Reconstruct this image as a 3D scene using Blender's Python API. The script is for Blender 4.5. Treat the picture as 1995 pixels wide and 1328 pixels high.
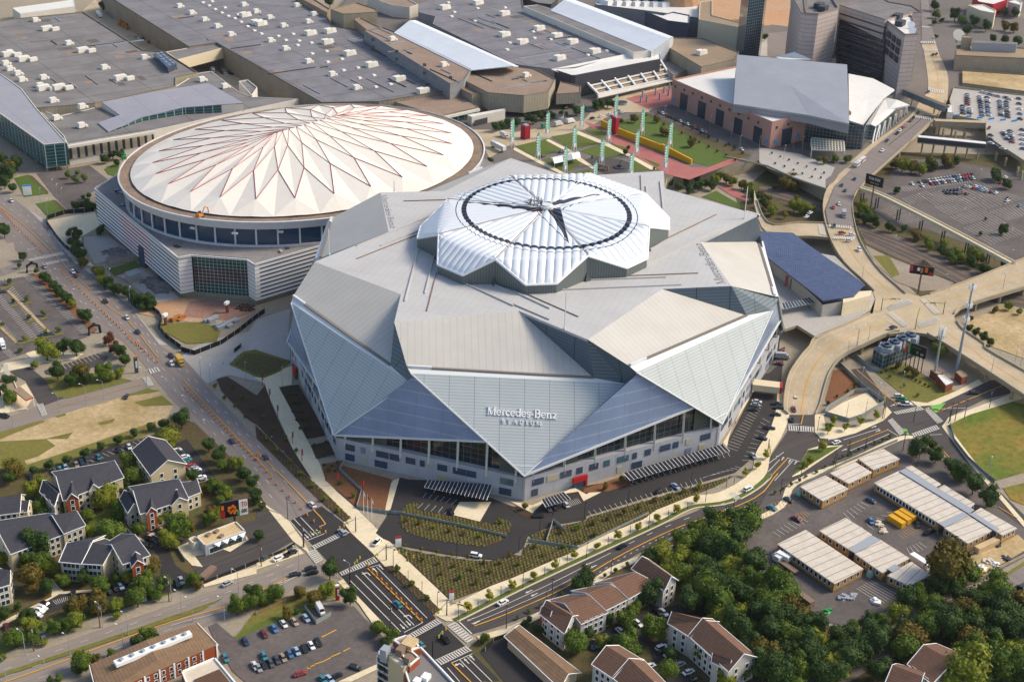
import bpy, bmesh, math, random
import numpy as np
from mathutils import Vector, Matrix
random.seed(7)
for o in list(bpy.data.objects): bpy.data.objects.remove(o)
S = bpy.context.scene
COL = S.collection

# ---------------------------------------------------------------- camera
F, CX, CY, CAMZ = 2771.0, 997.5, 664.0, 320.0
def _n(v): return v / np.linalg.norm(v)
_d = _n(np.array([800-CX, 6250-CY, F]))
_nn = np.array([-1200-CX, -840-CY, F]); _nn = _n(_nn - _d*_nn.dot(_d))
_e = np.cross(_d, _nn); _e = _e if _e[0] > 0 else -_e
RM = np.array([_e, _nn, -_d])
cam = bpy.data.cameras.new("camera"); cam.lens = 50.0; cam.sensor_width = 36; cam.clip_start = 5; cam.clip_end = 9000
camo = bpy.data.objects.new("camera", cam); COL.objects.link(camo); S.camera = camo
_r, _u, _b = RM @ np.array([1,0,0]), RM @ np.array([0,-1,0]), RM @ np.array([0,0,-1])
camo.matrix_world = Matrix(((_r[0],_u[0],_b[0],0),(_r[1],_u[1],_b[1],0),(_r[2],_u[2],_b[2],CAMZ),(0,0,0,1)))

# ---------------------------------------------------------------- light
SUN_AZ, SUN_EL = math.radians(112), math.radians(40)     # azimuth clockwise from +Y
W = bpy.data.worlds.new("World"); S.world = W; W.use_nodes = True
nt = W.node_tree; sk = nt.nodes.new("ShaderNodeTexSky"); sk.sky_type = 'NISHITA'; sk.sun_disc = False
sk.sun_elevation = SUN_EL; sk.sun_rotation = SUN_AZ; sk.dust_density = 2.0; sk.air_density = 1.0
nt.links.new(sk.outputs[0], nt.nodes["Background"].inputs[0]); nt.nodes["Background"].inputs[1].default_value = 0.15
sl = bpy.data.lights.new("sun", 'SUN'); sl.energy = 2.9; sl.angle = math.radians(17); sl.color = (1.0, 0.86, 0.66)
so = bpy.data.objects.new("sun", sl); COL.objects.link(so)
so.location = (400, 400, 800)
sd = Vector((math.sin(SUN_AZ)*math.cos(SUN_EL), math.cos(SUN_AZ)*math.cos(SUN_EL), math.sin(SUN_EL)))
so.rotation_euler = sd.to_track_quat('Z', 'Y').to_euler()
S.view_settings.view_transform = 'Standard'; S.view_settings.look = 'None'
S.view_settings.exposure = 0.32; S.view_settings.gamma = 1.0
S.render.engine = 'CYCLES'
try:
    S.cycles.use_denoising = True; S.cycles.max_bounces = 5; S.cycles.diffuse_bounces = 3; S.cycles.transparent_max_bounces = 4
except Exception: pass

# ---------------------------------------------------------------- geometry of the place
OFF = {'a0':(0,0),'a1':(500,0),'a2':(1000,0),'a3':(1495,0),'b0':(0,330),'b1':(500,330),'b2':(1000,330),'b3':(1495,330),
       'c0':(0,660),'c1':(500,660),'c2':(1000,660),'c3':(1495,660),'d0':(0,978),'d1':(500,978),'d2':(1000,978),'d3':(1495,978)}
def px(s):
    "survey marks: numbers read from a map tile (tile name first), turned to plain picture marks"
    out, o, k = [], (0, 0), 1.0
    for t in s.split():
        if t in OFF: o, k = OFF[t], 3.794
        elif t == 'r': o, k = (0, 0), 1.0
        else:
            x, y = t.split(','); out.append((o[0]+float(x)/k, o[1]+float(y)/k))
    return out
def ray(x, y): return RM @ np.array([x-CX, y-CY, F])
def U(x, y, z=0.0):
    d = ray(x, y); t = (z-CAMZ)/d[2]
    return Vector((d[0]*t, d[1]*t, z))
def UP(x, y, p0, n):
    "sight line meets the plane through p0 with normal n"
    d = Vector(ray(x, y)); o = Vector((0, 0, CAMZ)); t = (Vector(p0)-o).dot(n)/d.dot(n)
    return o + d*t
def UV(s, z=0.0): return [U(x, y, z) for x, y in px(s)]
def PJ(p):
    c = RM.T @ (np.array(p) - np.array([0, 0, CAMZ])); return CX+F*c[0]/c[2], CY+F*c[1]/c[2]
def zof(b, ytop):
    lo, hi = 0.0, 300.0
    for _ in range(40):
        m = (lo+hi)/2
        if PJ((b[0], b[1], m))[1] > ytop: lo = m
        else: hi = m
    return lo
def V2(a, b): return (Vector(b)-Vector(a)).to_2d()
def lerp(a, b, t): return a + (b-a)*t
ORD = ['first','second','third','fourth','fifth','sixth','seventh','eighth','ninth','tenth','eleventh','twelfth','thirteenth','fourteenth','fifteenth','sixteenth','seventeenth','eighteenth','nineteenth','twentieth']
ORD += ['twenty-'+x for x in ORD[:9]] + ['thirtieth'] + ['thirty-'+x for x in ORD[:9]] + ['fortieth'] + ['forty-'+x for x in ORD[:9]] + ['fiftieth'] + ['fifty-'+x for x in ORD[:9]] + ['sixtieth'] + ['sixty-'+x for x in ORD[:9]]

# ---------------------------------------------------------------- materials
MATS = {}
def lin(h):
    h = h.lstrip('#'); c = [int(h[i:i+2], 16)/255 for i in (0, 2, 4)]
    return tuple(((x+0.055)/1.055)**2.4 if x > 0.04045 else x/12.92 for x in c)
class NT:
    def __init__(s, m):
        s.t = m.node_tree; s.n = s.t.nodes; s.b = s.n["Principled BSDF"]
    def node(s, typ, **kw):
        n = s.n.new(typ)
        for k, v in kw.items(): setattr(n, k, v)
        return n
    def link(s, a, b): s.t.links.new(a, b)
    def math(s, op, a, b=None, c=None):
        n = s.n.new("ShaderNodeMath"); n.operation = op
        for i, v in enumerate((a, b, c)):
            if v is None: continue
            if isinstance(v, (int, float)): n.inputs[i].default_value = v
            else: s.link(v, n.inputs[i])
        return n.outputs[0]
    def mix(s, f, a, b, mode='MIX'):
        n = s.n.new("ShaderNodeMix"); n.data_type = 'RGBA'; n.blend_type = mode
        for i, v in ((0, f), (6, a), (7, b)):
            if isinstance(v, (int, float)): n.inputs[i].default_value = v
            elif isinstance(v, tuple): n.inputs[i].default_value = (*v, 1) if len(v) == 3 else v
            else: s.link(v, n.inputs[i])
        return n.outputs[2]
    def noise(s, vec, scale, detail=4, rough=0.6):
        n = s.n.new("ShaderNodeTexNoise"); n.inputs['Scale'].default_value = scale
        n.inputs['Detail'].default_value = detail; n.inputs['Roughness'].default_value = rough
        if vec is not None: s.link(vec, n.inputs['Vector'])
        return n.outputs['Fac']
    def ramp(s, f, a, b):
        n = s.n.new("ShaderNodeMapRange"); n.inputs[1].default_value = a; n.inputs[2].default_value = b
        s.link(f, n.inputs[0]); return n.outputs[0]
def mat(name, col, rough=0.8, col2=None, sc=0.05, amt=1.0, fine=0.0, fsc=1.2, metal=0.0, spec=0.3, stretch=None, bump=0.0, coat=0.0, bias=0.0):
    "a worn surface: base colour, a second colour in noise patches, fine grain"
    if name in MATS: return MATS[name]
    m = bpy.data.materials.new(name); m.use_nodes = True; k = NT(m); MATS[name] = m
    c1 = lin(col) if isinstance(col, str) else col
    k.b.inputs['Roughness'].default_value = rough; k.b.inputs['Metallic'].default_value = metal
    k.b.inputs['Specular IOR Level'].default_value = spec
    if coat: k.b.inputs['Coat Weight'].default_value = coat
    geo = k.node("ShaderNodeNewGeometry").outputs['Position']
    if stretch:
        mp = k.node("ShaderNodeMapping"); mp.inputs['Rotation'].default_value = (0, 0, stretch[0]); mp.inputs['Scale'].default_value = (stretch[1], stretch[2], 1)
        k.link(geo, mp.inputs[0]); geo2 = mp.outputs[0]
    else: geo2 = geo
    out = c1
    if col2:
        c2 = lin(col2) if isinstance(col2, str) else col2
        f = k.ramp(k.noise(geo2, sc, 6, .65), 0.5+bias-0.22/amt, 0.5+bias+0.22/amt)
        out = k.mix(f, c1, c2)
    if fine:
        g = k.ramp(k.noise(geo2, fsc, 3, 0.7), 0.3, 0.7)
        v = k.math('ADD', k.math('MULTIPLY', g, 2*fine), 1-fine)
        vm = k.node("ShaderNodeVectorMath", operation='SCALE')
        if isinstance(out, tuple):
            vm.inputs[0].default_value = out
        else: k.link(out, vm.inputs[0])
        k.link(v, vm.inputs['Scale']); out = vm.outputs[0]
    if isinstance(out, tuple): k.b.inputs['Base Color'].default_value = (*out, 1)
    else: k.link(out, k.b.inputs['Base Color'])
    if bump:
        bp = k.node("ShaderNodeBump"); bp.inputs['Strength'].default_value = bump; bp.inputs['Distance'].default_value = 0.2
        k.link(k.noise(geo, 0.9, 4, 0.7), bp.inputs['Height']); k.link(bp.outputs[0], k.b.inputs['Normal'])
    return m
def stripes(name, base, line, pu, wu, pv=None, wv=0.0, line2=None, rough=0.6, metal=0.0, noise=0.12, nsc=0.08, spec=0.3):
    "panelled surface: lines every pu metres (UV y), seams every pv metres (UV x)"
    if name in MATS: return MATS[name]
    m = bpy.data.materials.new(name); m.use_nodes = True; k = NT(m); MATS[name] = m
    k.b.inputs['Roughness'].default_value = rough; k.b.inputs['Metallic'].default_value = metal; k.b.inputs['Specular IOR Level'].default_value = spec
    uv = k.node("ShaderNodeUVMap").outputs[0]; sx = k.node("ShaderNodeSeparateXYZ"); k.link(uv, sx.inputs[0])
    f = k.math('LESS_THAN', k.math('FRACT', k.math('DIVIDE', sx.outputs[1], pu)), wu/pu)
    sc1 = lin(line); out = k.mix(f, lin(base), sc1)
    if pv:
        g = k.math('LESS_THAN', k.math('FRACT', k.math('DIVIDE', sx.outputs[0], pv)), wv/pv)
        out = k.mix(g, out, lin(line2 or line))
    geo = k.node("ShaderNodeNewGeometry").outputs['Position']
    if noise:
        v = k.math('ADD', k.math('MULTIPLY', k.ramp(k.noise(geo, nsc, 6, 0.65), 0.3, 0.7), 2*noise), 1-noise)
        vm = k.node("ShaderNodeVectorMath", operation='SCALE'); k.link(out, vm.inputs[0]); k.link(v, vm.inputs['Scale']); out = vm.outputs[0]
    k.link(out, k.b.inputs['Base Color']); return m
def objcolor(name, rough=0.35, coat=0.3, spec=0.5):
    m = bpy.data.materials.new(name); m.use_nodes = True; k = NT(m)
    oi = k.node("ShaderNodeObjectInfo"); k.link(oi.outputs['Color'], k.b.inputs['Base Color'])
    k.b.inputs['Roughness'].default_value = rough; k.b.inputs['Coat Weight'].default_value = coat; k.b.inputs['Specular IOR Level'].default_value = spec
    MATS[name] = m; return m
def glass(name, col, rough=0.12, spec=0.8):
    return mat(name, col, rough, None, spec=spec)

# ---------------------------------------------------------------- mesh building
class MB:
    def __init__(s): s.v, s.f, s.m, s.uv = [], [], [], {}
    def face(s, pts, mi=0, uv=None):
        i = len(s.v); s.v += [Vector(p) for p in pts]; s.f.append(list(range(i, i+len(pts)))); s.m.append(mi)
        if uv: s.uv[len(s.f)-1] = uv
        return s
    def wall(s, a, b, z0, z1, mi=0):
        "upright rectangle from a to b (seen from its right-hand side), UV in metres"
        a, b = Vector(a), Vector(b); L = (b-a).to_2d().length
        za0 = z0; return s.face([(a.x,a.y,z0),(b.x,b.y,z0),(b.x,b.y,z1),(a.x,a.y,z1)], mi, [(0,z0),(L,z0),(L,z1),(0,z1)])
    def prism(s, pts, z0, z1, top=True, bot=False, mi=0, mt=None, sides=True):
        P = [Vector((p[0], p[1], 0)) for p in pts]
        ar = sum(P[i].x*P[(i+1)%len(P)].y - P[(i+1)%len(P)].x*P[i].y for i in range(len(P)))
        if ar < 0: P.reverse()
        if sides:
            for i in range(len(P)): s.wall(P[i], P[(i+1)%len(P)], z0, z1, mi)
        if top: s.face([(p.x,p.y,z1) for p in P], mi if mt is None else mt, [(p.x,p.y) for p in P])
        if bot: s.face([(p.x,p.y,z0) for p in reversed(P)], mi, [(p.x,p.y) for p in P])
        return s
    def box(s, c, lx, ly, z0, z1, rot=0.0, mi=0, mt=None, bot=True):
        ca, sa = math.cos(rot), math.sin(rot)
        q = [(c[0]+x*ca-y*sa, c[1]+x*sa+y*ca) for x, y in ((-lx/2,-ly/2),(lx/2,-ly/2),(lx/2,ly/2),(-lx/2,ly/2))]
        return s.prism(q, z0, z1, True, bot, mi, mt)
    def frus(s, c, lx, ly, z0, z1, k, rot=0.0, mi=0, sh=(0, 0)):
        ca, sa = math.cos(rot), math.sin(rot)
        f = lambda x, y, z: (c[0]+x*ca-y*sa, c[1]+x*sa+y*ca, z)
        A = [f(x*lx/2, y*ly/2, z0) for x, y in ((-1,-1),(1,-1),(1,1),(-1,1))]
        B = [f(x*lx/2*k+sh[0], y*ly/2*k+sh[1], z1) for x, y in ((-1,-1),(1,-1),(1,1),(-1,1))]
        for i in range(4): s.face([A[i], A[(i+1)%4], B[(i+1)%4], B[i]], mi)
        s.face(B, mi); return s
    def tube(s, path, r, n=6, mi=0, cap=True, r2=None):
        path = [Vector(p) for p in path]; rings = []
        for i, p in enumerate(path):
            d = (path[min(i+1, len(path)-1)] - path[max(i-1, 0)]).normalized()
            a = d.cross(Vector((0,0,1))) if abs(d.z) < 0.95 else d.cross(Vector((1,0,0)))
            a.normalize(); b = d.cross(a); rr = r if r2 is None else lerp(r, r2, i/(len(path)-1))
            base = len(s.v); s.v += [p + a*(rr*math.cos(t*2*math.pi/n)) + b*(rr*math.sin(t*2*math.pi/n)) for t in range(n)]
            rings.append(base)
        for i in range(len(rings)-1):
            for t in range(n):
                u = (t+1) % n; s.f.append([rings[i]+t, rings[i+1]+t, rings[i+1]+u, rings[i]+u][::-1]); s.m.append(mi)
        if cap:
            s.f.append([rings[0]+t for t in range(n)]); s.m.append(mi)
            s.f.append([rings[-1]+t for t in reversed(range(n))]); s.m.append(mi)
        return s
    def bar(s, a, b, w, h, mi=0):
        "a straight rail of width w and height h lying on a..b"
        a, b = Vector(a), Vector(b); d = (b-a); n = Vector((-d.y, d.x, 0)); n = n.normalized()*(w/2) if n.length > 1e-6 else Vector((w/2,0,0)); z = Vector((0,0,h))
        q = [a-n, b-n, b+n, a+n]; t = [p+z for p in q]
        for i in range(4): s.face([q[i], q[(i+1)%4], t[(i+1)%4], t[i]], mi)
        s.face(t, mi); s.face(q[::-1], mi); return s
    def build(s, name, mats, parent=None, link=True, smooth=False, loc=None, weld=False):
        o0 = Vector((0,0,0))
        if parent is not None:
            q = parent
            while q is not None: o0 = o0 + Vector(q.location); q = q.parent
        if loc is not None and parent is None: o0 = Vector(loc)
        me = bpy.data.meshes.new(name); me.from_pydata([tuple(p-o0) for p in s.v], [], s.f)
        mats = mats if isinstance(mats, (list, tuple)) else [mats]
        for m in mats: me.materials.append(MATS[m] if isinstance(m, str) else m)
        if len(mats) > 1: me.polygons.foreach_set('material_index', s.m)
        if s.uv:
            l = me.uv_layers.new(name="UVMap").data
            for fi, uv in s.uv.items():
                for li, c in zip(me.polygons[fi].loop_indices, uv): l[li].uv = c
        if weld or smooth:
            bm = bmesh.new(); bm.from_mesh(me); bmesh.ops.remove_doubles(bm, verts=bm.verts, dist=1e-4); bm.to_mesh(me); bm.free()
        if smooth: me.polygons.foreach_set('use_smooth', [True]*len(me.polygons))
        me.update()
        o = bpy.data.objects.new(name, me)
        if link: COL.objects.link(o)
        if parent is not None: o.parent = parent
        elif loc is not None: o.location = loc
        return o
def tag(o, label=None, cat=None, group=None, kind=None):
    if label: o['label'] = label
    if cat: o['category'] = cat
    if group: o['group'] = group
    if kind: o['kind'] = kind
    return o
def thing(name, label, cat, loc=(0,0,0), rz=0.0, group=None):
    o = bpy.data.objects.new(name, None); o.empty_display_size = 0.5; COL.objects.link(o)
    o.location = loc; o.rotation_euler = (0, 0, rz); return tag(o, label, cat, group)
def dup(root, loc, rz=0.0, label=None, group=None, sc=None, color=None):
    r = root.copy(); COL.objects.link(r); r.location = loc; r.rotation_euler = (0, 0, rz)
    if sc is not None: r.scale = sc if isinstance(sc, tuple) else (sc, sc, sc)
    if color: r.color = (*color, 1)
    if label: r['label'] = label
    if group: r['group'] = group
    for ch in list(root.children):
        c = ch.copy(); COL.objects.link(c); c.parent = r
        if color: c.color = (*color, 1)
        for g in ch.children:
            d = g.copy(); COL.objects.link(d); d.parent = c
            if color: d.color = (*color, 1)
    return r
def kill(root):
    for ch in list(root.children):
        for g in list(ch.children): bpy.data.objects.remove(g)
        bpy.data.objects.remove(ch)
    bpy.data.objects.remove(root)
def sheet(name, pts, m, z, kind='structure'):
    "a level surface; pts are world points; overlaps of its own outline are dissolved"
    from mathutils.geometry import delaunay_2d_cdt
    vs, es, fs, *_ = delaunay_2d_cdt([Vector((p[0], p[1])) for p in pts], [], [list(range(len(pts)))], 1, 1e-3)
    mb = MB(); mb.v = [Vector((v.x, v.y, z)) for v in vs]; mb.f = [list(f) for f in fs]; mb.m = [0]*len(fs)
    for i, f in enumerate(mb.f):
        a, b, c = (mb.v[k] for k in f[:3])
        if (b-a).cross(c-a).z < 0: f.reverse()
        mb.uv[i] = [(mb.v[k].x, mb.v[k].y) for k in f]
    return tag(mb.build(name, m), kind=kind)
def smooth_path(P, n=6):
    P = [Vector(p) for p in P]; out = []
    for i in range(len(P)-1):
        p0, p1, p2, p3 = P[max(i-1,0)], P[i], P[i+1], P[min(i+2, len(P)-1)]
        for j in range(n):
            t = j/n; out.append(0.5*((2*p1)+(-p0+p2)*t+(2*p0-5*p1+4*p2-p3)*t*t+(-p0+3*p1-3*p2+p3)*t**3))
    return out + [P[-1]]
def offs(P, d):
    "path shifted d metres to its left"
    out = []
    for i, p in enumerate(P):
        t = (P[min(i+1,len(P)-1)]-P[max(i-1,0)]); n = Vector((-t.y, t.x, 0)).normalized(); out.append(p+n*d)
    return out
def ribbon(mb, P, w, dz=0.0, c=0.0, mi=0):
    L, R = offs(P, c+w/2), offs(P, c-w/2)
    for i in range(len(P)-1):
        mb.face([R[i]+Vector((0,0,dz)), R[i+1]+Vector((0,0,dz)), L[i+1]+Vector((0,0,dz)), L[i]+Vector((0,0,dz))], mi)
    return mb
def walk(P, step, start=0.0):
    "points and directions every step metres along a path"
    out = []; need = start
    for i in range(len(P)-1):
        d = P[i+1]-P[i]; L = d.length
        while need <= L and L > 0:
            out.append((P[i]+d*(need/L), d.normalized())); need += step
        need -= L
    return out
def dashes(mb, P, w, on, gap, dz, c=0.0, mi=0):
    Q = offs(P, c)
    for p, d in walk(Q, on+gap):
        n = Vector((-d.y, d.x, 0)).normalized()*(w/2); z = Vector((0,0,dz)); e = p+d*on
        mb.face([p-n+z, e-n+z, e+n+z, p+n+z], mi)
    return mb
# ================================================================ ground, roads, decks
mat('ground', '#a39684', .95, '#8c8573', .012, .8, .14, .5)
mat('asphalt_old', '#8c837d', .9, '#746c68', .45, .9, .10, .9, stretch=(.06, 1, .05)); mat('asphalt_street', '#968b80', .9, '#7d746c', .45, .9, .10, .9, stretch=(.1, .05, 1))
mat('asphalt_lot', '#6e6764', .9, '#544e4b', .06, 1.0, .16, .5)
mat('asphalt_new', '#2b292b', .85, '#3e3b3a', .03, .7, .10, .7)
mat('asphalt_mid', '#454140', .88, '#534e4b', .4, .9, .12, .6, stretch=(.12, .06, 1))
mat('concrete', '#e6d9bb', .85, '#d2c19c', .05, .8, .10, .7)
mat('concrete_grey', '#b4b0a9', .85, '#a19d97', .04, .8, .09, .7)
mat('deck_road', '#c6b496', .88, '#a39378', .05, .9, .12, .4)
mat('deck_side', '#a79c83', .9, '#91866f', .08, .8, .10, .5)
mat('dirt', '#c4ad88', .95, '#94804f', .045, 1.1, .2, .4)
mat('orange_dirt', '#bb8a62', .95, '#b59a7d', .02, .8, .14, .4)
mat('mulch', '#57432f', .95, '#3c3029', .1, .8, .2, 1.2)
mat('brown_dirt', '#83593a', .95, '#6e4a33', .06, .8, .15, .8)
mat('grass', '#5f6c2b', .95, '#515d28', .04, .8, .16, .8)
mat('lawn', '#566a29', .95, '#4b5d26', .05, .8, .14, .8)
mat('dry_grass', '#82753a', .95, '#5d652c', .025, .6, .18, .6)
mat('field_grass', '#5b6c22', .95, '#a5793f', .022, 1.2, .28, .3, bias=.08); mat('terrace', '#7c756f', .92, '#635d59', .012, .9, .14, .4)
mat('under_trees', '#46502a', .95, '#66503a', .06, .8, .25, .5)
mat('red_dirt', '#a07f70', .95, '#8a6459', .06, 1, .2, .5); mat('red_paving', '#b0706a', .9, '#9c5e58', .05, .8, .12, .8)
mat('gravel', '#a39685', .95, '#8c8172', .04, .8, .18, .8)
mat('ballast', '#75675c', .95, '#5f554d', .06, .8, .18, .8)
mat('paint_white', '#dedbd2', .7, '#bfbcb4', .4, .8); mat('paint_yellow', '#e0a53a', .7, '#c4913a', .3, .8); mat('paint_green', '#6fae4e', .7)
mat('kerb', '#c8bda6', .85); mat('steel_rail', '#6a5f58', .5, metal=.4); mat('barrier', '#b6ab93', .85, '#9d927c', .1, .8)
LV = 0.05; CNT = [0]
def GND(name, s, m, lv, z=0.0, kind='structure'):
    CNT[0] += 1; return sheet(name, UV(s, z), m, z+lv*LV+CNT[0]*.0002, kind)
def edge(pts, m=48):
    "resample an edge to m+1 points"
    P = [Vector(p) for p in pts]; L = [0]
    for a, b in zip(P[:-1], P[1:]): L.append(L[-1]+(b-a).length)
    out = []
    for i in range(m+1):
        t = L[-1]*i/m; j = max(k for k in range(len(L)) if L[k] <= t+1e-9); j = min(j, len(P)-2)
        out.append(lerp(P[j], P[j+1], (t-L[j])/max(1e-9, L[j+1]-L[j])))
    return out
class Road:
    def __init__(s, l, r, z=0.0, m=60): s.l, s.r = edge(smooth_path(UV(l, z), 4), m), edge(smooth_path(UV(r, z), 4), m)
    def at(s, f, i0=0.0, i1=1.0):
        n = len(s.l)-1; a, b = int(i0*n), int(i1*n); return [lerp(s.l[i], s.r[i], f) for i in range(a, b+1)]
    def surf(s, name, m, lv):
        mb = MB(); n = len(s.l)-1; z = Vector((0,0,lv*LV))
        for i in range(n): mb.face([s.l[i]+z, s.r[i]+z, s.r[i+1]+z, s.l[i+1]+z])
        o = mb.build(name, m)
        if o.data.polygons[0].normal.z < 0: o.data.flip_normals()
        return tag(o, kind='structure')
    def line(s, mb, f, w, lv, i0=0.0, i1=1.0): return ribbon(mb, s.at(f, i0, i1), w, lv*LV)
    def dash(s, mb, f, w, on, gap, lv, i0=0.0, i1=1.0): return dashes(mb, s.at(f, i0, i1), w, on, gap, lv*LV)
WM, YM = MB(), MB()      # white and yellow paint
def zebra(s, n, z=0.0, lv=6, on=.55, rails=True):
    "zebra crossing: corners a b c d, bars run a-d to b-c"
    a, b, c, d = UV(s, z); q = Vector((0,0,lv*LV))
    for i in range(n):
        t0, t1 = (i+.5-on/2)/n, (i+.5+on/2)/n
        WM.face([lerp(a,b,t0)+q, lerp(a,b,t1)+q, lerp(d,c,t1)+q, lerp(d,c,t0)+q])
    if rails:
        for p, r in ((a,b),(d,c)): ribbon(WM, [p, r], .3, lv*LV)
def wl(s, w=.3, z=0.0, lv=6, mb=None): ribbon(mb or WM, UV(s, z), w, lv*LV)
def arrow(x, y, dx, dy, z=0.0, L=3.4, lv=6, turn=0):
    "lane arrow pointing along picture direction dx,dy"
    p = U(x, y, z); d = (U(x+dx, y+dy, z)-p).normalized(); n = Vector((-d.y, d.x, 0)); q = Vector((0,0,lv*LV)); 
    WM.face([p-n*.2+q, p+d*L*.6-n*.2+q, p+d*L*.6+n*.2+q, p+n*.2+q]); e = p+d*L*.6
    if turn: 
        f = n*turn; WM.face([e+q+d*.0, e+f*1.2+q, e+f*1.2+d*.5+q, e+d*.5+q]); e2 = e+f*1.2+d*.25
        WM.face([e2-d*.7+q*1.2, e2+f*1.1+q*1.2, e2+d*.7+q*1.2])
    else: WM.face([e-n*.6+q, e+d*1.4+q, e+n*.6+q])
def stalls(s, n, w=.16, z=0.0, lv=6, mb=None):
    "parking bay lines between edge a-b and edge d-c"
    a, b, c, d = UV(s, z)
    for i in range(n+1): ribbon(mb or WM, [lerp(a,b,i/n), lerp(d,c,i/n)], w, lv*LV)
tag(MB().face([(-2500,-600,-.05),(4500,-600,-.05),(4500,4500,-.05),(-2500,4500,-.05)]).build('ground', 'ground'), kind='structure')

# ---- Northside: the big road from bottom centre to upper left
NS = Road('b0 -120,385 0,490 120,600 290,760 r 184,638 240,665 327,768 377,823 c1 90,1250 d1 240,140 430,330 640,560 760,720 860,880 1080,1080 1330,1340 1420,1450',
          'b0 -60,105 0,150 200,290 340,420 560,640 960,1010 r 311,672 350,694 398,747 500,852 626,979 668,1017 724,1075 753,1107 850,1205 d1 1560,1080 1800,1300 1920,1430')
NS.surf('road', 'asphalt_old', 1)
GND('road_resurfaced', 'd1 240,140 480,30 640,150 850,370 960,490 1330,860 1560,1080 1800,1320 1330,1340 1080,1080 860,880 760,720 640,560 430,330', 'asphalt_new', 2)
OLD, NEW = (0, .735), (.78, 1.0)
for f in (.22, .40): NS.dash(WM, f, .22, 3.2, 8.5, 6, .02, .72)
for f in (.72, .86): NS.dash(WM, f, .22, 3.2, 8.5, 6, .02, .72)
NS.line(YM, .60, .35, 6, .02, .30); NS.line(YM, .60, .35, 6, .33, .47); NS.line(YM, .60, .35, 6, .52, .70)
wl('c1 0,835 240,1070 480,1328 d1 510,165', .45, mb=YM)
for s in ('d1 245,140 365,280','d1 275,125 405,260','d1 325,115 450,245','d1 690,580 1065,960','d1 730,540 1120,930','d1 778,520 1165,912','d1 885,480 1260,860','d1 365,290 500,235','d1 835,485 915,462','d1 1090,965 1230,890','d1 460,185 510,165',
    'd1 1555,1145 1740,1328','d1 1500,1165 1660,1328','d1 1410,1225 1500,1328','d1 1440,1190 1595,1122'): wl(s)
wl('d1 820,490 1225,890', .45, mb=YM); wl('d1 1440,1190 1580,1328 1600,1350', .45, mb=YM)
zebra('d1 405,330 660,205 690,225 425,350', 16); zebra('d1 610,525 870,405 900,440 625,545', 16); zebra('d1 1120,985 1335,862 1370,890 1150,1010', 14)
zebra('d1 1465,885 1610,1015 1560,1045 1405,910', 9)
zebra('d1 1320,1170 1550,1065 1590,1095 1360,1205', 13); zebra('d1 430,350 490,430 440,460 370,370', 7)
zebra('b0 200,670 460,612 480,630 225,680', 15); zebra('b0 330,695 490,660 510,675 350,710', 10)
zebra('c0 1090,225 1170,215 1190,240 1110,262', 4); zebra('c0 1050,290 1100,280 1140,345 1090,355', 5, rails=False); wl('c0 1065,240 1160,210'); wl('b0 200,600 285,578'); wl('b0 480,725 548,712')
for x, y, t in ((355,240,0),(395,220,0),(440,205,0)): q = px('d1 %d,%d' % (x, y))[0]; arrow(q[0], q[1], 10, 10)
for x, y in ((890,520),(935,500),(1060,905),(1105,880),(1570,1195),(1610,1170)):
    q = px('d1 %d,%d' % (x, y))[0]; sgn = 1 if x in (1060,1105) else -1; arrow(q[0], q[1], 10*sgn, 10*sgn)
for x, y, t in ((840,545,1),(1150,860,1),(1530,1220,1)): q = px('d1 %d,%d' % (x, y))[0]; arrow(q[0], q[1], -10, -10, turn=t)
# ---- side streets
SB = Road('d0 -200,1275 0,1200 1000,850 1897,540 d1 350,380', 'd0 -100,1480 320,1345 1250,990 1680,880 1897,800 d1 430,560 640,575'); SB.surf('street', 'asphalt_street', 1)
for f in (.2, .42): SB.dash(WM, f, .2, 3, 6, 6, 0, .93)
SB.dash(WM, .8, .2, 3, 6, 6, 0, .5); SB.line(WM, .68, .22, 6, .5, .95); wl('d1 160,605 330,535'); SB.line(YM, .56, .5, 5, 0, .9)
GND('median', 'd0 -100,1330 700,1070 1500,800 1660,705 1600,730 700,1040 -100,1300', 'dry_grass', 7)
SC_ = Road('c0 -200,660 0,600 270,500 480,440 1060,290', 'c0 -200,760 0,695 590,510 1120,360'); SC_.surf('street', 'asphalt_street', 1); SC_.line(YM, .5, .3, 6, .45, .97)
GND('street', 'c0 75,240 215,205 320,290 470,440 310,500 285,480 190,310 110,270', 'asphalt_mid', 2); zebra('c0 270,490 320,480 350,560 310,575', 5); zebra('c0 20,190 60,190 75,270 35,275', 6)
GND('street', 'b0 0,725 190,640 340,690 160,740 0,790', 'asphalt_old', 2)
GND('sidewalk', 'c0 0,250 30,180 230,145 190,110 c0 240,60 300,100 620,110 560,150 320,180 180,215 70,235', 'concrete', 2)
MK = Road('d1 1480,880 d2 0,680 450,470 1000,210 1480,0 c3 0,910 110,740', 'd1 1590,975 d2 0,880 440,690 870,410 1320,190 c2 1897,1210 c3 160,1020 380,800'); MK.surf('road', 'asphalt_mid', 1)
MK.line(WM, .25, .25, 6, .03, .38); MK.dash(WM, .25, .25, 3, 7, 6, .42, .8); MK.line(YM, .62, .45, 6, .03, .85); MK.line(WM, .45, .22, 6, .03, .3); MK.dash(WM, .8, .25, 1.2, 2.4, 6, .3, .7)
wl('d1 1490,880 1590,975', .5)
for s, t in (('d1 1610,857',0),('d1 1650,880',0),('d2 140,652',0),('d2 180,675',0),('d2 580,447',0),('d2 615,468',0)):
    q = px(s)[0]; arrow(q[0], q[1], -10, 4.5, turn=t)
for s in ('d2 1180,245','d2 1215,265','d2 1545,65'): q = px(s)[0]; arrow(q[0], q[1], 10, -4.5)
zebra('c2 1590,1150 1635,1135 1690,1185 1650,1200', 5)
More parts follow.
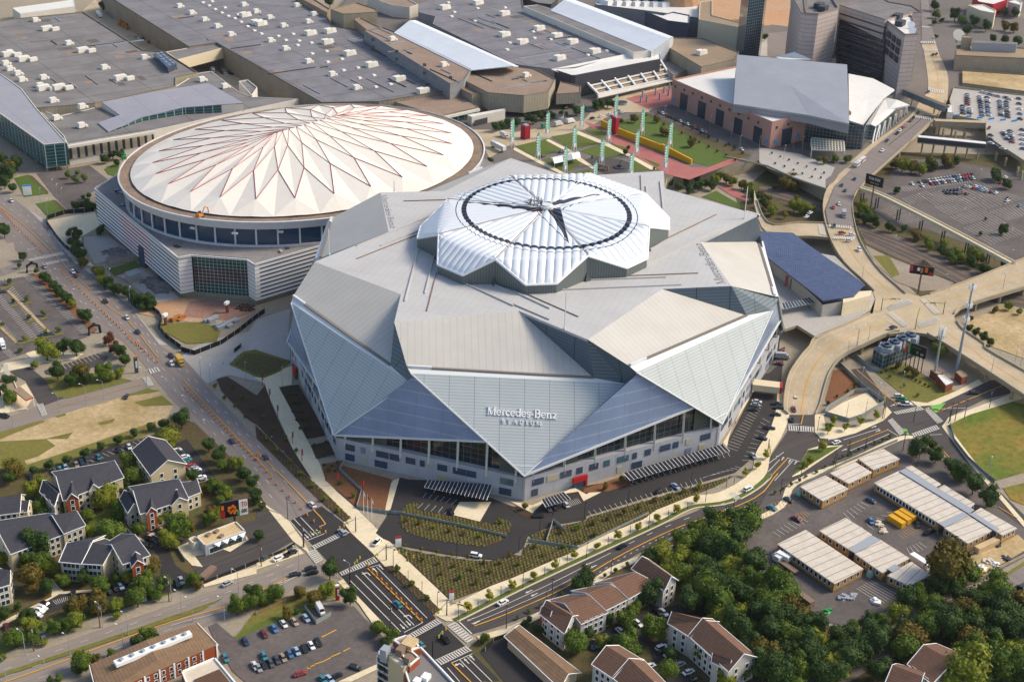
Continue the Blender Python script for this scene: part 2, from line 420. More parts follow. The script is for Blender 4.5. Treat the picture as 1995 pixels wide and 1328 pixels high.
MK2 = 'c3 -60,930 0,900 110,740 150,680 150,560 350,560 350,690 390,730 480,740 650,690 860,600 920,540 760,400 640,255 620,225 710,215 860,420 1010,500 1130,490 1260,480 1640,310 1750,290 1800,400 1600,450 1340,580 1290,640 1480,900 1897,1300 1950,1420 1780,1350 1700,1240 1330,870 1190,720 1080,715 960,720 560,880 200,1040 0,1140 -60,1160'
GND('road', MK2, 'asphalt_mid', 2)
GND('median', 'c3 185,1015 300,825 540,795 210,1000', 'grass', 8); GND('sidewalk', 'c3 300,820 380,795 560,790 240,1005 180,1025', 'concrete', 7)
zebra('c3 930,545 1130,500 1160,525 950,560', 12); zebra('c3 1160,525 1195,508 1300,610 1255,630', 9); zebra('c3 890,610 925,590 1020,690 975,715', 9); zebra('c3 1065,705 1250,640 1275,665 1085,730', 12); zebra('c3 150,640 345,655 345,690 155,680', 11)
for s in ('c3 1255,520 1500,512','c3 885,670 965,720','c3 1200,712 1290,708','c3 145,632 255,632','c3 145,882 240,910','c3 375,745 395,785','c3 5,985 90,895','c3 55,1050 190,900','c3 0,930 120,840','c3 560,750 830,665','c3 610,830 900,705'): wl(s)
for s in ('c3 590,790 890,675','c3 1280,535 1780,330','c3 660,230 970,495','c3 1200,720 1345,880','c3 1700,1240 1850,1328','c3 0,1045 150,885','c3 265,565 250,630'): wl(s, .4, mb=YM)
GND('bike_lane', 'c3 1200,500 1320,475 1260,545 1240,550', 'paint_green', 7); GND('bike_lane', 'c3 995,665 1030,670 1050,715 1030,710', 'paint_green', 7)
for s in ('c3 60,890','c3 105,900','c3 155,920','c3 200,930','c3 770,660','c3 800,690','c3 910,500','c3 950,490','c3 450,750','c3 550,830'):
    q = px(s)[0]; arrow(q[0], q[1], 4 if q[1] > 880 else 10, -6 if q[1] > 880 else -4)
# ---- pavements round the stadium
GND('plaza', 'c0 1340,130 1530,335 1640,280 1700,270 c1 60,330 0,250 40,220 170,220 300,130 270,100 230,0 b1 250,1030 0,1110 -60,1200 c0 1600,0 1440,60', 'concrete_grey', 3)
GND('walkway', 'c1 -20,290 60,330 90,430 150,560 260,800 400,1040 560,1200 700,1328 d1 640,150 700,230 850,370 960,490 1330,840 1400,880 1450,880 1420,720 1050,370 1010,320 870,180 760,70 600,-70 c1 510,1040 470,930 370,740 165,360 260,340 270,200 170,230', 'concrete', 4)
GND('mulch_bed', 'c0 1600,300 1680,280 1897,420 c1 60,345 150,580 260,810 410,1040 330,970 0,635 c0 1840,600 1640,390', 'mulch', 5)
GND('mulch_bed', 'c1 165,360 310,340 520,712 370,740', 'mulch', 6); GND('mulch_bed', 'c1 400,790 545,755 600,850 440,890', 'mulch', 6)
GND('dirt_bed', 'c1 480,930 640,900 610,970 775,1140 735,1240 510,1050', 'brown_dirt', 6); GND('dirt_bed', 'c1 640,940 1000,1040 950,1265 740,1240 780,1140 615,970', 'brown_dirt', 6)
GND('planted_lawn', 'c0 1690,190 1800,95 1897,80 c1 0,85 250,165 180,240 60,290 0,285', 'dry_grass', 5); GND('planted_lawn', 'c0 1725,190 1815,112 c1 0,108 220,170 165,232 60,270 0,268', 'under_trees', 6)
GND('verge', 'c1 -10,640 330,980 500,1130 680,1310 d1 690,110 660,150 480,0 c1 470,1200 0,735', 'mulch', 5)
GND('verge', 'd1 940,480 1010,470 1260,700 1360,800 1310,830 960,490', 'mulch', 5)
GND('car_park', 'c1 1055,1025 1130,1040 1250,1045 1740,1180 1897,1240 c2 140,1230 450,1100 700,1060 1580,770 1760,420 1897,200 c3 -20,120 130,60 100,320 110,620 0,780 c2 1700,940 1640,990 1000,1170 540,1310 d2 540,130 300,170 110,250 90,300 60,390 d1 1990,330 1897,390 1780,430 1600,410 1400,385 1060,320 1000,300 930,270 880,230 960,110 1000,20', 'asphalt_new', 4)
GND('paving', 'd1 1500,0 1735,0 1650,145 1445,95', 'concrete', 5)
GND('sidewalk', 'c2 -30,1200 140,1290 210,1220 350,1150 480,1130 520,1200 700,1110 830,1060 740,1040 540,1150 450,1100 140,1230', 'concrete', 5); GND('sidewalk', 'c2 1550,770 1760,420 1840,230 1897,180 c3 -10,130 c2 1600,700 1580,800', 'concrete', 5)
GND('sidewalk', 'c1 960,1110 1010,1050 1055,1030 990,1260 950,1300', 'concrete', 5)
GND('dirt_bed', 'c2 520,1110 800,1020 860,1080 700,1130 520,1140', 'brown_dirt', 6); GND('dirt_bed', 'c2 -40,1240 130,1290 250,1280 190,1330 80,1320', 'mulch', 6)
for s in ('c2 560,1278 900,1160 1640,975 1590,935 880,1115 530,1240',): pass
stalls('c2 555,1275 1380,1030 1400,1068 590,1318', 22); stalls('c2 1400,1030 1640,945 1690,960 1460,1010', 7); stalls('c2 820,1030 1560,800 1600,870 880,1085', 18)
stalls('c2 1570,800 1790,470 1840,500 1660,830', 17); stalls('c2 1897,620 1750,900 1690,900 1840,590', 10)
stalls('c1 1255,1140 1480,1190 1440,1225 1230,1175', 5); stalls('d1 1190,50 1440,100 1475,55 1230,10', 5); stalls('c2 390,1210 470,1180 500,1215 420,1245', 7)
stalls('c3 -60,270 90,130 170,110 20,250', 12)
# planted slopes
PLANTS = [('c1 1060,1290 1110,1220 1190,1210 d1 1185,60 1640,145 1740,165 1780,120 1880,150 1870,210 1790,300 1700,330 1500,310 1240,270 1110,230 1060,160 1060,100'),
          ('d1 1040,335 1230,380 1550,430 1700,440 1800,425 1900,390 d2 60,400 110,310 480,350 300,430 0,560 d1 1897,560 1440,730 1410,700 1050,370'),
          ('d2 120,245 300,190 540,140 c2 560,1320 1640,1010 1500,1090 1050,1270 d2 960,130 490,320 150,285')]
for s in PLANTS: GND('planted_slope', s, 'mulch', 6)
# the broad pavement along the lower right road
SWP = smooth_path(UV('d1 1410,830 d2 0,590 440,385 1000,130 1270,0 c2 1560,1160 1800,1010 c3 -30,850 60,700 110,560 125,400'), 5)
mb = MB(); ribbon(mb, SWP, 6.4, 5*LV); tag(mb.build('pavement', 'concrete'), kind='structure')
mb = MB(); ribbon(mb, offs(SWP, -4.4)[:32], 1.9, 5*LV); tag(mb.build('planted_verge', 'grass'), kind='structure')
mb = MB(); ribbon(mb, offs(SWP, -5.7)[:32], .8, 6*LV); tag(mb.build('kerb', 'kerb'), kind='structure')
SWQ = smooth_path(UV('d1 1640,1010 d2 0,930 200,830 450,690 640,560 900,430 c2 1897,1290 c3 200,1070 600,910 960,745 1080,730'), 5)
mb = MB(); ribbon(mb, SWQ, 3.0, 5*LV); tag(mb.build('pavement', 'concrete'), kind='structure')
GND('pavement', 'c3 350,690 350,560 415,560 430,650 620,660 840,580 880,500 920,545 860,605 650,700 480,745 390,735', 'concrete', 5); GND('yard', 'c3 450,540 560,470 740,395 830,500 600,610', 'concrete', 4)
GND('dirt_slope', 'c3 430,450 490,230 580,230 740,390 560,440 450,520', 'brown_dirt', 3); GND('dry_verge', 'c3 800,250 960,150 1320,370 1400,380 1180,480 1060,470 960,380', 'dry_grass', 3)
GND('pavement', 'c3 1060,460 1180,475 1400,385 1560,300 1600,330 1260,490 1110,500', 'concrete', 4); GND('yard', 'c3 960,140 1200,130 1560,270 1400,385 1320,370', 'gravel', 3)
GND('field', 'c3 1330,640 1490,560 1800,460 1960,500 1960,970 1680,1050 1480,880', 'field_grass', 3); GND('field', 'c3 1740,1100 1920,1060 1960,1250 1800,1190', 'field_grass', 3); GND('path', 'c3 1690,1060 1920,990 1920,1060 1720,1110', 'gravel', 4)
GND('pavement', 'c3 1340,580 1640,470 1897,370 1897,440 1500,560 1330,640 1640,1050 1960,1420 1920,1420 1480,905 1290,650', 'concrete', 4)
# ---- lots, left and bottom
GND('car_park', 'b0 -40,830 230,785 690,1190 640,1240 380,1328 c0 240,90 0,170 -60,170', 'asphalt_lot', 3)
GND('verge', 'b0 230,785 330,760 560,1010 720,1190 690,1210', 'brown_dirt', 3)
stalls('b0 180,800 600,1215 660,1200 240,785', 40, .24); stalls('b0 100,870 360,1215 300,1230 60,900', 24, .24); stalls('b0 -20,900 280,1240 230,1260 -60,920', 28, .24); stalls('b0 -20,1080 130,1260 100,1290 -40,1110', 14, .14); stalls('c0 20,90 60,80 120,130 90,150', 3); stalls('b0 -10,820 150,775 140,800 0,840', 6)
GND('island', 'b0 48,902 68,893 370,1200 352,1212', 'dirt', 7); GND('island', 'b0 -20,1160 0,1150 132,1278 115,1288', 'dirt', 7); GND('island', 'b0 0,880 105,855 110,865 10,895', 'dry_grass', 7); GND('island', 'b0 120,1285 380,1220 470,1205 470,1220 140,1300', 'dry_grass', 7)
for s in ('b0 170,995 235,978 238,990 175,1005','b0 80,1010 140,998 143,1010 85,1022','b0 290,1110 355,1093 358,1106 296,1120','b0 197,1130 262,1113 265,1126 200,1142'): GND('island', s, 'dry_grass', 8)
GND('lot', 'b0 -60,560 100,540 130,690 0,735 -60,760', 'gravel', 2); GND('car_park', 'c0 330,235 720,110 800,130 760,200 560,235 450,280 340,260', 'asphalt_mid', 4); stalls('c0 460,190 700,115 740,150 490,225', 8)
GND('verge', 'c0 320,290 480,260 740,250 980,310 500,440 420,430', 'dry_grass', 3); GND('verge', 'c0 -20,440 190,330 250,430 190,520 0,560', 'concrete', 3)
GND('dirt_field', 'c0 -30,720 600,515 1130,365 1190,400 1280,500 1240,570 1150,640 500,900 200,960 -30,960', 'dirt', 2)
for s in ('c0 600,520 780,470 1090,365 1180,385 1120,400 900,430 700,490','c0 0,690 320,600 330,615 100,700 0,745','c0 -20,760 340,740 410,790 280,870 180,900 200,930 480,840 1150,610 1160,680 560,900 180,980 -20,960','c0 990,470 1200,420 1280,490 1060,500','c0 720,620 850,590 830,620 740,640','c0 400,575 480,550 490,565 430,583','c0 330,740 540,690 500,740'): GND('grass_patch', s, 'dry_grass', 3)
GND('garden', 'c0 -40,960 500,880 1150,700 1260,560 1440,620 1700,870 1897,1100 d1 90,60 60,190 d0 1897,330 1500,590 1200,650 200,960 -40,1110 -40,0', 'under_trees', 1)
GND('car_park', 'c0 360,980 700,830 1130,720 1170,760 960,900 400,1060', 'asphalt_new', 3); stalls('c0 370,990 1090,725 1140,750 420,1010', 19)
GND('car_park', 'c0 1260,790 1380,740 1620,1060 1720,1180 1690,1240 1500,1090 1330,960', 'asphalt_new', 3); stalls('c0 1280,830 1470,1060 1530,1030 1330,800', 11, lv=7)
GND('drive', 'd0 1040,240 1220,180 1240,330 1300,470 1400,540 1340,650 900,740 560,760 230,860 260,780 380,690 640,650 780,640 1100,560 1190,540 1180,400 1130,350 1060,330', 'asphalt_new', 3)
stalls('d0 1100,190 1060,290 1130,330 1210,240', 3, lv=7); stalls('d0 830,590 990,540 1050,580 880,640', 4, lv=7); stalls('d0 390,730 530,690 520,720 420,760', 9, lv=7)
GND('lawn', 'd0 660,90 880,30 860,160 640,200', 'grass', 2); GND('lawn', 'd0 0,1000 1250,560 1500,520 1500,600 300,980 0,1140', 'grass', 2)
GND('footpath', 'd0 920,170 1000,250 1050,270 1200,180 1200,200 1060,290 980,260', 'concrete', 4); GND('footpath', 'd0 390,580 470,660 800,640 800,660 440,680 0,930 0,890 380,700', 'concrete', 4)
GND('shop_yard', 'd0 1260,300 1400,250 1897,130 d1 0,60 90,60 270,290 0,440 d0 1500,600 1400,440', 'asphalt_mid', 3); GND('shop_pavement', 'd0 1300,340 1450,270 1700,370 1840,280 1810,240 1530,390 1440,400 1500,480 1420,470', 'concrete', 5)
GND('pavement', 'c1 90,1260 250,1328 d1 90,60 270,290 400,390 370,330 240,140 c1 0,1180', 'concrete', 4); GND('pavement', 'd0 1500,600 1897,470 d1 0,440 300,330 350,380 0,500 d0 1897,530 1510,630', 'concrete', 4)
GND('car_park', 'd1 -90,960 470,760 720,770 800,860 850,900 960,1020 905,1200 620,1328 400,1450 -80,1450', 'asphalt_lot', 3); GND('car_park', 'd0 1540,920 1600,890 1740,1010 1897,970 1897,1400 1720,1250 1600,1050', 'asphalt_lot', 3)
GND('lawn', 'd0 1720,1000 1897,900 d1 300,780 460,730 430,790 0,950 d0 1750,1015', 'grass', 4); GND('lawn', 'd1 40,740 560,620 640,600 640,650 600,700 380,740 0,900 d0 1740,1000', 'dry_grass', 3)
GND('pavement', 'd1 600,590 640,570 740,690 960,920 940,930 850,890 760,760', 'concrete', 5); GND('alley', 'd1 700,1328 905,1230 905,1190 600,1328', 'concrete', 4)
for s in ('d1 370,1225 395,1215 375,1238 400,1228','d1 430,1200 490,1180','d1 490,1180 550,1150','d1 550,1145 620,1115','d1 640,1105 690,1080','d1 480,1000 590,945','d1 370,1228 430,1205'): wl(s, .5, mb=YM)
# ---- bottom right: apartments, woods, trailer yard
GND('garden', 'd1 1640,1010 d2 0,930 640,560 900,430 1320,200 1500,110 d3 0,500 300,800 500,940 1200,1328 1200,1500 d2 -100,1500 d1 1560,1080', 'under_trees', 1)
GND('drive', 'd2 550,1020 720,960 800,860 1000,800 1200,760 1400,700 1520,720 1560,900 1500,930 1300,1000 1120,1020 1200,1200 1480,1420 1100,1420 1000,1060 900,1000 620,1110', 'asphalt_new', 3)
GND('yard', 'c3 0,1140 200,1040 560,880 960,720 1080,730 1290,900 1330,900 1700,1250 1897,1400 d3 1960,330 1950,380 1540,600 1200,690 760,850 560,910 400,880 0,560 -100,470 d2 1700,250', 'asphalt_lot', 2)
GND('dirt', 'd3 1500,400 1850,240 1950,330 1560,560', 'dirt', 4); 
GND('street', 'd3 260,1328 700,1150 1130,890 1500,700 1897,470 1960,440 1960,560 1600,740 1300,900 900,1150 450,1420', 'asphalt_old', 3)
GND('verge', 'd3 1500,690 1897,440 1897,470 1520,700', 'dry_grass', 4); GND('woodland_floor', 'd3 1530,710 1960,520 1960,1420 500,1420 900,1160 1300,910', 'under_trees', 2)
GND('car_park', 'd3 1780,650 1960,560 1960,720 1880,700', 'asphalt_mid', 4)
GND('drive', 'd1 1650,1110 1720,1050 1897,980 1960,1000 d2 0,1050 280,1328 260,1420 0,1420 d1 1830,1328', 'asphalt_new', 3)
stalls('d3 560,80 740,-30 800,-10 620,140', 7); stalls('d3 -20,30 150,-30 190,20 0,120', 7, mb=YM); stalls('d3 690,180 880,80 970,80 740,240', 5); stalls('d3 970,240 1100,160 1170,190 1010,270', 8, mb=YM); stalls('d3 1030,340 1120,300 1180,340 1060,400', 4); stalls('d3 210,90 270,70 320,100 240,150', 4, mb=YM); stalls('d3 660,640 760,580 950,680 850,760', 6); stalls('d3 40,220 230,110 300,150 100,260', 7)
# ---- railway gulch, right
GND('gulch', 'b2 1640,200 b3 0,0 400,0 700,130 720,0 900,-130 1960,-100 1960,760 1200,1000 700,560 640,450 0,400 -200,300', 'under_trees', 1)
GND('car_park', 'b3 690,160 900,60 a3 930,1180 1300,1180 1960,1300 b3 1960,700 1800,690 1640,640 1500,560 1200,450 860,400 780,300 700,270', 'asphalt_lot', 3)
GND('gravel_yard', 'b3 720,560 880,640 1380,840 1300,890 1140,900 950,830 800,700', 'gravel', 3); GND('verge', 'b3 780,640 900,640 980,780 920,800', 'dry_grass', 4)
GND('railway_bed', 'b3 660,420 700,390 1000,510 1240,620 1600,770 1400,840 1200,760 900,630 730,550', 'ballast', 4)
GND('railway_bed', 'b3 -60,130 60,130 420,260 420,330 200,250 -60,190', 'ballast', 4); GND('railway_bed', 'b3 1640,960 1800,890 1960,960 1960,1040', 'ballast', 4)
GND('yard', 'b3 1440,1130 1560,1090 1730,1010 1897,1060 1960,1100 1960,1420 1600,1290', 'dirt', 3)
GND('lawn', 'b2 1390,205 1500,160 1710,280 1700,300', 'lawn', 3); GND('footpath', 'b2 1510,130 1600,120 1740,210 1740,240 1620,200', 'red_paving', 4)
for r0, r1 in (('b3 680,430 1000,545 1300,680 1560,790','b3 690,455 1000,575 1280,705 1500,815'),('b3 700,480 1000,608 1250,728 1440,835','b3 710,500 1000,635 1220,745 1400,845')):
    for s in (r0, r1):
        P = smooth_path(UV(s), 4); mb = MB()
        for o in (-.75, .75):
            Q = offs(P, o)
            for a, b in zip(Q[:-1], Q[1:]): mb.bar(a+Vector((0,0,.1)), b+Vector((0,0,.1)), .35, .25)
        for p, d in walk(P, 2.2): mb.bar(p-Vector((-d.y,d.x,0))*1.3+Vector((0,0,.08)), p+Vector((-d.y,d.x,0))*1.3+Vector((0,0,.08)), .6, .06)
        tag(mb.build('railway_track', 'steel_rail'), kind='structure')
for s in ('b3 -60,150 420,290','b3 -60,175 420,315','b3 1640,975 1960,1010','b3 1700,930 1960,980'):
    P = UV(s); mb = MB()
    for o in (-.75, .75): Q = offs(P, o); mb.bar(Q[0]+Vector((0,0,.1)), Q[1]+Vector((0,0,.1)), .35, .25)
    tag(mb.build('railway_track', 'steel_rail'), kind='structure')
for s, n in (('b3 980,130 1480,60 1500,100 1020,165',26),('b3 1000,215 1160,160 1230,200 1060,260',9),('b3 1140,200 1300,150 1420,220 1250,270',8),('b3 1240,280 1440,210 1560,280 1350,340',10),('b3 1350,350 1560,285 1680,350 1460,410',10),('b3 1450,430 1680,350 1790,420 1560,490',11),('b3 1560,500 1800,425 1897,480 1660,560',10),('b3 830,300 960,265 1060,300 920,345',7),('b3 880,360 1060,320 1180,370 1000,410',8),('b3 1320,170 1560,90 1700,160 1480,250',10),('b3 1500,210 1740,170 1897,220 1620,300',10),('b3 1640,310 1897,250 1960,330 1780,380',10)): stalls(s, n, .2)
# left-hand GWCC forecourt and GD surroundings
GND('forecourt', 'b0 270,30 660,-30 830,100 700,160 600,210 700,260 500,300 400,200', 'asphalt_lot', 2); GND('lawn', 'b0 105,65 210,40 360,180 180,205', 'lawn', 3); GND('lawn', 'b0 265,255 390,230 490,300 345,345', 'lawn', 3); GND('verge', 'b0 210,45 240,50 360,170 350,185','under_trees',4); GND('verge','b0 385,225 420,235 490,300 460,310','under_trees',4)
GND('lawn', 'b0 770,0 880,-60 880,60 800,40', 'lawn', 3) ; GND('yard', 'b0 350,380 700,310 740,420 600,500 620,640 700,720 560,700 380,470', 'concrete', 2); GND('yard', 'b0 620,500 800,490 1000,640 700,700 620,560','concrete_grey',3); GND('lawn', 'b0 790,740 1000,680 1040,720 850,790', 'grass', 4)
GND('yard', 'b0 860,790 1050,740 1330,950 1280,1010 1150,980 900,800', 'concrete_grey', 3); GND('dirt_yard', 'b0 1150,990 1330,950 1440,960 1897,1050 1740,1130 1400,1130 1190,1100 1000,1060', 'orange_dirt', 3); GND('red_yard', 'b0 1400,980 1540,960 1860,1000 1897,1050 1700,1120 1350,1090', 'red_dirt', 4)
GND('mound', 'b0 1190,1140 1460,1130 1640,1170 1600,1280 1380,1290 1190,1190', 'dry_grass', 4); GND('sidewalk', 'b0 200,290 340,380 360,480 520,650 700,800 990,1040 1150,1240 1240,1300 1180,1300 960,1010 560,640', 'concrete_grey', 3)
# ---- upper terrace (park, arena, hotel streets) eight metres up
ZT = 8.0
TER = 'a1 1620,1290 a2 100,1290 600,1320 b2 1125,90 1140,60 a2 1380,1260 1780,1190 1897,1170 a3 0,1170 b3 430,150 500,60 a3 560,1260 1040,880 1180,780 1330,740 1380,640 1960,700 1960,-160 a2 1500,-160 a1 800,-160 560,120 700,560 1430,640'
T = UV(TER, ZT); mb = MB(); mb.prism(T, -.2, ZT, True, False, 0, 1)
tag(mb.build('upper_terrace', ['deck_side', 'terrace']), kind='structure')
# terrace surfaces
def B_(name, s, m, lv, kind='structure'): return GND(name, s, m, lv, ZT, kind)
B_('street', 'a1 1560,960 1897,960 a2 0,980 460,900 520,890 640,760 1180,600 1180,640 1000,830 760,830 520,960 20,1080 a1 1897,1060 1720,1170 1640,1000', 'deck_road', 1)
B_('red_plaza', 'a2 830,730 1170,640 1180,780 1000,810', 'red_paving', 2)
B_('street', 'a2 1000,820 1180,770 1897,1130 1900,1200 a3 440,1290 500,1200 240,1060 0,1000 a2 1740,1180 1380,1000', 'asphalt_lot', 2)
B_('lawn', 'a2 780,900 970,840 1700,1160 1440,1230 1320,1200 1120,1090 780,940', 'lawn', 3)
B_('red_path', 'a2 520,900 640,930 1320,1240 1440,1240 1640,1160 1700,1180 1300,1330 1130,1290 700,1040', 'red_paving', 3)
for s in ('a2 20,1080 250,1030 380,1090 180,1180','a2 280,1010 490,980 640,1060 430,1110','a2 490,1120 660,1060 830,1140 680,1180','a2 530,965 640,950 720,1010 640,1020','a2 220,1180 400,1130 530,1190 390,1280','a2 890,1180 1080,1250 880,1270','a2 720,1060 860,1100 820,1130','a2 940,1160 1090,1220 1060,1240','a2 400,1290 560,1250 600,1300 440,1330'): B_('lawn', s, 'grass', 3)
B_('pool', 'a2 530,1180 620,1160 790,1180 850,1200 880,1230 840,1270 680,1290 560,1230', 'asphalt_mid', 3)
for s in ('a2 10,1090 200,1190 420,1300 390,1310 190,1210 0,1110','a2 260,1030 420,1110 500,1170 620,1250 600,1260 480,1190 390,1120 240,1040','a2 480,970 700,1060 860,1140 1060,1250 1020,1260 830,1150 660,1070 460,990'): B_('footpath', s, 'concrete', 4)
B_('verge', 'a2 960,840 980,830 1760,1150 1640,1180', 'under_trees', 4)
B_('lot', 'a3 0,0 170,0 170,200 0,180', 'orange_dirt', 1); B_('lot', 'a2 1300,0 1900,0 1900,190 1850,190 1400,120 1370,60', 'orange_dirt', 1)
B_('plaza', 'a2 1400,200 1650,300 1897,250 1897,420 1660,400 1380,270', 'concrete_grey', 1); B_('street', 'a3 0,250 180,230 170,420 60,420 0,430', 'asphalt_old', 2)
# promenade with round planters
PRm = UV('a3 -60,1090 240,1140 500,1240 470,1300 430,1328 b3 430,150 200,70 0,-10 a3 -60,1200', ZT)
sheet('promenade', PRm, 'concrete_grey', ZT+3*LV)
mb = MB(); P = UV('b2 1560,-90 b3 0,-20 200,70 430,150', ZT); 
for a, b in zip(P[:-1], P[1:]): mb.bar(a, b, .5, 1.1)
tag(mb.build('parapet_wall', 'barrier', loc=P[0]), 'long pale parapet wall along the outer edge of the planter promenade', 'parapet')
# ---- viaducts: decks on piers
def deck(name, l, r, zl, m, thick=1.6, lv=2):
    "deck between two picture edges; zl = height at the start, middle and end"
    n = 40; L, R = edge(smooth_path(UV(l, 0), 4), n), edge(smooth_path(UV(r, 0), 4), n); out = []
    mb = MB(); Ls, Rs = [], []
    for i in range(n+1):
        t = i/n*(len(zl)-1); j = min(int(t), len(zl)-2); z = lerp(zl[j], zl[j+1], t-j)
        a, b = PJ(L[i]), PJ(R[i]); Ls.append(U(*a, z)); Rs.append(U(*b, z))
    dn = Vector((0,0,-thick))
    for i in range(n):
        mb.face([Rs[i], Rs[i+1], Ls[i+1], Ls[i]], 0)
        mb.face([Ls[i], Ls[i+1], Ls[i+1]+dn, Ls[i]+dn], 1); mb.face([Rs[i+1], Rs[i], Rs[i]+dn, Rs[i+1]+dn], 1); mb.face([Ls[i]+dn, Ls[i+1]+dn, Rs[i+1]+dn, Rs[i]+dn], 1)
    o = mb.build(name, [m, 'deck_side']); tag(o, kind='structure')
    return Ls, Rs
def parapet(path, label, h=1.0, m='barrier', name='parapet', w=.4):
    mb = MB()
    for a, b in zip(path[:-1], path[1:]): mb.bar(a, b, w, h)
    return tag(mb.build(name, m, loc=path[0]), label, 'parapet')
def mark(Ls, Rs, f, w, mb, dash=None, i0=0.0, i1=1.0):
    n = len(Ls)-1; P = [lerp(Ls[i], Rs[i], f) for i in range(int(i0*n), int(i1*n)+1)]
    if dash: dashes(mb, P, w, dash[0], dash[1], .06)
    else: ribbon(mb, P, w, .06)
def piers(Ls, Rs, step, group, label, skip=0, w=1.3):
    k = 0
    for i in range(skip, len(Ls), step):
        a, b = lerp(Ls[i], Rs[i], .05), lerp(Ls[i], Rs[i], .95); z = a.z-1.6; c = (a+b)/2
        if z < 2.5: continue
        k += 1; t = thing('bridge_pier', '%s, %s from its start' % (label, ORD[k-1]), 'pier', (c.x, c.y, 0), 0, group)
        for f in (.15, .85):
            p = lerp(Ls[i], Rs[i], f); MB().box((p.x, p.y), w, w, -.1, z-1.0).build('column', 'deck_side', t)
        MB().bar(a+Vector((0,0,-2.62)), b+Vector((0,0,-2.62)), 1.5, 1.0).build('cross_beam', 'deck_side', t)
# curved ramp
ra, rb = deck('viaduct', 'c3 155,560 120,510 150,290 240,140 310,60 b3 360,1240 600,1140 780,1060 870,1040', 'c3 355,560 390,480 430,330 470,230 560,120 740,30 b3 900,1210 1040,1190 1060,1170', (.12, 3.5, 7.5, 7.5), 'deck_road')
mark(ra, rb, .52, .45, YM, None, 0, .93); mark(ra, rb, .27, .2, WM, (3, 6)); mark(ra, rb, .75, .2, WM, (3, 6)); mark(ra, rb, .1, .2, WM); mark(ra, rb, .92, .2, WM)
parapet(ra[:-3], 'pale concrete parapet on the outer curve of the ramp beside the stadium'); parapet(rb[:-3], 'pale concrete parapet on the inner curve of the ramp above the cooling plant'); piers(ra, rb, 5, 'viaduct piers', 'twin-column concrete pier of the curved ramp', 14)
# upper crossroads
X_ = UV('b3 590,1150 780,1060 800,960 780,900 870,780 1000,900 1130,940 1240,910 1440,1010 1380,1070 1400,1190 1180,1215 1040,1195 900,1215', 7.5)
mb = MB(); mb.prism([(p.x, p.y) for p in X_], 5.9, 7.49, True, True, 1, 0); tag(mb.build('crossroads_deck', ['deck_road','deck_side']), kind='structure')
zx = 7.5
for s, n in (('b3 880,1020 1040,960 1080,985 905,1045',11),('b3 1130,965 1165,955 1275,1060 1235,1075',9),('b3 880,1065 920,1050 1040,1150 1000,1165',9),('b3 1105,1145 1250,1095 1275,1115 1130,1175',10)): zebra(s, n, 7.52)
for s in ('b3 870,1030 1000,965','b3 1180,955 1265,1010','b3 880,1115 940,1150','b3 1200,1148 1290,1130'): wl(s, .45, 7.52)
# east bridge
ea, eb = deck('bridge', 'b3 1200,925 1240,910 1560,795 1897,660 2050,600', 'b3 1380,1070 1430,1020 1600,960 1897,870 2080,800', (7.5,7.5,7.5), 'deck_road')
mark(ea, eb, .5, .45, YM); mark(ea, eb, .25, .2, WM, (3,6)); mark(ea, eb, .75, .2, WM, (3,6)); parapet(ea, 'pale parapet on the far side of the right-hand bridge'); parapet(eb, 'pale parapet on the near side of the right-hand bridge'); piers(ea, eb, 9, 'bridge piers', 'twin-column concrete pier of the right-hand bridge', 12)
# south-east bridge
sa, sb = deck('bridge', 'b3 1400,1120 1440,1180 1600,1290 c3 1620,80 1897,240 2050,330', 'b3 1180,1215 c3 1260,10 1360,70 1640,250 1897,420 2050,520', (7.5,7.5,7.5), 'deck_road')
mark(sa, sb, .52, .45, YM); mark(sa, sb, .28, .2, WM, (3,6)); mark(sa, sb, .78, .2, WM, (3,6)); parapet(sa, 'pale parapet on the far side of the lower right bridge'); parapet(sb, 'pale parapet on the near side of the lower right bridge'); piers(sa, sb, 9, 'lower bridge piers', 'twin-column concrete pier of the lower right bridge', 12)
# north road past the arena
na, nb = deck('viaduct', 'b3 790,900 740,850 560,680 460,500 410,290 440,150 500,80 a3 560,1250 760,1070 1040,870 1130,740', 'b3 1020,920 1000,900 830,750 700,560 650,420 630,300 640,200 700,120 a3 760,1310 1040,1060 1240,880 1330,740', (7.5,7.6,8.2,8.2), 'deck_road')
n2 = UV('a3 1130,740 1190,650 1160,400 1140,320 1140,180 1130,-60', 8.2); n3 = UV('a3 1330,740 1335,560 1270,400 1240,300 1215,180 1180,-60', 8.2)
mb = MB(); Q = Road.__new__(Road); Q.l, Q.r = edge(smooth_path(n2, 4), 40), edge(smooth_path(n3, 4), 40); Q.surf('road', 'deck_road', 1)
GND('road', 'a3 1140,330 1240,330 1215,180 1180,-60 1130,-60 1140,180', 'asphalt_old', 3, 8.2)
sheet('road', UV('b3 450,400 640,420 620,300 640,180 780,40 a3 1000,1090 1240,860 1100,840 760,1110 b3 500,120 430,300', 8.24), 'asphalt_old', 8.26)
mark(na, nb, .52, .4, YM); 
for f in (.25, .38, .75): mark(na, nb, f, .2, WM, (3,6))
Q.line(YM, .5, .35, 3); Q.dash(WM, .25, .2, 3, 6, 3); Q.dash(WM, .75, .2, 3, 6, 3)
for s, n in (('b3 455,405 625,420 625,440 455,425',10),('b3 480,500 645,500 650,520 490,515',10),('a3 1095,855 1215,870 1210,890 1090,872',9),('a3 1185,650 1310,670 1300,695 1190,680',9),('a3 1130,308 1240,308 1240,322 1130,322',8),('a3 1160,365 1260,365 1260,380 1160,380',8),('a3 1140,195 1200,200 1200,210 1140,205',6)): zebra(s, n, 8.3, rails=False)
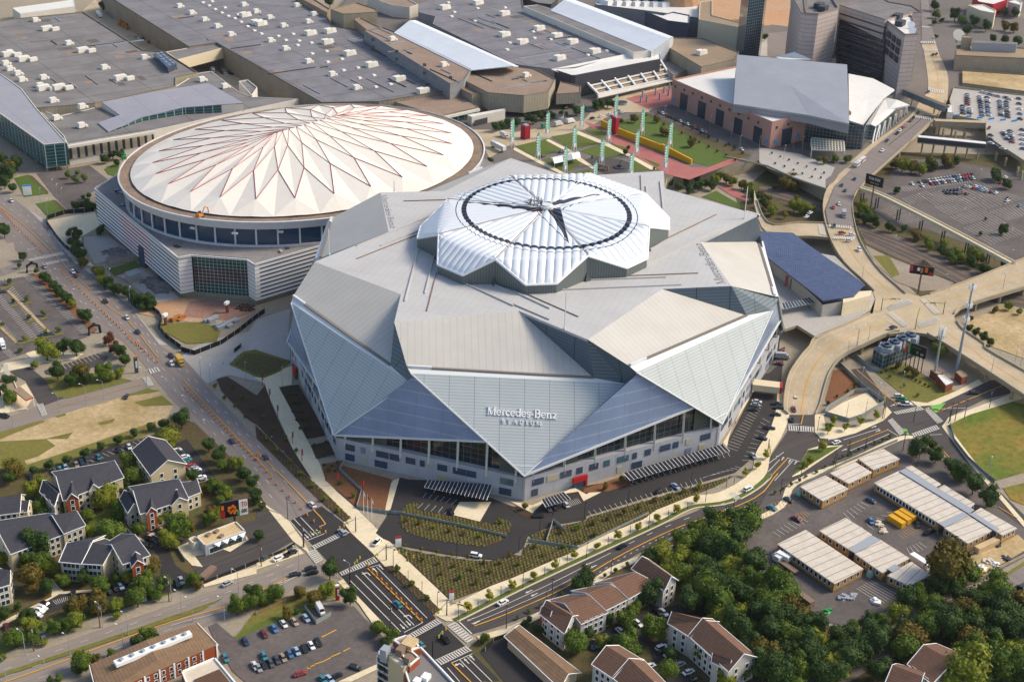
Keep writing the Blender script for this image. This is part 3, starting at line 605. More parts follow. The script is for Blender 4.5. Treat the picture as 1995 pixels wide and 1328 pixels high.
parapet(na[:18], 'pale parapet on the stadium side of the long viaduct'); parapet(nb, 'pale parapet on the railway side of the long viaduct'); piers(na, nb, 6, 'long viaduct piers', 'twin-column concrete pier of the long viaduct', 3)
# link road behind the solar roof
la, lb = deck('link_road', 'b2 1780,150 b3 0,395 240,395 440,400', 'b2 1780,250 b3 0,468 330,490 470,505', (7.5,7.5), 'deck_road'); mark(la, lb, .35, .2, WM); zebra('b3 375,415 420,415 435,490 385,480', 8, 7.54)
parapet(la[8:], 'pale parapet along the far side of the link road behind the solar roof')
# plaza deck beside the stadium
PZ = UV('b3 -40,560 60,560 b3 500,640 720,850 775,900 795,960 760,1040 600,1140 365,1240 220,1150 130,1180 60,900 -40,700', 7.4)
mb = MB(); mb.prism([(p.x, p.y) for p in PZ], 5.8, 7.4, True, True, 1, 0); tag(mb.build('plaza_deck', ['concrete_grey','deck_side']), kind='structure')
# ================================================================ lettering (serif strokes drawn by hand)
def arc(cx, cy, rx, ry, a0, a1, n=9): return [(cx+rx*math.cos(math.radians(lerp(a0,a1,i/(n-1)))), cy+ry*math.sin(math.radians(lerp(a0,a1,i/(n-1))))) for i in range(n)]
T_, H_ = 0.155, 0.075
def sf(x, y, w=0.24): return ([(x-w/2, y), (x+w/2, y)], 0.06)
GL = {  # letter: (advance, strokes)
 'M': (1.05, [([(.14,0),(.14,1)],H_),([(.14,1),(.5,.05)],T_),([(.5,.05),(.88,1)],H_),([(.88,0),(.88,1)],T_),sf(.14,.03),sf(.88,.03,.3),sf(.1,.97),sf(.9,.97,.26)]),
 'e': (.60, [(arc(.3,.33,.24,.31,0,320),.11),([(.1,.36),(.52,.36)],H_)]),
 'r': (.46, [([(.16,0),(.16,.64)],T_),(arc(.3,.44,.15,.2,170,50,5),.11),sf(.16,.03,.3),sf(.1,.63,.16)]),
 'c': (.54, [(arc(.3,.33,.24,.31,50,315),.12)]),
 'd': (.66, [(arc(.29,.32,.22,.3,0,360,12),.10),([(.53,0),(.53,1)],T_),sf(.47,.98,.16),sf(.58,.03,.16)]),
 's': (.48, [(arc(.25,.48,.17,.16,40,270,7),.11),(arc(.25,.17,.18,.16,90,-140,7),.12)]),
 '-': (.40, [([(.04,.34),(.36,.34)],.12)]),
 'B': (.80, [([(.2,0),(.2,1)],T_),([(.1,.97),(.42,.97)],H_)]+[(arc(.42,.74,.2,.23,90,-90,7),.13),([(.2,.51),(.42,.51)],H_),(arc(.44,.27,.24,.25,90,-90,7),.14),([(.1,.03),(.44,.03)],H_)]),
 'n': (.70, [([(.16,0),(.16,.64)],T_),(arc(.36,.42,.17,.21,160,0,6),.10),([(.53,.42),(.53,0)],T_),sf(.16,.03,.3),sf(.53,.03,.3),sf(.1,.63,.16)]),
 'z': (.58, [([(.08,.62),(.5,.62)],.09),([(.48,.6),(.1,.05)],.13),([(.08,.04),(.52,.04)],.09)]),
 'S': (.66, [(arc(.33,.74,.22,.22,30,270,8),.13),(arc(.33,.27,.25,.25,90,-150,8),.14)]),
 'T': (.76, [([(.38,0),(.38,1)],T_),([(.06,.96),(.7,.96)],.09),([(.07,.78),(.07,1)],H_),([(.69,.78),(.69,1)],H_),sf(.38,.03,.3)]),
 'A': (.80, [([(.08,0),(.4,1)],H_),([(.4,1),(.72,0)],T_),([(.2,.33),(.62,.33)],H_),sf(.08,.03,.22),sf(.72,.03,.28)]),
 'D': (.84, [([(.2,0),(.2,1)],T_),([(.1,.97),(.4,.97)],H_),(arc(.38,.5,.36,.47,90,-90,9),.14),([(.1,.03),(.4,.03)],H_)]),
 'I': (.44, [([(.22,0),(.22,1)],T_),sf(.22,.03,.32),sf(.22,.97,.32)]),
 'U': (.80, [([(.2,1),(.2,.3)],T_),(arc(.42,.3,.22,.26,180,360,7),.11),([(.64,.3),(.64,1)],H_),sf(.2,.97,.3),sf(.64,.97,.24)]),
 'E': (.66, [([(.18,0),(.18,1)],T_),([(.1,.96),(.58,.96)],.09),([(.2,.51),(.48,.51)],.08),([(.1,.04),(.6,.04)],.09)]),
 'O': (.84, [(arc(.42,.5,.3,.46,0,360,12),.13)]),
 'R': (.80, [([(.2,0),(.2,1)],T_),([(.1,.96),(.42,.96)],H_),(arc(.42,.73,.22,.23,90,-90,7),.13),([(.2,.5),(.42,.5)],H_),([(.4,.5),(.7,.02)],T_)]),
 'L': (.64, [([(.18,0),(.18,1)],T_),([(.1,.04),(.58,.04)],.1)]),
 ' ': (.4, []),
 'P': (.72, [([(.2,0),(.2,1)],T_),([(.1,.96),(.42,.96)],H_),(arc(.42,.73,.22,.23,90,-90,7),.13),([(.2,.5),(.42,.5)],H_)]),
}
def lettering(mb, text, o, ux, uy, un, width, height, depth, spacing=0.0, z0=0.02):
    "strokes of text from baseline point o; ux/uy/un unit axes; total width and cap height in metres"
    tot = sum(GL[c][0]+spacing for c in text)-spacing; kx = width/tot; x0 = 0.0
    for c in text:
        for pts, w in GL[c][1]:
            q = [Vector(((x0+a)*kx, b*height)) for a, b in pts]
            hw = w*height/2
            for i in range(len(q)-1):
                d = (q[i+1]-q[i]); d = d.normalized() if d.length > 1e-9 else Vector((1,0)); n = Vector((-d.y, d.x))*hw; e = d*(hw*.4)
                P = [q[i]-n-e, q[i+1]-n+e, q[i+1]+n+e, q[i]+n-e]
                A = [o+ux*p.x+uy*p.y+un*(z0+0.002*i) for p in P]; B = [a+un*depth for a in A]
                mb.face(B)
                if depth > 0.05:
                    for j in range(4): mb.face([A[j], A[(j+1)%4], B[(j+1)%4], B[j]])
        x0 += GL[c][0]+spacing
    return mb

# ================================================================ the stadium
stripes('roof_flat', '#bbbab8', '#b3b3b2', 3.2, .35, 14, .3, '#acacac', .6, 0, .07, .05)
stripes('roof_slope', '#bcb9b2', '#afaca6', 900, .1, 3.0, .35, '#b0ada6', .6, 0, .07, .06)
stripes('wing_panel', '#b5bcbd', '#9ea8aa', 1.3, .42, 10.5, .25, '#7f8c8e', .45, .0, .05)
stripes('side_panel', '#64727a', '#48555e', 1.5, .35, 13, .3, '#2c3740', .5, .2, .06)
stripes('clere_panel', '#5d6c78', '#46545f', 1.5, .3, 16, .35, '#28323c', .5, .2, .06)
stripes('facade_panel', '#8294b3', '#9ba8bf', 5.2, .55, 12, .3, '#7c8aa0', .25, 0, .16, .05, spec=.6)
stripes('etfe_wall', '#6b7372', '#525a5a', 900, .1, 1.3, .3, '#525a5a', .5, .2, .06)
mat('trim_light', '#d5d8d8', .45); mat('trim_dark', '#3a4046', .5); mat('gutter', '#7b756d', .7); mat('rail_rust', '#85705f', .6); mat('rail_white', '#bcbbb8', .5)
stripes('st_wall', '#adaeb2', '#9c9ea4', 3.7, .12, 7.5, .15, '#93959b', .75, 0, .10, .12)
mat('col_light', '#cbc8bb', .7); mat('win_blue', '#3d4a5e', .25, spec=.6); mat('panel_blue', '#7c8398', .6); mat('louver', '#b5ac93', .6); mat('panel_teal', '#47646c', .25, spec=.6)
stripes('curtain', '#1b2428', '#5e696c', 2.6, .22, 3.2, .2, '#5e696c', .12, 0, .3, .12, spec=.7)
mat('dark_soffit', '#54584f', .7); mat('letter_white', '#f2f2f2', .4); mat('letter_grey', '#63666d', .6); mat('red_paint', '#b3201f', .5)

ZR, ZW = 58.0, 11.0
Opx = [(768,628),(1145,661),(1425,557),(1475,418),(1293,333),(995,308),(741,375),(613,510)]
Oc = [U(x, y, ZR) for x, y in Opx]
SC = sum(Oc, Vector((0,0,0)))/8; SC.z = 0
def sym(p): return Vector((2*SC.x-p[0], 2*SC.y-p[1], p[2]))
Ic = [None]*8
for k, p in {0:(1010,605),1:(1290,563),2:(1365,472),7:(781,573),6:(757,452)}.items(): Ic[k] = U(*p, ZR)
Ic[3], Ic[4], Ic[5] = sym(Ic[7]), sym(Ic[0]), sym(Ic[1])
GLp = {0:((793,715),(1157,736),(800,727),(1220,747)), 1:((1226,713),(1455,614.5),(1240,725),(1505,605)), 7:((571,577),(761,711.6),(567,590),(797,745)),
       6:((646,425),(624.5,501.7),(640,429),(613,503)), 2:((1509,577),(1477,471),(1517,578),(1486,470))}
G = {}; SLP = {}
for k, q in GLp.items():
    d = (Ic[k]-Oc[k]).normalized(); out = Vector((d.y, -d.x, 0))
    if out.dot(Oc[k]-SC.to_3d()) < 0: out = -out
    s = .45; n = Vector((out.x*s, out.y*s, 1)).normalized(); SLP[k] = n
    G[k] = [UP(x, y, Oc[k], n) for x, y in q]
for k, j in ((3,7),(4,0),(5,1)): G[k] = [sym(p) for p in G[j]]
TIP = {0:U(1021,927,13), 1:U(1407,825.5,13), 2:U(1527,643,13), 6:U(559,667,11), 7:U(650,847,13)}
TIP[3], TIP[4], TIP[5] = sym(TIP[7]), sym(TIP[0]), sym(TIP[1])
stad = thing('stadium', 'huge grey angular stadium with folded metal roof petals around a white round roof', 'stadium', (SC.x, SC.y, 0))
def planeuv(pts, o, ux, uy): return [((p-o).dot(ux), (p-o).dot(uy)) for p in pts]
# upper roof: one star-shaped deck
star = []
for k in range(8): star += [Oc[k], Ic[k]]
mb = MB(); mb.face(star, 0, [(p.x*.8+p.y*.6, p.y*.8-p.x*.6) for p in star]); mb.face([p-Vector((0,0,1.2)) for p in reversed(star)])
for i in range(16): mb.face([star[i]-Vector((0,0,1.2)), star[(i+1)%16]-Vector((0,0,1.2)), star[(i+1)%16], star[i]])
mb.build('roof_deck', 'roof_flat', stad)
for k in range(8):
    gl, gr, wl, wr = G[k]; kn = (k+1) % 8; tip = TIP[k]
    pn = (gl-Oc[k]).cross(Ic[k]-Oc[k]).normalized(); pn = pn if pn.z > 0 else -pn
    ux = (gr-gl).normalized(); uy = pn.cross(ux)
    t = lambda p, d: p - pn*d
    mb = MB(); q = [Oc[k], gl, gr, Ic[k]]
    q = q if (gl-Oc[k]).cross(gr-Oc[k]).z > 0 else q[::-1]; mb.face(q, 0, planeuv(q, gl, ux, uy))
    # gutter strip and fascia beyond it
    sl = mb.build('roof_slope', 'roof_slope', stad)
    mb = MB(); off = pn*.02
    mb.face([gl+off, wl+off, wr+off, gr+off]); f = mb.build('fascia_strip', 'trim_light', stad)
    g = MB(); dn = (wl-gl).normalized()
    a, b = lerp(gl, gr, .13), gr
    g.bar(a+pn*.03, b+pn*.03, 1.3, .5); g.build('gutter', 'gutter', sl)
    g = MB(); w2 = (wl-gl); g.bar(lerp(gl,gr,.005)+pn*.1, lerp(gl,gr,.13)+pn*.1, 1.0, .9); g.build('gutter_cover', 'trim_light', sl)
    # wing
    wn = (wr-wl).cross(tip-wl).normalized(); wn = wn if wn.dot(tip-SC.to_3d()) > 0 else -wn
    wu = (wr-wl).normalized(); wv = wn.cross(wu); wv = wv if wv.z > 0 else -wv
    mb = MB(); q = [wl, tip, wr]
    if (tip-wl).cross(wr-wl).dot(wn) < 0: q = [wl, wr, tip]
    mb.face(q, 0, planeuv(q, tip, wu, wv)); q2 = [p-wn*.8 for p in q][::-1]; mb.face(q2, 0, planeuv(q2, tip, wu, wv))
    for i in range(3):
        r_ = [q[i]-wn*.8, q[(i+1)%3]-wn*.8, q[(i+1)%3], q[i]]; mb.face(r_, 0, [(0,.9)]*4)
    wing = mb.build('wing', 'wing_panel', stad)
    mb = MB()
    for a, b in ((wl, tip), (tip, wr)): mb.tube([a, b], .38, 5)
    # seam across the wing above its tip
    sa, sb = lerp(tip, wl, .1), lerp(tip, wr, .1); mb.tube([sa+wn*.05, sb+wn*.05], .2, 4)
    mb.build('edge_trim', 'trim_light', wing)
    if k == 0: W0 = (wl, wr, tip, wn, wu, wv)
    # clerestory wall between this petal and the next
    apex = lerp(G[kn][2], TIP[kn], .03)
    o2, i1 = Oc[kn], Ic[k]; e = Vector((0,0,1.0))
    q = [i1, gr, o2]; mb = MB(); hx = (o2-i1).normalized()
    mb.face(q, 0, planeuv(q, i1, hx, Vector((0,0,1)))); mb.build('clerestory', 'clere_panel', stad)
    q = [o2, gr, wr, apex, G[kn][2], G[kn][0]]; mb = MB(); 
    for tri in ((0,1,2),(0,2,3),(0,3,5),(5,3,4)):
        qq = [q[i] for i in tri]; mb.face(qq, 0, planeuv(qq, o2, hx, Vector((0,0,1))))
    mb.build('side_wall', 'side_panel', stad)
    # blue translucent triangle between two wings
    H = lerp(apex, TIP[kn], .66)
    tk = TIP[k]; inn = (SC.to_3d()-(tk+TIP[kn])/2); inn.z = 0; inn.normalize()
    hem_a, hem_b = tk+inn*1.0+Vector((0,0,-.3)), H+inn*.8
    ap = apex+inn*.8; wrr = wr+inn*1.2
    hx = Vector((TIP[kn].x-tk.x, TIP[kn].y-tk.y, 0)).normalized(); fn = hx.cross((ap-hem_a)).normalized(); fv = fn.cross(hx)
    q = [ap, hem_a, hem_b]; mb = MB(); fv = fv if fv.z > 0 else -fv
    mb.face(q, 0, planeuv(q, hem_a, hx, fv)); mb.face([ap, wrr, hem_a], 0, planeuv([ap, wrr, hem_a], hem_a, hx, fv))
    fac = mb.build('translucent_facade', 'facade_panel', stad)
    mb = MB(); mb.bar(hem_a-Vector((0,0,.6)), hem_b-Vector((0,0,.6)), 1.0, .9); mb.build('hem', 'trim_light', fac)
    # lower wall + glazing under the hem
    ca, cb = Vector((tk.x, tk.y, 0))+inn*1.6, Vector((TIP[kn].x, TIP[kn].y, 0))+inn*1.6
    L = (cb-ca).length; d = (cb-ca)/L; nrm = -inn
    mb = MB(); mb.wall(ca, cb, 0, ZW) if d.cross(nrm).z < 0 else mb.wall(cb, ca, 0, ZW)
    mb.face([ca+Vector((0,0,ZW)), cb+Vector((0,0,ZW)), cb+inn*3+Vector((0,0,ZW)), ca+inn*3+Vector((0,0,ZW))])
    lw = mb.build('lower_wall', 'st_wall', stad)
    # the glass: from wall top up to the hem, set back
    gi = inn*2.4; hb = hem_b + inn*2
    tH = (hb-ca).dot(d)
    pa, pb, pc = ca+gi+Vector((0,0,ZW)), cb+gi+Vector((0,0,ZW)), Vector((ca.x+d.x*tH, ca.y+d.y*tH, 0))+gi+Vector((0,0,hem_b.z+.6))
    tipb = cb+gi+Vector((0,0,14))
    pa2 = pa+Vector((0,0,2.2)); q = [pa, pb, tipb, pc, pa2]
    mb = MB(); mb.face(q, 0, planeuv(q, pa, d, Vector((0,0,1)))); gz = mb.build('glazing', 'curtain', stad)
    ztop = lambda s: lerp(pa2.z, pc.z, min(1, s/tH)) if s < tH else lerp(pc.z, 14, (s-tH)/(L-tH))
    for s0, s1 in ((0, .27), (.86, 1.0)):
        mb = MB(); A, B = ca+d*(L*s0)+inn*1.8, ca+d*(L*s1)+inn*1.8
        qq = [A+Vector((0,0,ZW)), B+Vector((0,0,ZW)), B+Vector((0,0,ztop(L*s1))), A+Vector((0,0,ztop(L*s0)))]; mb.face(qq); mb.build('blank_panel', 'dark_soffit', gz)
    nc = 7
    for i in range(nc):
        s = L*(.05+.9*i/(nc-1)); p = ca+d*s+inn*.2
        zt = min(ztop(s), 25.0)
        m2 = MB(); m2.tube([p-inn*.9*0+Vector((0,0,ZW-3.2)), p+inn*.9+Vector((0,0,zt))], .62, 4); m2.build('column', 'col_light', gz)
    # small windows and panels of the lower wall
    if k in (0, 1, 6, 7):
        rn = random.Random(40+k); s = 4.0
        while s < L-5:
            for z0, hh in ((6.0, 3.0), (1.0, 3.2)):
                w_ = rn.choice((2.2, 3.0, 4.4, 5.4, 5.8)); 
                if rn.random() < (.93 if z0 > 5 else .45):
                    p = ca+d*(s+rn.uniform(0, 1.2)); m2 = MB(); A, B = p-inn*.05, p+d*w_-inn*.05
                    m2.box(((A.x+B.x)/2, (A.y+B.y)/2), w_, .3, z0, z0+hh, math.atan2(d.y, d.x))
                    mt = rn.choice(('panel_blue','win_blue','win_blue','panel_teal','win_blue')) if z0 > 5 else rn.choice(('panel_blue','louver','win_blue'))
                    if z0 > 5 and k == 0 and rn.random() < .16: mt = 'louver'
                    m2.build('window', mt, lw)
            s += 7.0
# sign on the front wing
wl, wr, tip, wn, wu, wv = W0
a, b = UP(948.5, 807.5, wl, wn), UP(1085, 816.0, wl, wn); c = UP(951.5, 792.2, wl, wn)
ux = (b-a).normalized(); uy = (wn.cross(ux)).normalized(); uy = uy if uy.z > 0 else -uy
sg = thing('stadium_sign', 'white raised serif letters reading Mercedes-Benz STADIUM on the front roof wing', 'sign', a)
mb = MB(); lettering(mb, 'Mercedes-Benz', a, ux, uy, wn, (b-a).length, (c-a).dot(uy), .5); mb.build('name_lettering', 'letter_white', sg)
a2, b2 = UP(976.5, 823.5, wl, wn), UP(1054.5, 829.5, wl, wn); c2 = UP(977.3, 815.8, wl, wn)
ux = (b2-a2).normalized(); uy = wn.cross(ux).normalized(); uy = uy if uy.z > 0 else -uy
mb = MB(); lettering(mb, 'STADIUM', a2, ux, uy, wn, (b2-a2).length, (c2-a2).dot(uy), .5, .42); mb.build('lower_lettering', 'letter_white', sg)
# lettering laid on the roof deck
Z3 = Vector((0,0,1))
def rooftext(p0, p1, ph, label):
    a, b, c = U(*p0, ZR), U(*p1, ZR), U(*ph, ZR); ux = (b-a).normalized(); uy = Z3.cross(ux)
    mb = MB(); lettering(mb, 'Mercedes-Benz', a, ux, uy, Z3, (b-a).length, abs((c-a).dot(uy)), .03, 0, .02)
    tag(mb.build('roof_lettering', 'letter_grey', loc=a), label, 'sign')
rooftext((742.5,380), (761,445), (752.5,377), 'grey serif name lettering laid flat on the left petal of the stadium roof')
rooftext((1414,553), (1366,474), (1398,555), 'grey serif name lettering laid flat on the right petal of the stadium roof')
# rails on the deck: long tracks running out from the raised roof
def track(p0, p1, w, h, m, name='roof_track'):
    a, b = U(*p0, ZR+.05), U(*p1, ZR+.05); mb = MB(); mb.bar(a, b, w, h); mb.build(name, m, stad)
for p0, p1, m in ((('b1',740,568),('b1',1280,350),'rail_white'),(('b1',918,565),('b1',1200,455),'rail_white'),(('b1',740,662),('b1',1180,488),'rail_rust'),
    (('b1',1095,975),('b1',1195,590),'rail_white'),(('b1',1243,918),('b1',1312,640),'rail_white'),(('b1',1258,1050),('b1',1330,765),'rail_rust'),
    (('b1',1085,236),('b1',1420,226),'rail_rust'),(('b1',1540,845),('b1',1897,1010),'rail_white'),(('b2',0,998),('b2',268,1112),'rail_white'),
    (('b1',1710,830),('b1',1897,922),'rail_white'),(('b2',0,905),('b2',270,1030),'rail_white'),(('b2',60,905),('b2',480,1090),'rail_rust'),
    (('b2',335,893),('b2',1243,855),'rail_white'),(('b2',490,822),('b2',1128,798),'rail_white'),(('b2',850,788),('b2',1365,768),'rail_rust'),
    (('b2',985,708),('b2',1560,420),'rail_white'),(('b2',1000,598),('b2',1388,415),'rail_white'),(('b2',1010,572),('b2',1500,336),'rail_rust'),
    (('b2',940,45),('b2',945,175),'rail_rust'),(('b2',980,125),('b2',985,180),'rail_white'),(('b2',1085,90),('b2',1108,315),'rail_white')):
    f = lambda t: (OFF[t[0]][0]+t[1]/3.794, OFF[t[0]][1]+t[2]/3.794)
    track(f(p0), f(p1), .45 if m == 'rail_white' else .3, .6 if m == 'rail_white' else .4, m)
# lightning masts standing on the deck
for i, (x, y, xt, yt) in enumerate(((1099.6,641,1102,570),(1450,426,1456,364),(641.3,497,640.5,446),(768,373,768,352))):
    b = U(x, y, ZR); zt = zof(b, yt); mb = MB(); mb.tube([b, (b.x, b.y, zt)], .22, 5); mb.tube([b, b+Vector((0,0,.8))], .5, 6); mb.build('mast', 'trim_light', stad)

# ---------------- the raised white roof
NP = [(854.6,459.4),(965,506),(1143,499),(1262.7,445.3),(1258.7,378.7),(1150,338.6),(991.7,343.5),(869.3,391.5)]
NZ, CZ, HZ = 70.0, 62.5, 72.5
Nn = [U(x, y, NZ) for x, y in NP]
for i in range(4):   # the ring of ridge ends is symmetric about the centre
    m = (Nn[i]+Nn[i+4])/2 - Vector((SC.x, SC.y, NZ)); Nn[i] -= m; Nn[i+4] -= m
cpx = {0:((852.7,515.8),(901.6,536.4)),1:((1023,554.6),(1084.6,552.5)),2:((1221.5,522.3),(1260.7,504)),3:((1303,447),(1303,423.8)),7:((819.4,441.4),(813,464.5))}
CC = {k: [U(*p, CZ) for p in v] for k, v in cpx.items()}
for k, j in ((4,0),(5,1),(6,2)): CC[k] = [sym(p) for p in CC[j]]
m = bpy.data.materials.new('etfe'); m.use_nodes = True; k_ = NT(m); MATS['etfe'] = m
k_.b.inputs['Roughness'].default_value = .25; k_.b.inputs['Specular IOR Level'].default_value = .6
tc = k_.node("ShaderNodeTexCoord").outputs['Object']; sx = k_.node("ShaderNodeSeparateXYZ"); k_.link(tc, sx.inputs[0])
X, Y = sx.outputs[0], sx.outputs[1]
def lincomb(a, b): return k_.math('ADD', k_.math('MULTIPLY', X, a), k_.math('MULTIPLY', Y, b))
c0, s0 = math.cos(math.radians(147)), math.sin(math.radians(147))
u_, v_ = k_.math('DIVIDE', lincomb(c0, s0), 40.6), k_.math('DIVIDE', lincomb(-s0, c0), 46.6)
rr = k_.math('SQRT', k_.math('ADD', k_.math('MULTIPLY', u_, u_), k_.math('MULTIPLY', v_, v_)))
def band(a, b): return k_.math('MULTIPLY', k_.math('GREATER_THAN', rr, a), k_.math('LESS_THAN', rr, b))
dark = k_.math('MAXIMUM', band(.955, 1.015), band(1.075, 1.086))
for p in ((1172,377),(1109,474),(905,392)):
    e = U(*p, 71.5)-SC; e.z = 0; Lr = e.length; e.normalize(); q = lincomb(-e.y, e.x); p_ = lincomb(e.x, e.y)
    half = k_.math('MULTIPLY', k_.math('SUBTRACT', 1.0, k_.math('DIVIDE', p_, Lr)), 6.8)
    side = k_.math('MULTIPLY', k_.math('GREATER_THAN', p_, 1.0), k_.math('MULTIPLY', k_.math('LESS_THAN', k_.math('ABSOLUTE', q), half), k_.math('GREATER_THAN', k_.math('MULTIPLY', q, 1.0), 0.0)))
    side2 = k_.math('MULTIPLY', k_.math('GREATER_THAN', p_, 1.0), k_.math('MULTIPLY', k_.math('LESS_THAN', k_.math('ABSOLUTE', q), half), k_.math('GREATER_THAN', k_.math('ABSOLUTE', q), k_.math('SUBTRACT', half, .5))))
    dark = k_.math('MAXIMUM', dark, k_.math('MAXIMUM', side, side2))
k_.link(k_.mix(dark, lin('#dfe5ea'), lin('#191d2c')), k_.b.inputs['Base Color'])
rf = thing('pillow_roof', 'raised white octagonal roof of inflated pillows with dark ring and star emblem', 'roof', (SC.x, SC.y, ZR))
HUB = Vector((SC.x, SC.y, HZ))
for i in range(8):
    n0, n1 = Nn[i], Nn[(i+1) % 8]; ca, cb = CC[i]
    ax = ((n0+n1)/2-HUB); ax.z = 0; ax.normalize(); la = Vector((-ax.y, ax.x, 0))
    q2 = lambda p: ((p-HUB).dot(la), (p-HUB).dot(ax))
    (l0, a0), (l1, a1) = q2(n0), q2(n1); (lc, ac), (ld, ad) = q2(ca), q2(cb)
    if l0 > l1: (l0,a0),(l1,a1),(lc,ac),(ld,ad) = (l1,a1),(l0,a0),(ld,ad),(lc,ac); ca, cb = cb, ca
    NTU = 11; PR = 8; mb = MB(); rows = []
    xs = [l0+(l1-l0)*j/(NTU*PR) for j in range(NTU*PR+1)]
    def ridge(l): return a0*l/l0 if l < 0 else a1*l/l1
    def chord(l): return lerp(a0, a1, (l-l0)/(l1-l0))
    def outer(l):
        if l <= lc: return lerp(a0, ac, (l-l0)/max(1e-6, lc-l0))
        if l >= ld: return lerp(ad, a1, (l-ld)/max(1e-6, l1-ld))
        return lerp(ac, ad, (l-lc)/(ld-lc))
    def oz(l):
        if l <= lc: return lerp(NZ, CZ, (l-l0)/max(1e-6, lc-l0))
        if l >= ld: return lerp(CZ, NZ, (l-ld)/max(1e-6, l1-ld))
        return CZ
    grid = []
    for j, l in enumerate(xs):
        u = (j % PR)/PR; bul = .85*math.sqrt(max(0, 1-(2*u-1)**2)); row = []
        r0, c1, e1 = ridge(l), chord(l), outer(l)
        for t in range(13):
            a = lerp(r0, c1, t/12); z = lerp(HZ, NZ, (a/ c1) if c1 > 0 else 0); w = min(1, (a-r0)/2.5, (c1-a)/1.2+.25) if c1 > r0 else 0
            row.append(HUB+la*l+ax*a+Vector((0,0,z-HZ+bul*max(0,w))))
        for t in range(1, 10):
            f = t/9; a = lerp(c1, e1, f); w = min(1, (e1-a)/1.5, (a-c1)/1.2+.25)
            row.append(HUB+la*l+ax*a+Vector((0,0,lerp(NZ, oz(l), f)-HZ+bul*max(0,w))))
        grid.append(row)
    for j in range(len(xs)-1):
        for t in range(21):
            A, B, C_, D = grid[j][t], grid[j][t+1], grid[j+1][t+1], grid[j+1][t]
            mb.face([A, D, C_, B])
    o = mb.build('pillow_panel', 'etfe', rf, smooth=True)
    if o.data.polygons[len(o.data.polygons)//2].normal.z < 0: o.data.flip_normals()
    # wall under the rim
    mb = MB(); ring = [n0, CC[i][0], CC[i][1], n1]; ring = [n0, ca, cb, n1] if (n0-HUB).dot(la) < 0 else [n1, ca, cb, n0]
    dist = 0
    for a, b in zip(ring[:-1], ring[1:]):
        L = (b-a).to_2d().length; mb.face([(a.x,a.y,ZR-.3),(b.x,b.y,ZR-.3),(b.x,b.y,b.z-.2),(a.x,a.y,a.z-.2)], 0, [(dist,1),(dist+L,1),(dist+L,1),(dist,1)]); dist += L
    wl_ = mb.build('rim_wall', 'etfe_wall', rf)
    mb = MB()
    for a, b in zip(ring[:-1], ring[1:]): mb.tube([a, b], .55, 5)
    mb.build('rim', 'letter_white', rf)
    mb = MB(); mb.tube([HUB+Vector((0,0,.9)), n0+Vector((0,0,.6))], .17, 5); mb.build('ridge_beam', 'trim_light' if i in (3,4,5) else 'rail_rust', rf)
    mb = MB(); mb.frus((n0.x, n0.y), 3.0, 3.0, ZR, ZR+3.5, .25); mb.build('buttress', 'etfe_wall', rf)
mb = MB(); mb.tube([HUB+Vector((0,0,.3)), HUB+Vector((0,0,1.6))], 3.4, 12); mb.tube([HUB+Vector((0,0,1.6)), HUB+Vector((0,0,2.2))], 2.4, 12)
hb = mb.build('hub', 'trim_light', rf)
mb = MB()
for i in range(10):
    a = i*.63; p = HUB+Vector((math.cos(a)*3-4, math.sin(a)*3+4, 1.5)); mb.tube([p, p+Vector((1.5,1,2.2))], .18, 4); mb.tube([p+Vector((0,0,1)), p+Vector((-2,2,1))], .15, 4)
mb.build('frame_truss', 'trim_dark', hb)
# ================================================================ the older domed arena
stripes('white_bands', '#e3e4e6', '#2b3346', 2.25, .85, rough=.6, noise=.04)
stripes('red_bands', '#e3e4e6', '#9c2c3c', 2.25, 1.0, rough=.6, noise=.04)
stripes('white_lined', '#e6e3de', '#8d929c', 2.25, .32, rough=.6, noise=.04)
stripes('green_curtain', '#155048', '#b9c2bd', 1.9, .22, 2.1, .22, '#b9c2bd', .15, 0, .15, .1)
stripes('dark_curtain', '#3a3034', '#a7a8a4', 1.9, .3, 2.1, .3, '#a7a8a4', .4, 0, .5, .08)
mat('dome_glass', '#1c3854', .12, '#274a66', .05, .8, spec=.7); mat('fabric', '#e8e3d9', .75, '#dfd8cb', .03, .6, .03, .4); mat('cable_red', '#8e1c33', .6)
mat('ring_white', '#d9dadd', .55, '#c9c7c4', .1, .8, .05, .6); mat('ring_deck', '#9b8672', .95, '#6f6156', .08, .8, .25, .5); mat('dome_roof_deck', '#8f8c8b', .9, '#7b7674', .05, .8, .18, .5); mat('rubble', '#8d8885', .95, '#5d5656', .3, .9, .3, 1.0)
GC = Vector((369.5, 725.5, 0)); GA = math.radians(14.0)
def ell(a, b, th, z): 
    x, y = a*math.cos(th), b*math.sin(th); return Vector((GC.x+x*math.cos(GA)-y*math.sin(GA), GC.y+x*math.sin(GA)+y*math.cos(GA), z))
def fab(r, th, z): return ell(26+(108.8-26)*r, max(.01, 88.6*r), th, z)
dome = thing('domed_arena', 'white cable-dome arena with dark red ridge lines, glass band and white striped base', 'arena', (GC.x, GC.y, 0))
NSEC = 26; dth = 2*math.pi/NSEC; ph = math.radians(-150)
mb = MB(); cab = []
R1 = [fab(.85, ph+(i+.5)*dth, 44.2) for i in range(NSEC)]; R2 = [fab(.52, ph+i*dth, 50.6) for i in range(NSEC)]; R3 = [fab(.2, ph+(i+.5)*dth, 55.2) for i in range(NSEC)]
RD = []
for i in range(NSEC):
    th = ph+i*dth; q = fab(0, th, 58.5); t = max(-1, min(1, math.cos(th))); q.z = 58.6 + .0*t; RD.append(q)
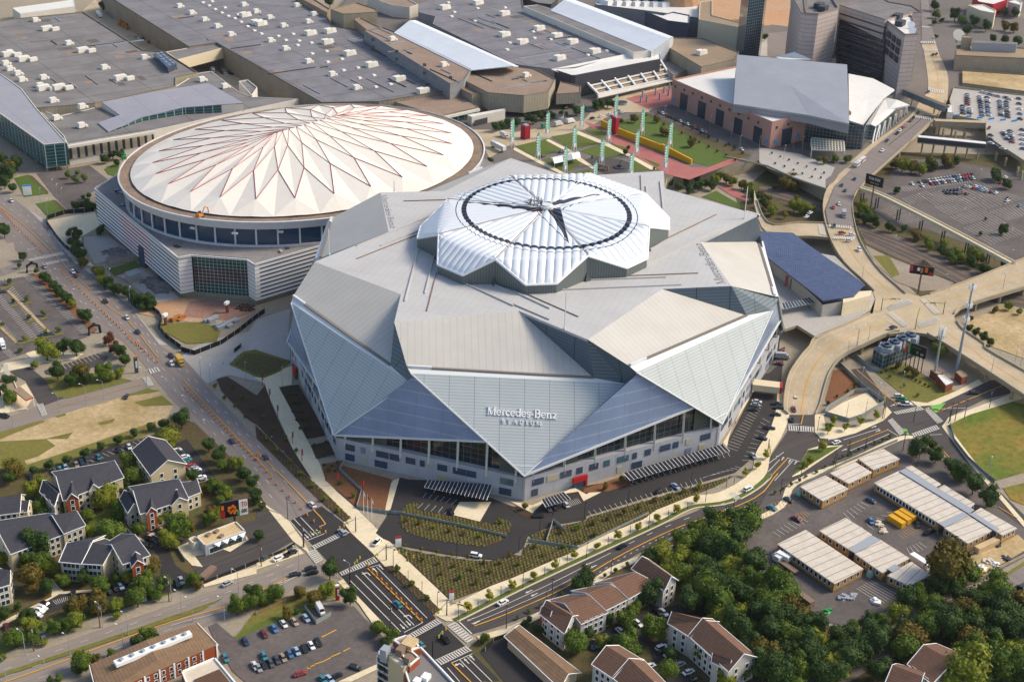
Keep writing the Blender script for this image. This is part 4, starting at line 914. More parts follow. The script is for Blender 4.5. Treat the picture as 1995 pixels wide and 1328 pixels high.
E0 = [fab(1.0, ph+(i+.5)*dth, 39.4) for i in range(NSEC)]; EV = [fab(1.0, ph+i*dth, 39.2) for i in range(NSEC)]; EM = [[fab(1.0, ph+(i+k)*dth, 39.2) for k in (.25,.75)] for i in range(NSEC)]
def diamond(a, b, c, d, sag):
    "cloth panel between four nodes, sagging along its short diagonal"
    m = (a+b+c+d)/4; m = m-Vector((0,0,sag)); n = 3
    for p, q in ((a,b),(b,c),(c,d),(d,a)): mb.face([p, q, m])
for i in range(NSEC):
    j = (i+1) % NSEC; h = (i-1) % NSEC
    diamond(R1[h], R2[i], R1[i], EV[i], 1.1)
    mb.face([EV[i], EM[i][0], R1[i]]); mb.face([EM[i][0], E0[i], R1[i]]); mb.face([E0[i], EM[i][1], R1[i]]); mb.face([EM[i][1], EV[j], R1[i]])
    diamond(R2[i], R3[i], R2[j], R1[i], .7)
    diamond(R3[h], RD[i], R3[i], R2[i], .5)
    mb.face([RD[i], RD[j], R3[i]])
    cab += [(R1[h], R2[i], .22), (R1[i], R2[i], .22), (R3[i], R2[i], .16), (R3[i], R2[j], .16)]
    cab += [(RD[i], R3[i], .11), (RD[i], R3[h], .11)]
o = mb.build('fabric_roof', 'fabric', dome, weld=True); bm = bmesh.new(); bm.from_mesh(o.data); bmesh.ops.recalc_face_normals(bm, faces=bm.faces); bm.to_mesh(o.data); bm.free()
mb = MB(); up = Vector((0,0,.12))
for a, b, w in cab: mb.tube([a+up, b+up], w, 4, cap=False)
RS = sorted(RD, key=lambda p: p.x)
for a, b in zip(RS[:-1], RS[1:]): mb.tube([a+up, (a+b)/2+up-Vector((0,0,.5)), b+up], .22, 4, cap=False)
mb.build('ridge_cables', 'cable_red', o)
N = 120
def loop(a, b, z): return [ell(a, b, 2*math.pi*i/N, z) for i in range(N)]
def skin(mb, A_, B_, mi=0, per=None):
    for i in range(N):
        j = (i+1) % N; mb.face([A_[i], A_[j], B_[j], B_[i]], mi)
OA, OB = 116.0, 95.6
mb = MB(); skin(mb, loop(OA-1.5, OB-1.5, 34.2), loop(OA, OB, 38.8)); skin(mb, loop(OA, OB, 38.8), loop(OA-.8, OB-.8, 39.0)); skin(mb, loop(OA-.8, OB-.8, 39.0), loop(OA-.9, OB-.9, 38.3)); mb.build('ring_fascia', 'ring_white', dome)
mb = MB(); skin(mb, loop(OA-.9, OB-.9, 38.3), loop(107, 86.8, 38.3)); mb.build('ring_walkway', 'ring_deck', dome)
mb = MB(); skin(mb, loop(OA-4, OB-4, 22.5), loop(OA-4, OB-4, 34.4)); gb = mb.build('glass_band', 'dome_glass', dome)
mb = MB(); skin(mb, loop(OA-3, OB-3, 22.9), loop(OA-3, OB-3, 24.4)); skin(mb, loop(OA-3, OB-3, 24.4), loop(OA-4.2, OB-4.2, 24.4)); mb.build('sill', 'ring_white', gb)
mb = MB(); skin(mb, loop(OA-1.5, OB-1.5, 34.2), loop(OA-4.2, OB-4.2, 34.2)); mb.build('soffit', 'ring_white', gb)
me = None
for i in range(56):
    th = 2*math.pi*i/56; p = ell(OA-3.4, OB-3.4, th, 0); q = ell(OA, OB, th+.01, 0)-ell(OA, OB, th-.01, 0)
    if (p-GC).y > 62 or (p-GC).x > 95: continue
    m2 = MB(); m2.box((p.x, p.y), .9, .7, 24, 34.4, math.atan2(q.y, q.x)); m2.build('mullion', 'ring_white', gb)
# striped base building
zb = 23.3; LP = UV('r 232,341 184.5,369.5 346.6,504 373,499.5 481,508 496,517.5 640,476', zb)
far = [Vector((2*GC.x-p.x, 2*GC.y-p.y, p.z)) for p in LP]
mb = MB(); base = [(p.x, p.y) for p in LP]+[(p.x, p.y) for p in far]; mb.face([(x, y, zb) for x, y in base]); o = mb.build('base_roof', 'dome_roof_deck', dome)
if o.data.polygons[0].normal.z < 0: o.data.flip_normals()
def facade(a, b, mats, z0, z1, names='striped_wall'):
    n = len(mats)
    for i, (m, t0, t1) in enumerate(mats):
        p, q = lerp(a, b, t0), lerp(a, b, t1); mb = MB(); mb.wall(p, q, z0, z1); nm = (q-p).cross(Vector((0,0,1))).normalized(); oc = (p-GC)
        o = mb.build(names, m, dome)
        r_ = (a-b).normalized(); 
facade(LP[1], LP[2], [('white_bands',0,.33),('red_bands',.33,.68),('white_bands',.68,1)], 3.2, zb+.9)
facade(LP[2], LP[3], [('white_lined',0,1)], 3.2, zb+.9); facade(LP[4], LP[5], [('white_lined',0,1)], 3.2, zb+.9); facade(LP[5], LP[6], [('white_bands',.06,1),('white_lined',0,.06)], 3.2, zb+.9); facade(LP[0], LP[1], [('white_lined',0,1)], 3.2, zb+.9)
ins = (GC-(LP[3]+LP[4])/2).normalized()*2; ins.z = 0
for m, z0, z1 in (('green_curtain',17,zb+.6),('dark_curtain',8,17),('green_curtain',2,8)): facade(LP[3]+ins, LP[4]+ins, [(m,0,1)], z0, z1, 'curtain_wall')
for a, b in ((1,2),(2,3),(3,4),(4,5),(5,6)):
    i_ = (GC-(LP[a]+LP[b])/2).normalized()*2.2; i_.z = 0; mb = MB(); mb.wall(LP[a]+i_, LP[b]+i_, 0, 3.2); mb.build('plinth', 'deck_side', dome)
mb = MB()
for a, b in zip(LP[:-1], LP[1:]): mb.bar(Vector((a.x,a.y,zb)), Vector((b.x,b.y,zb)), .8, 1.0)
mb.build('roof_kerb', 'ring_white', dome)
mb = MB(); p = U(283, 518, 0); mb.box((p.x, p.y), 4, 5, 0, 12, GA); mb.build('entry_pylon', 'win_blue', dome)
rn = random.Random(3)
for i in range(16):
    t = rn.random(); k = rn.choice((1,1,1,5)); p = lerp(LP[k], LP[k+1], t); q = p+(GC-p).normalized()*rn.uniform(5, 12); m2 = MB(); m2.box((q.x, q.y), rn.uniform(2,5), rn.uniform(1.5,2.5), zb, zb+rn.uniform(.4,1.3), rn.uniform(0,3)); m2.build('roof_unit', rn.choice(('trim_dark','win_blue','concrete_grey')), dome)
for s in ('b0 1040,240','b0 1195,343','b0 1425,428','b0 1735,467','b1 175,455','b1 488,408'):
    x, y = px(s)[0]; p = U(x, y, 33); d = (p-GC); d.z = 0; m2 = MB(); m2.box((p.x, p.y), 3.0, 1.6, 32.2, 33.0, math.atan2(d.y, d.x)+1.57); m2.build('floodlight', 'ring_white', dome)
# demolition litter on the ring and an excavator
def excavator(loc, rz, label, col, s=1.0):
    t = thing('excavator', label, 'excavator', loc, rz); L = Vector(loc)
    m = MB(); m.box((L.x, L.y-1.1), 3.4, .6, L.z, L.z+.8); m.box((L.x, L.y+1.1), 3.4, .6, L.z, L.z+.8); m.build('tracks', 'trim_dark', t)
    m = MB(); m.box((L.x-.4, L.y), 3.2, 2.5, L.z+.9, L.z+2.1); m.frus((L.x-1.2, L.y), 1.2, 2.3, L.z+2.1, L.z+2.6, .8); m.build('body', col, t)
    m = MB(); m.box((L.x+.5, L.y+.6), 1.3, 1.1, L.z+2.1, L.z+3.4); m.build('cab', 'win_blue', t)
    m = MB(); m.tube([L+Vector((1.1,-.4,1.8)), L+Vector((3.4,-.4,5.2)), L+Vector((5.6,-.4,4.2))], .32, 5); m.tube([L+Vector((5.6,-.4,4.2)), L+Vector((6.2,-.4,1.2))], .28, 5); b = m.build('boom', col, t)
    m = MB(); m.box((L.x+6.1, L.y-.4), 1.0, 1.2, L.z+.3, L.z+1.4); m.build('bucket', 'trim_dark', b); return t
mat('machine_orange', '#d9822b', .5); mat('machine_green', '#2f8f4a', .5); mat('machine_yellow', '#e0b02c', .5); mat('crate_blue', '#2f6fb5', .5)
p = U(390, 424, 38.3); excavator(p, .4, 'orange excavator standing on the rim of the white dome', 'machine_orange')
p = U(242, 311, 38.3); excavator(p, 1.2, 'small green excavator on the left end of the dome rim', 'machine_green')
rn = random.Random(5)
def pile(name, c, r, h, m, label, cat, n=26):
    mb = MB(); c = Vector(c)
    for i in range(n):
        a, d = rn.uniform(0, 6.28), r*math.sqrt(rn.random()); z = c.z+h*(1-d/r)*rn.random(); s = rn.uniform(.4, 1.3)
        mb.box((c.x+d*math.cos(a), c.y+d*math.sin(a)), s*rn.uniform(.6,2), s, z-.1, z+s*.6, rn.uniform(0,3))
    mb.frus((c.x, c.y), r*1.6, r*1.6, c.z-.05, c.z+h*.7, .35)
    o = mb.build(name, m, loc=c); return tag(o, label, cat, kind='stuff')
pile('rubble', U(316,560,0), 9, 3, 'rubble', 'grey heap of broken concrete beside the striped wall', 'rubble', 60)
pile('rubble', U(298,548,0), 7, 2, 'rubble', 'scattered demolition rubble left of the grey heap', 'rubble', 40)
pile('rubble', U(478,600,0), 5, 2, 'mulch', 'dark pile of scrap below the green glass entrance', 'rubble', 30)
pile('rubble', U(226,492,0), 8, 1, 'rubble', 'flat spread of rubble beside the upper hedge', 'rubble', 40)
# ================================================================ convention halls and the north side
stripes('roof_grey', '#7a7776', '#555354', 27, .7, 46, .8, '#645e59', .92, 0, .22, .05); stripes('roof_mauve', '#79787c', '#525155', 24, .7, 42, .8, '#615c5e', .92, 0, .22, .05)
mat('roof_tan', '#a08d74', .92, '#8a7763', .03, .7, .12, .4); mat('roof_brown', '#9c8a78', .92, '#846f61', .05, .7, .14, .4); mat('roof_white', '#e3e2dd', .6, '#d3d1cb', .04, .7, .05, .3)
stripes('roof_metal', '#a3a1a8', '#93919a', 7, .25, 22, .35, '#85828e', .5, .2, .06); stripes('roof_seam', '#a3a6ac', '#92959c', 1.8, .3, rough=.45, metal=.2, noise=.07); stripes('roof_seam_white', '#d8dee4', '#c4cad2', 2.6, .25, rough=.45, noise=.05)
stripes('conc_panel', '#a39a86', '#8c8370', 900, .1, 2.4, .22, '#877a66', .9, 0, .12, .15); stripes('conc_wall', '#8b8b8c', '#75767a', 5, .3, 6, .12, '#7b7c7f', .9, 0, .12, .1)
stripes('glass_teal', '#17474c', '#7ba09a', 2.2, .22, 6.2, .5, '#a9bdb8', .15, 0, .2, .06, spec=.7); stripes('glass_grid', '#22343d', '#6f8088', 2.4, .3, 2.4, .3, '#6f8088', .15, 0, .25, .06, spec=.7)
mat('wall_white', '#ddd8cd', .75, '#d0c9bc', .08, .8, .04, .5); mat('wall_cream', '#d8c9aa', .8); mat('wall_dark', '#40424a', .6); stripes('wall_fins', '#b3a591', '#3d4650', 900, .1, 5.2, 1.9, '#30383f', .8, 0, .08, .1)
stripes('dock_wall', '#8e8373', '#5d574e', 900, .1, 3.6, .35, '#6d665b', .9, 0, .15, .08); mat('brick_rose', '#b48d80', .85, '#a67f74', .06, .8, .06, .5); stripes('hotel_wall', '#bbaea8', '#98897f', 3.4, .45, 7, .15, '#8d7f79', .85, 0, .06, .1)
stripes('atrium', '#1d2430', '#6f6a6e', 4.2, .55, 900, .1, '#6f6a6e', .2, 0, .45, .12, spec=.6); mat('unit_white', '#e6e1d4', .6); mat('unit_grey', '#9aa1a8', .6); mat('wood_crate', '#a96f3b', .85)
mat('yellow_wall', '#d9a514', .6); mat('crimson', '#a5192e', .5); mat('mint', '#8fd0b4', .5, spec=.4); mat('lamp_white', '#eef0ee', .4)
def V(s, z): return [(p.x, p.y) for p in UV(s, z)]
def fix(o):
    if o.data.polygons[0].normal.z < 0: o.data.flip_normals()
    return o
def block(root, s, z0, z1, wm, rm, wn='wall', rn='roof', par=.9, parm=None):
    "walls, roof and roof kerb of one building mass; s marks its roof outline at height z1"
    P = V(s, z1); w = MB().prism(P, z0, z1, top=False).build(wn, wm, root)
    r = sheet(rn, P, rm, z1); r.data.transform(Matrix.Translation(-Vector(root.location))); r.parent = root; del r['kind']
    if par:
        ar = sum(P[i][0]*P[(i+1)%len(P)][1]-P[(i+1)%len(P)][0]*P[i][1] for i in range(len(P)))
        m = MB(); sgn = 1 if ar > 0 else -1
        for i in range(len(P)):
            a, b = Vector((*P[i], z1)), Vector((*P[(i+1)%len(P)], z1)); d = (b-a).normalized(); n = Vector((-d.y, d.x, 0))*sgn*.25
            m.bar(a+n, b+n, .5, par)
        m.build('roof_kerb', parm or wm, r)
    return w, r
def bldg(name, label, cat, s, z0, z1, wm, rm, **k):
    P = V(s, z1); c = Vector((sum(p[0] for p in P)/len(P), sum(p[1] for p in P)/len(P), z0))
    t = thing(name, label, cat, c); block(t, s, z0, z1, wm, rm, **k); return t
def vwall(root, name, s, z0, z1, m, off=.25):
    "a flat panel on a wall; s marks its upper edge at height z1"
    a, b = UV(s, z1); d = (b-a).normalized(); n = Vector((d.y, -d.x, 0)); n = n if n.dot(a) < 0 else -n
    mb = MB(); a, b = a+n*off, b+n*off; mb.wall(a, b, z0, z1)
    for p, q in ((a, a-n*off), (b, b-n*off)): mb.face([(p.x,p.y,z0),(q.x,q.y,z0),(q.x,q.y,z1),(p.x,p.y,z1)])
    mb.face([(a.x,a.y,z1),(b.x,b.y,z1),(b.x-n.x*off,b.y-n.y*off,z1),(a.x-n.x*off,a.y-n.y*off,z1)])
    return mb.build(name, m, root)
# ---- west hall
ha = bldg('exhibition_hall', 'vast flat grey roofed exhibition hall at upper left behind the dome', 'hall', 'a0 -100,165 65,150 615,95 1060,378 1215,388 1460,542 1300,575 1300,640 700,770 270,805 -100,440', 0, 17, 'conc_panel', 'roof_grey')
block(ha, 'a0 275,806 430,862 740,790 1300,640 1460,545 1560,530 1760,680 1860,720 a1 310,735 a0 1140,965 500,1072 470,1010', 0, 14, 'wall_white', 'roof_grey', 'front_wall', 'front_roof', .4)
vwall(ha, 'pier_facade', 'a0 505,1082 1138,972', 4.5, 13.2, 'wall_fins', .5); vwall(ha, 'canopy_edge', 'a0 495,1074 1140,966', 13.2, 14.9, 'wall_white', 2.0); vwall(ha, 'base_wall', 'a0 520,1085 1138,975', 0, 4.4, 'roof_tan', .3)
def roof3(root, name, pts, m, uvdir=None, thick=.6):
    "roof skin through marks with their own heights"
    q = []
    for s in pts.split(';'):
        *t, z = s.split(); x, y = px(' '.join(t))[0]; q.append(U(x, y, float(z)))
    ux = (q[1]-q[0]); ux.z = 0; ux.normalize(); uy = Vector((-ux.y, ux.x, 0)); uv = [((p-q[0]).dot(ux), (p-q[0]).dot(uy)) for p in q]
    mb = MB(); c = sum(q, Vector((0,0,0)))/len(q); cu = (sum(u[0] for u in uv)/len(uv), sum(u[1] for u in uv)/len(uv))
    if len(q) <= 4: mb.face(q, 0, uv)
    else:
        for i in range(len(q)): j = (i+1) % len(q); mb.face([q[i], q[j], c], 0, [uv[i], uv[j], cu])
    for i in range(len(q)):
        j = (i+1) % len(q); dz = Vector((0,0,-thick)); mb.face([q[i]+dz, q[j]+dz, q[j], q[i]])
    o = mb.build(name, m, root); bm = bmesh.new(); bm.from_mesh(o.data); bmesh.ops.remove_doubles(bm, verts=bm.verts, dist=1e-3); bmesh.ops.recalc_face_normals(bm, faces=bm.faces); bm.to_mesh(o.data); bm.free(); return q
q = roof3(ha, 'curved_roof', 'a0 750,755 18.5;a0 1150,675 20.5;a0 1540,615 21;a0 1800,762 20;a0 1640,772 20;a0 1350,795 19;a0 1050,865 17;a0 800,972 14.8;a0 725,908 15;a0 885,850 16.5', 'roof_metal')
for (i, j), m in {(3,4):'wall_white',(4,5):'glass_teal',(5,6):'glass_teal',(6,7):'glass_teal',(7,8):'wall_white',(8,9):'wall_white',(9,0):'wall_white'}.items():
    a, b = q[i], q[j]; L = (b-a).length; mb = MB(); mb.face([(a.x,a.y,14),(b.x,b.y,14),(b.x,b.y,b.z-.5),(a.x,a.y,a.z-.5)], 0, [(0,14),(L,14),(L,b.z),(0,a.z)]); mb.build('clerestory_glass' if 'glass' in m else 'end_wall', m, ha)
# tall glazed wing on the left edge
gw = bldg('glazed_wing', 'long blue-green glass wing with pale metal roof at the left edge', 'building', 'a0 -90,480 0,545 160,660 275,810 492,1055 325,1072 0,842 -90,775', 3.5, 18.5, 'glass_teal', 'roof_metal', par=.5, parm='wall_white')
vwall(gw, 'white_band', 'a0 338,1232 508,1208', 2.6, 3.6, 'wall_white', .6)
for s in ('a0 345,1240','a0 500,1215','a0 190,1120','a0 270,1180','a0 420,1225'):
    x, y = px(s)[0]; p = U(x, y, 2.5); m2 = MB(); m2.box((p.x, p.y), 1.0, 1.0, 0, 3.5); m2.build('column', 'deck_side', gw)
for i in range(9):
    p = lerp(UV('a0 0,842', 18)[0], UV('a0 325,1072', 18)[0], i/9); m2 = MB(); m2.box((p.x, p.y), .6, .6, 3, 18.3); m2.build('fin', 'lamp_white', gw)
bldg('shed', 'pale flat warehouse shed at the top left corner behind the hall', 'shed', 'a0 90,62 545,0 555,50 150,105', 0, 9, 'wall_white', 'roof_white', par=.3)
# ---- middle hall
hb = bldg('exhibition_hall', 'vast flat grey roofed exhibition hall in the top middle with truck docks', 'hall', 'a0 740,-60 1395,352 1600,322 1897,490 a1 480,765 900,758 1425,672 800,325 795,238 560,195 520,130 130,-90 a0 1300,-160', 0, 18, 'dock_wall', 'roof_mauve')
br = bldg('link_building', 'cream link building bridging the truck yard between the two halls', 'building', 'a0 1225,388 1600,322 1662,355 1310,447', 9, 17, 'wall_cream', 'roof_grey', par=.5); vwall(br, 'window_band', 'a0 1312,452 1655,372', 12.2, 13.6, 'wall_dark')
for s in ('a0 1515,500','a0 1600,470','a0 1660,440'):
    x, y = px(s)[0]; p = U(x, y, 0); m2 = MB(); m2.box((p.x, p.y), 1.2, 1.2, 0, 9); m2.build('column', 'deck_side', br)
GND('truck_yard', 'a0 600,90 700,0 780,60 1400,380 1230,420 1060,378', 'deck_road', 1); GND('truck_yard', 'a0 1310,470 1680,400 1897,520 a1 250,720 0,620 a0 1760,680 1540,530 1440,540', 'deck_road', 1)
bldg('annex', 'small white block beside the lower truck yard', 'building', 'a0 1765,608 1832,597 1897,650 a1 5,655 a0 1860,715', 0, 14.5, 'wall_white', 'roof_grey')
# cooling tower frame on the west hall
t = thing('cooling_unit', 'dark blue steel cooling frame standing on the grey hall roof', 'cooling unit', U(321, 130, 17))
P_ = V('a0 1135,395 1200,380 1305,470 1240,500', 21.5); MB().prism(P_, 18, 21.5).build('casing', 'win_blue', t)
for i in range(5):
    for j in (.28, .72):
        a = lerp(Vector(P_[0]), Vector(P_[3]), (i+.5)/5); b = lerp(Vector(P_[1]), Vector(P_[2]), (i+.5)/5); c = lerp(a, b, j); m2 = MB(); m2.tube([(c.x,c.y,21.5),(c.x,c.y,22.1)], 1.0, 8); m2.build('fan', 'unit_grey', t)
for p in P_: m2 = MB(); m2.box(p, .6, .6, 17, 18.2); m2.build('leg', 'trim_dark', t)
# ---- long concourse and far hall on the terrace
lc = bldg('concourse', 'long grey concrete concourse block with small square windows between the halls', 'building', 'a1 795,235 935,208 1020,240 1585,520 1535,600 1430,628', 0, 27, 'conc_wall', 'roof_brown')
for s in ('862,295','862,350','1037,380','1037,437','1243,480','1243,542','1435,575'):
    x, y = px('a1 '+s)[0]; 
    for dx in (-2, 1.2):
        a = UV('a1 795,235', 27)[0]; b = UV('a1 1430,628', 27)[0]; d = (b-a).normalized(); n = Vector((d.y,-d.x,0)); n = n if n.dot(a) < 0 else -n
        p = UP(x+dx, y, a, n); m2 = MB(); m2.box((p.x, p.y), 1.6, .5, p.z-1.1, p.z+1.1, math.atan2(d.y, d.x)); m2.build('window', 'wall_dark', lc)
roof3(lc, 'metal_roof', 'a1 1015,243 27.6;a1 1580,520 27.6;a1 1897,488 32;a1 1130,152 32', 'roof_seam_white'); roof3(lc, 'metal_roof', 'a1 1130,152 32;a1 1897,488 32;a1 1935,490 27.6;a1 1175,150 27.6', 'roof_seam_white')
hc = bldg('exhibition_hall', 'grey flat roofed exhibition hall in the top centre right of the white ridge roof', 'hall', 'a1 1195,40 1250,20 1560,-90 a2 -100,-120 60,-60 75,62 900,400 460,505 300,520 60,490 a1 1897,480 1300,185 1320,130 1200,100', 0, 25, 'conc_wall', 'roof_mauve')
lw_ = bldg('concourse', 'long low concourse with white panel side below the second white ridge roof', 'building', 'a2 75,50 180,40 300,75 1050,372 890,392', 8, 30, 'wall_white', 'roof_grey', par=.5)
roof3(lw_, 'metal_roof', 'a2 275,78 30.4;a2 1020,380 30.4;a2 1150,285 36;a2 375,0 36', 'roof_seam_white'); roof3(lw_, 'metal_roof', 'a2 375,0 36;a2 1150,285 36;a2 1185,275 31;a2 440,-5 31', 'roof_seam_white')
q = UV('a2 1020,380', 30)+UV('a2 1150,285', 36)+UV('a2 1185,275', 31); mb = MB(); mb.face([q[0], q[1], q[2], (q[2].x,q[2].y,8), (q[0].x,q[0].y,8)]); mb.build('gable_wall', 'roof_seam_white', lw_)
# pavilions
def pavilion(s, z0, z1, label, low=None):
    t = bldg('pavilion', label, 'pavilion', s, z0, z1, 'conc_panel', 'roof_brown', par=.7); P = V(s, z0); c = sum((Vector(p) for p in P), Vector((0,0)))/len(P)
    MB().prism([tuple(c+(Vector(p)-c)*.86) for p in P], 0, z0+.2, top=False).build('recessed_base', 'wall_dark', t)
    return t
p1 = pavilion('a1 1535,600 1580,520 1760,488 1897,495 a2 110,490 312,592 262,682 78,712 a1 1710,690', 11.5, 24, 'large octagonal concrete pavilion with tan flat roof beyond the dome')
pavilion('a2 318,700 350,605 500,642 500,690', 12, 19.5, 'small wedge shaped concrete pavilion beside the large octagonal one')
p3 = bldg('pavilion', 'faceted concrete pavilion with bare tan roof right of the truss canopy', 'pavilion', 'a2 1140,352 1145,298 1190,285 1405,290 1668,392 1640,442 1390,502', 13, 25, 'conc_panel', 'roof_tan', par=.8); MB().prism(V('a2 1180,420 1300,360 1560,420 1390,470', 13), 8, 13, top=False).build('recessed_base', 'conc_panel', p3)
lo = bldg('low_wing', 'low concrete wing with brown roof and white framed porch beyond the dome', 'building', 'a1 1018,757 1425,680 1600,765 1640,795 1350,862', 8, 16, 'conc_panel', 'roof_brown', par=.5); vwall(lo, 'white_fascia', 'a1 1352,866 1642,800', 14.4, 16.2, 'wall_white', 1.5); vwall(lo, 'glass_strip', 'a1 1380,872 1642,815', 10.5, 14.2, 'glass_teal', .8)
block(lo, 'a1 1430,625 1530,600 1705,690 1590,705', 8, 21, 'conc_panel', 'roof_brown', 'annex_wall', 'annex_roof'); block(lo, 'a1 1555,852 1838,803 1838,818 1590,868', 8, 14.5, 'wall_white', 'roof_white', 'porch_wall', 'porch_roof', .3); vwall(lo, 'porch_opening', 'a1 1610,892 1705,868', 8, 12.2, 'wall_dark', .3)
bldg('low_wing', 'low grey roofed link between concrete pavilion and truss canopy', 'building', 'a2 1090,410 1140,400 1320,510 1180,560 1100,480', 8, 16, 'conc_panel', 'roof_mauve', par=.5)
# truss canopy
tc_ = bldg('entrance_hall', 'entrance hall with white curved roof and stepped white steel truss canopy', 'building', 'a2 285,512 830,402 1085,385 1088,440 460,560 430,560', 8, 25, 'wall_dark', 'roof_white', par=.4)
vwall(tc_, 'red_end', 'a2 280,512 430,560', 14, 24.4, 'crimson', .4); roof3(tc_, 'curved_roof', 'a2 280,512 26;a2 820,402 27;a2 1100,380 25.4;a2 1100,388 25.4;a2 640,470 25.4;a2 445,512 25.4;a2 395,556 23', 'roof_white')
a0, a1_, b0, b1 = UV('a2 505,580', 19)+UV('a2 1085,452', 19)+UV('a2 625,700', 12)+UV('a2 1165,580', 12)
for i in range(7):
    m2 = MB(); p, q = lerp(a0, a1_, i/6), lerp(b0, b1, i/6); m2.bar(p, q, 1.3, 1.6); m2.build('truss', 'lamp_white', tc_)
    if i < 6:
        for j in range(4):
            f0, f1 = j/4+.02, (j+1)/4-.07; mb = MB(); e = Vector((0,0,-.4)); A_, B__ = lerp(a0, a1_, (i+.06)/6), lerp(a0, a1_, (i+.94)/6); C_, D_ = lerp(b0, b1, (i+.94)/6), lerp(b0, b1, (i+.06)/6)
            mb.face([lerp(A_, D_, f0)+e, lerp(A_, D_, f1)+e, lerp(B__, C_, f1)+e, lerp(B__, C_, f0)+e][::-1]); mb.build('canopy_panel', 'roof_tan', tc_)
for j in range(5): m2 = MB(); m2.bar(lerp(a0, b0, j/4), lerp(a1_, b1, j/4), .8, 1.0); m2.build('cross_beam', 'lamp_white', tc_)
roof3(tc_, 'front_canopy', 'a2 630,722 12;a2 1178,598 12;a2 1170,582 12.4;a2 625,700 12.4', 'wall_white')
for i in range(5): p = lerp(b0, b1, i/4); m2 = MB(); m2.tube([(p.x,p.y,8),(p.x,p.y,12)], .5, 6); m2.build('post', 'lamp_white', tc_)
# ---- far background at the top
bldg('warehouse', 'dark concrete frame warehouse at the very top between the white ridge roofs', 'building', 'a2 70,-10 210,-30 330,0 280,40 180,30', 8, 22, 'wall_dark', 'roof_grey')
fw = bldg('tower_block', 'square brown concrete stair tower standing over the middle hall roof edge', 'tower', 'a1 545,75 740,25 890,75 890,95 640,110', 8, 27, 'conc_panel', 'roof_tan', par=.8); vwall(fw, 'window', 'a1 700,120 835,95', 19, 25, 'glass_teal', .3)
bldg('gallery', 'long brown covered walkway at the top behind the middle hall', 'walkway', 'a1 300,-20 380,-30 545,75 520,100', 8, 22, 'roof_tan', 'roof_brown'); bldg('gallery', 'brown covered walkway running from the stair tower to the concourse', 'walkway', 'a1 720,150 770,135 920,212 820,235', 8, 24, 'roof_tan', 'roof_brown')
bldg('warehouse', 'grey warehouse beyond the rail tracks at the top', 'building', 'a1 820,-20 1000,-60 1195,40 1130,60 1005,45', 8, 18, 'wall_white', 'roof_brown')
ad = bldg('aquarium', 'white vaulted long building with dark blue angular front at the top', 'building', 'a2 600,40 700,-30 1400,-40 1370,60 1370,140 975,85', 8, 24, 'conc_wall', 'roof_white'); block(ad, 'a2 975,90 1110,115 1180,95 1305,120 1300,180 1140,160', 10, 27, 'win_blue', 'roof_white', 'blue_wall', 'blue_roof'); 
q = UV('a2 1225,20', 24)[0]; m2 = MB(); m2.tube([(q.x,q.y,24),(q.x,q.y,44)], 19, 14, r2=15); m2.build('red_cone', 'orange_dirt', ad)
for i in range(7):
    p = lerp(UV('a2 700,20', 24)[0], UV('a2 1100,30', 24)[0], i/6); m2 = MB(); m2.frus((p.x, p.y), 18, 22, 24, 27.5, .8); m2.build('roof_vault', 'roof_white', ad)
tw = bldg('office_tower', 'tan and glass tower with terraced base at the top right of centre', 'building', 'a2 1380,20 1470,10 1470,120 1670,170 1690,-20 1750,-30 1740,200 1700,215 1370,150', 8, 30, 'wall_cream', 'roof_tan'); block(tw, 'a2 1690,-60 1760,-75 1880,-70 1860,-20 1740,0', 8, 62, 'glass_grid', 'roof_grey', 'tower_glass', 'tower_roof'); block(tw, 'a2 1380,215 1640,290 1700,330 1690,300 1720,230 1400,160', 8, 17, 'conc_wall', 'wall_cream', 'podium_wall', 'podium_roof'); vwall(tw, 'window_band', 'a2 1390,225 1635,285', 10, 15, 'glass_teal')
# hotel with dark atrium
ht = bldg('hotel', 'huge pinkish concrete hotel block with dark sloping glass atrium and balconies', 'hotel', 'a3 285,110 375,115 525,70 460,-30 300,-30', 8, 62, 'hotel_wall', 'roof_grey', par=1.5)
block(ht, 'a3 180,-30 270,-20 285,110 250,100', 8, 62, 'hotel_wall', 'roof_grey', 'wing_wall', 'wing_roof'); block(ht, 'a3 870,155 1010,115 1070,130 1112,262 1015,268', 8, 59, 'hotel_wall', 'roof_white', 'end_wall', 'end_roof', 1.5)
block(ht, 'a3 535,45 820,-30 900,20 1070,50 1145,100 1075,100 870,152', 8, 61, 'hotel_wall', 'roof_grey', 'atrium_block', 'atrium_roof')
a, b = UV('a3 535,50', 60)+UV('a3 868,155', 60); o3 = Vector((-.55,-1,0)).normalized(); 
mb = MB(); L = (b-a).length; mb.face([(a.x+o3.x*14,a.y+o3.y*14,10),(b.x+o3.x*14,b.y+o3.y*14,10),(b.x+o3.x*1.2,b.y+o3.y*1.2,60),(a.x+o3.x*1.2,a.y+o3.y*1.2,60)], 0, [(0,0),(L,0),(L,52),(0,52)]); at_ = mb.build('atrium_glass', 'atrium', ht)
for p in (a, b): m2 = MB(); m2.face([(p.x+o3.x*14,p.y+o3.y*14,8),(p.x+o3.x*1.2,p.y+o3.y*1.2,60.5),(p.x,p.y,60.5),(p.x,p.y,8)]); m2.build('side_fin', 'wall_dark', ht)
for i in range(1, 10):
    f = i/10; m2 = MB(); p, q = a+o3*lerp(14,1.2,f), b+o3*lerp(14,1.2,f); z = lerp(10,60,f); m2.bar((p.x+o3.x,p.y+o3.y,z), (q.x+o3.x,q.y+o3.y,z), 1.6, .9); m2.build('balcony', 'wall_dark', ht)
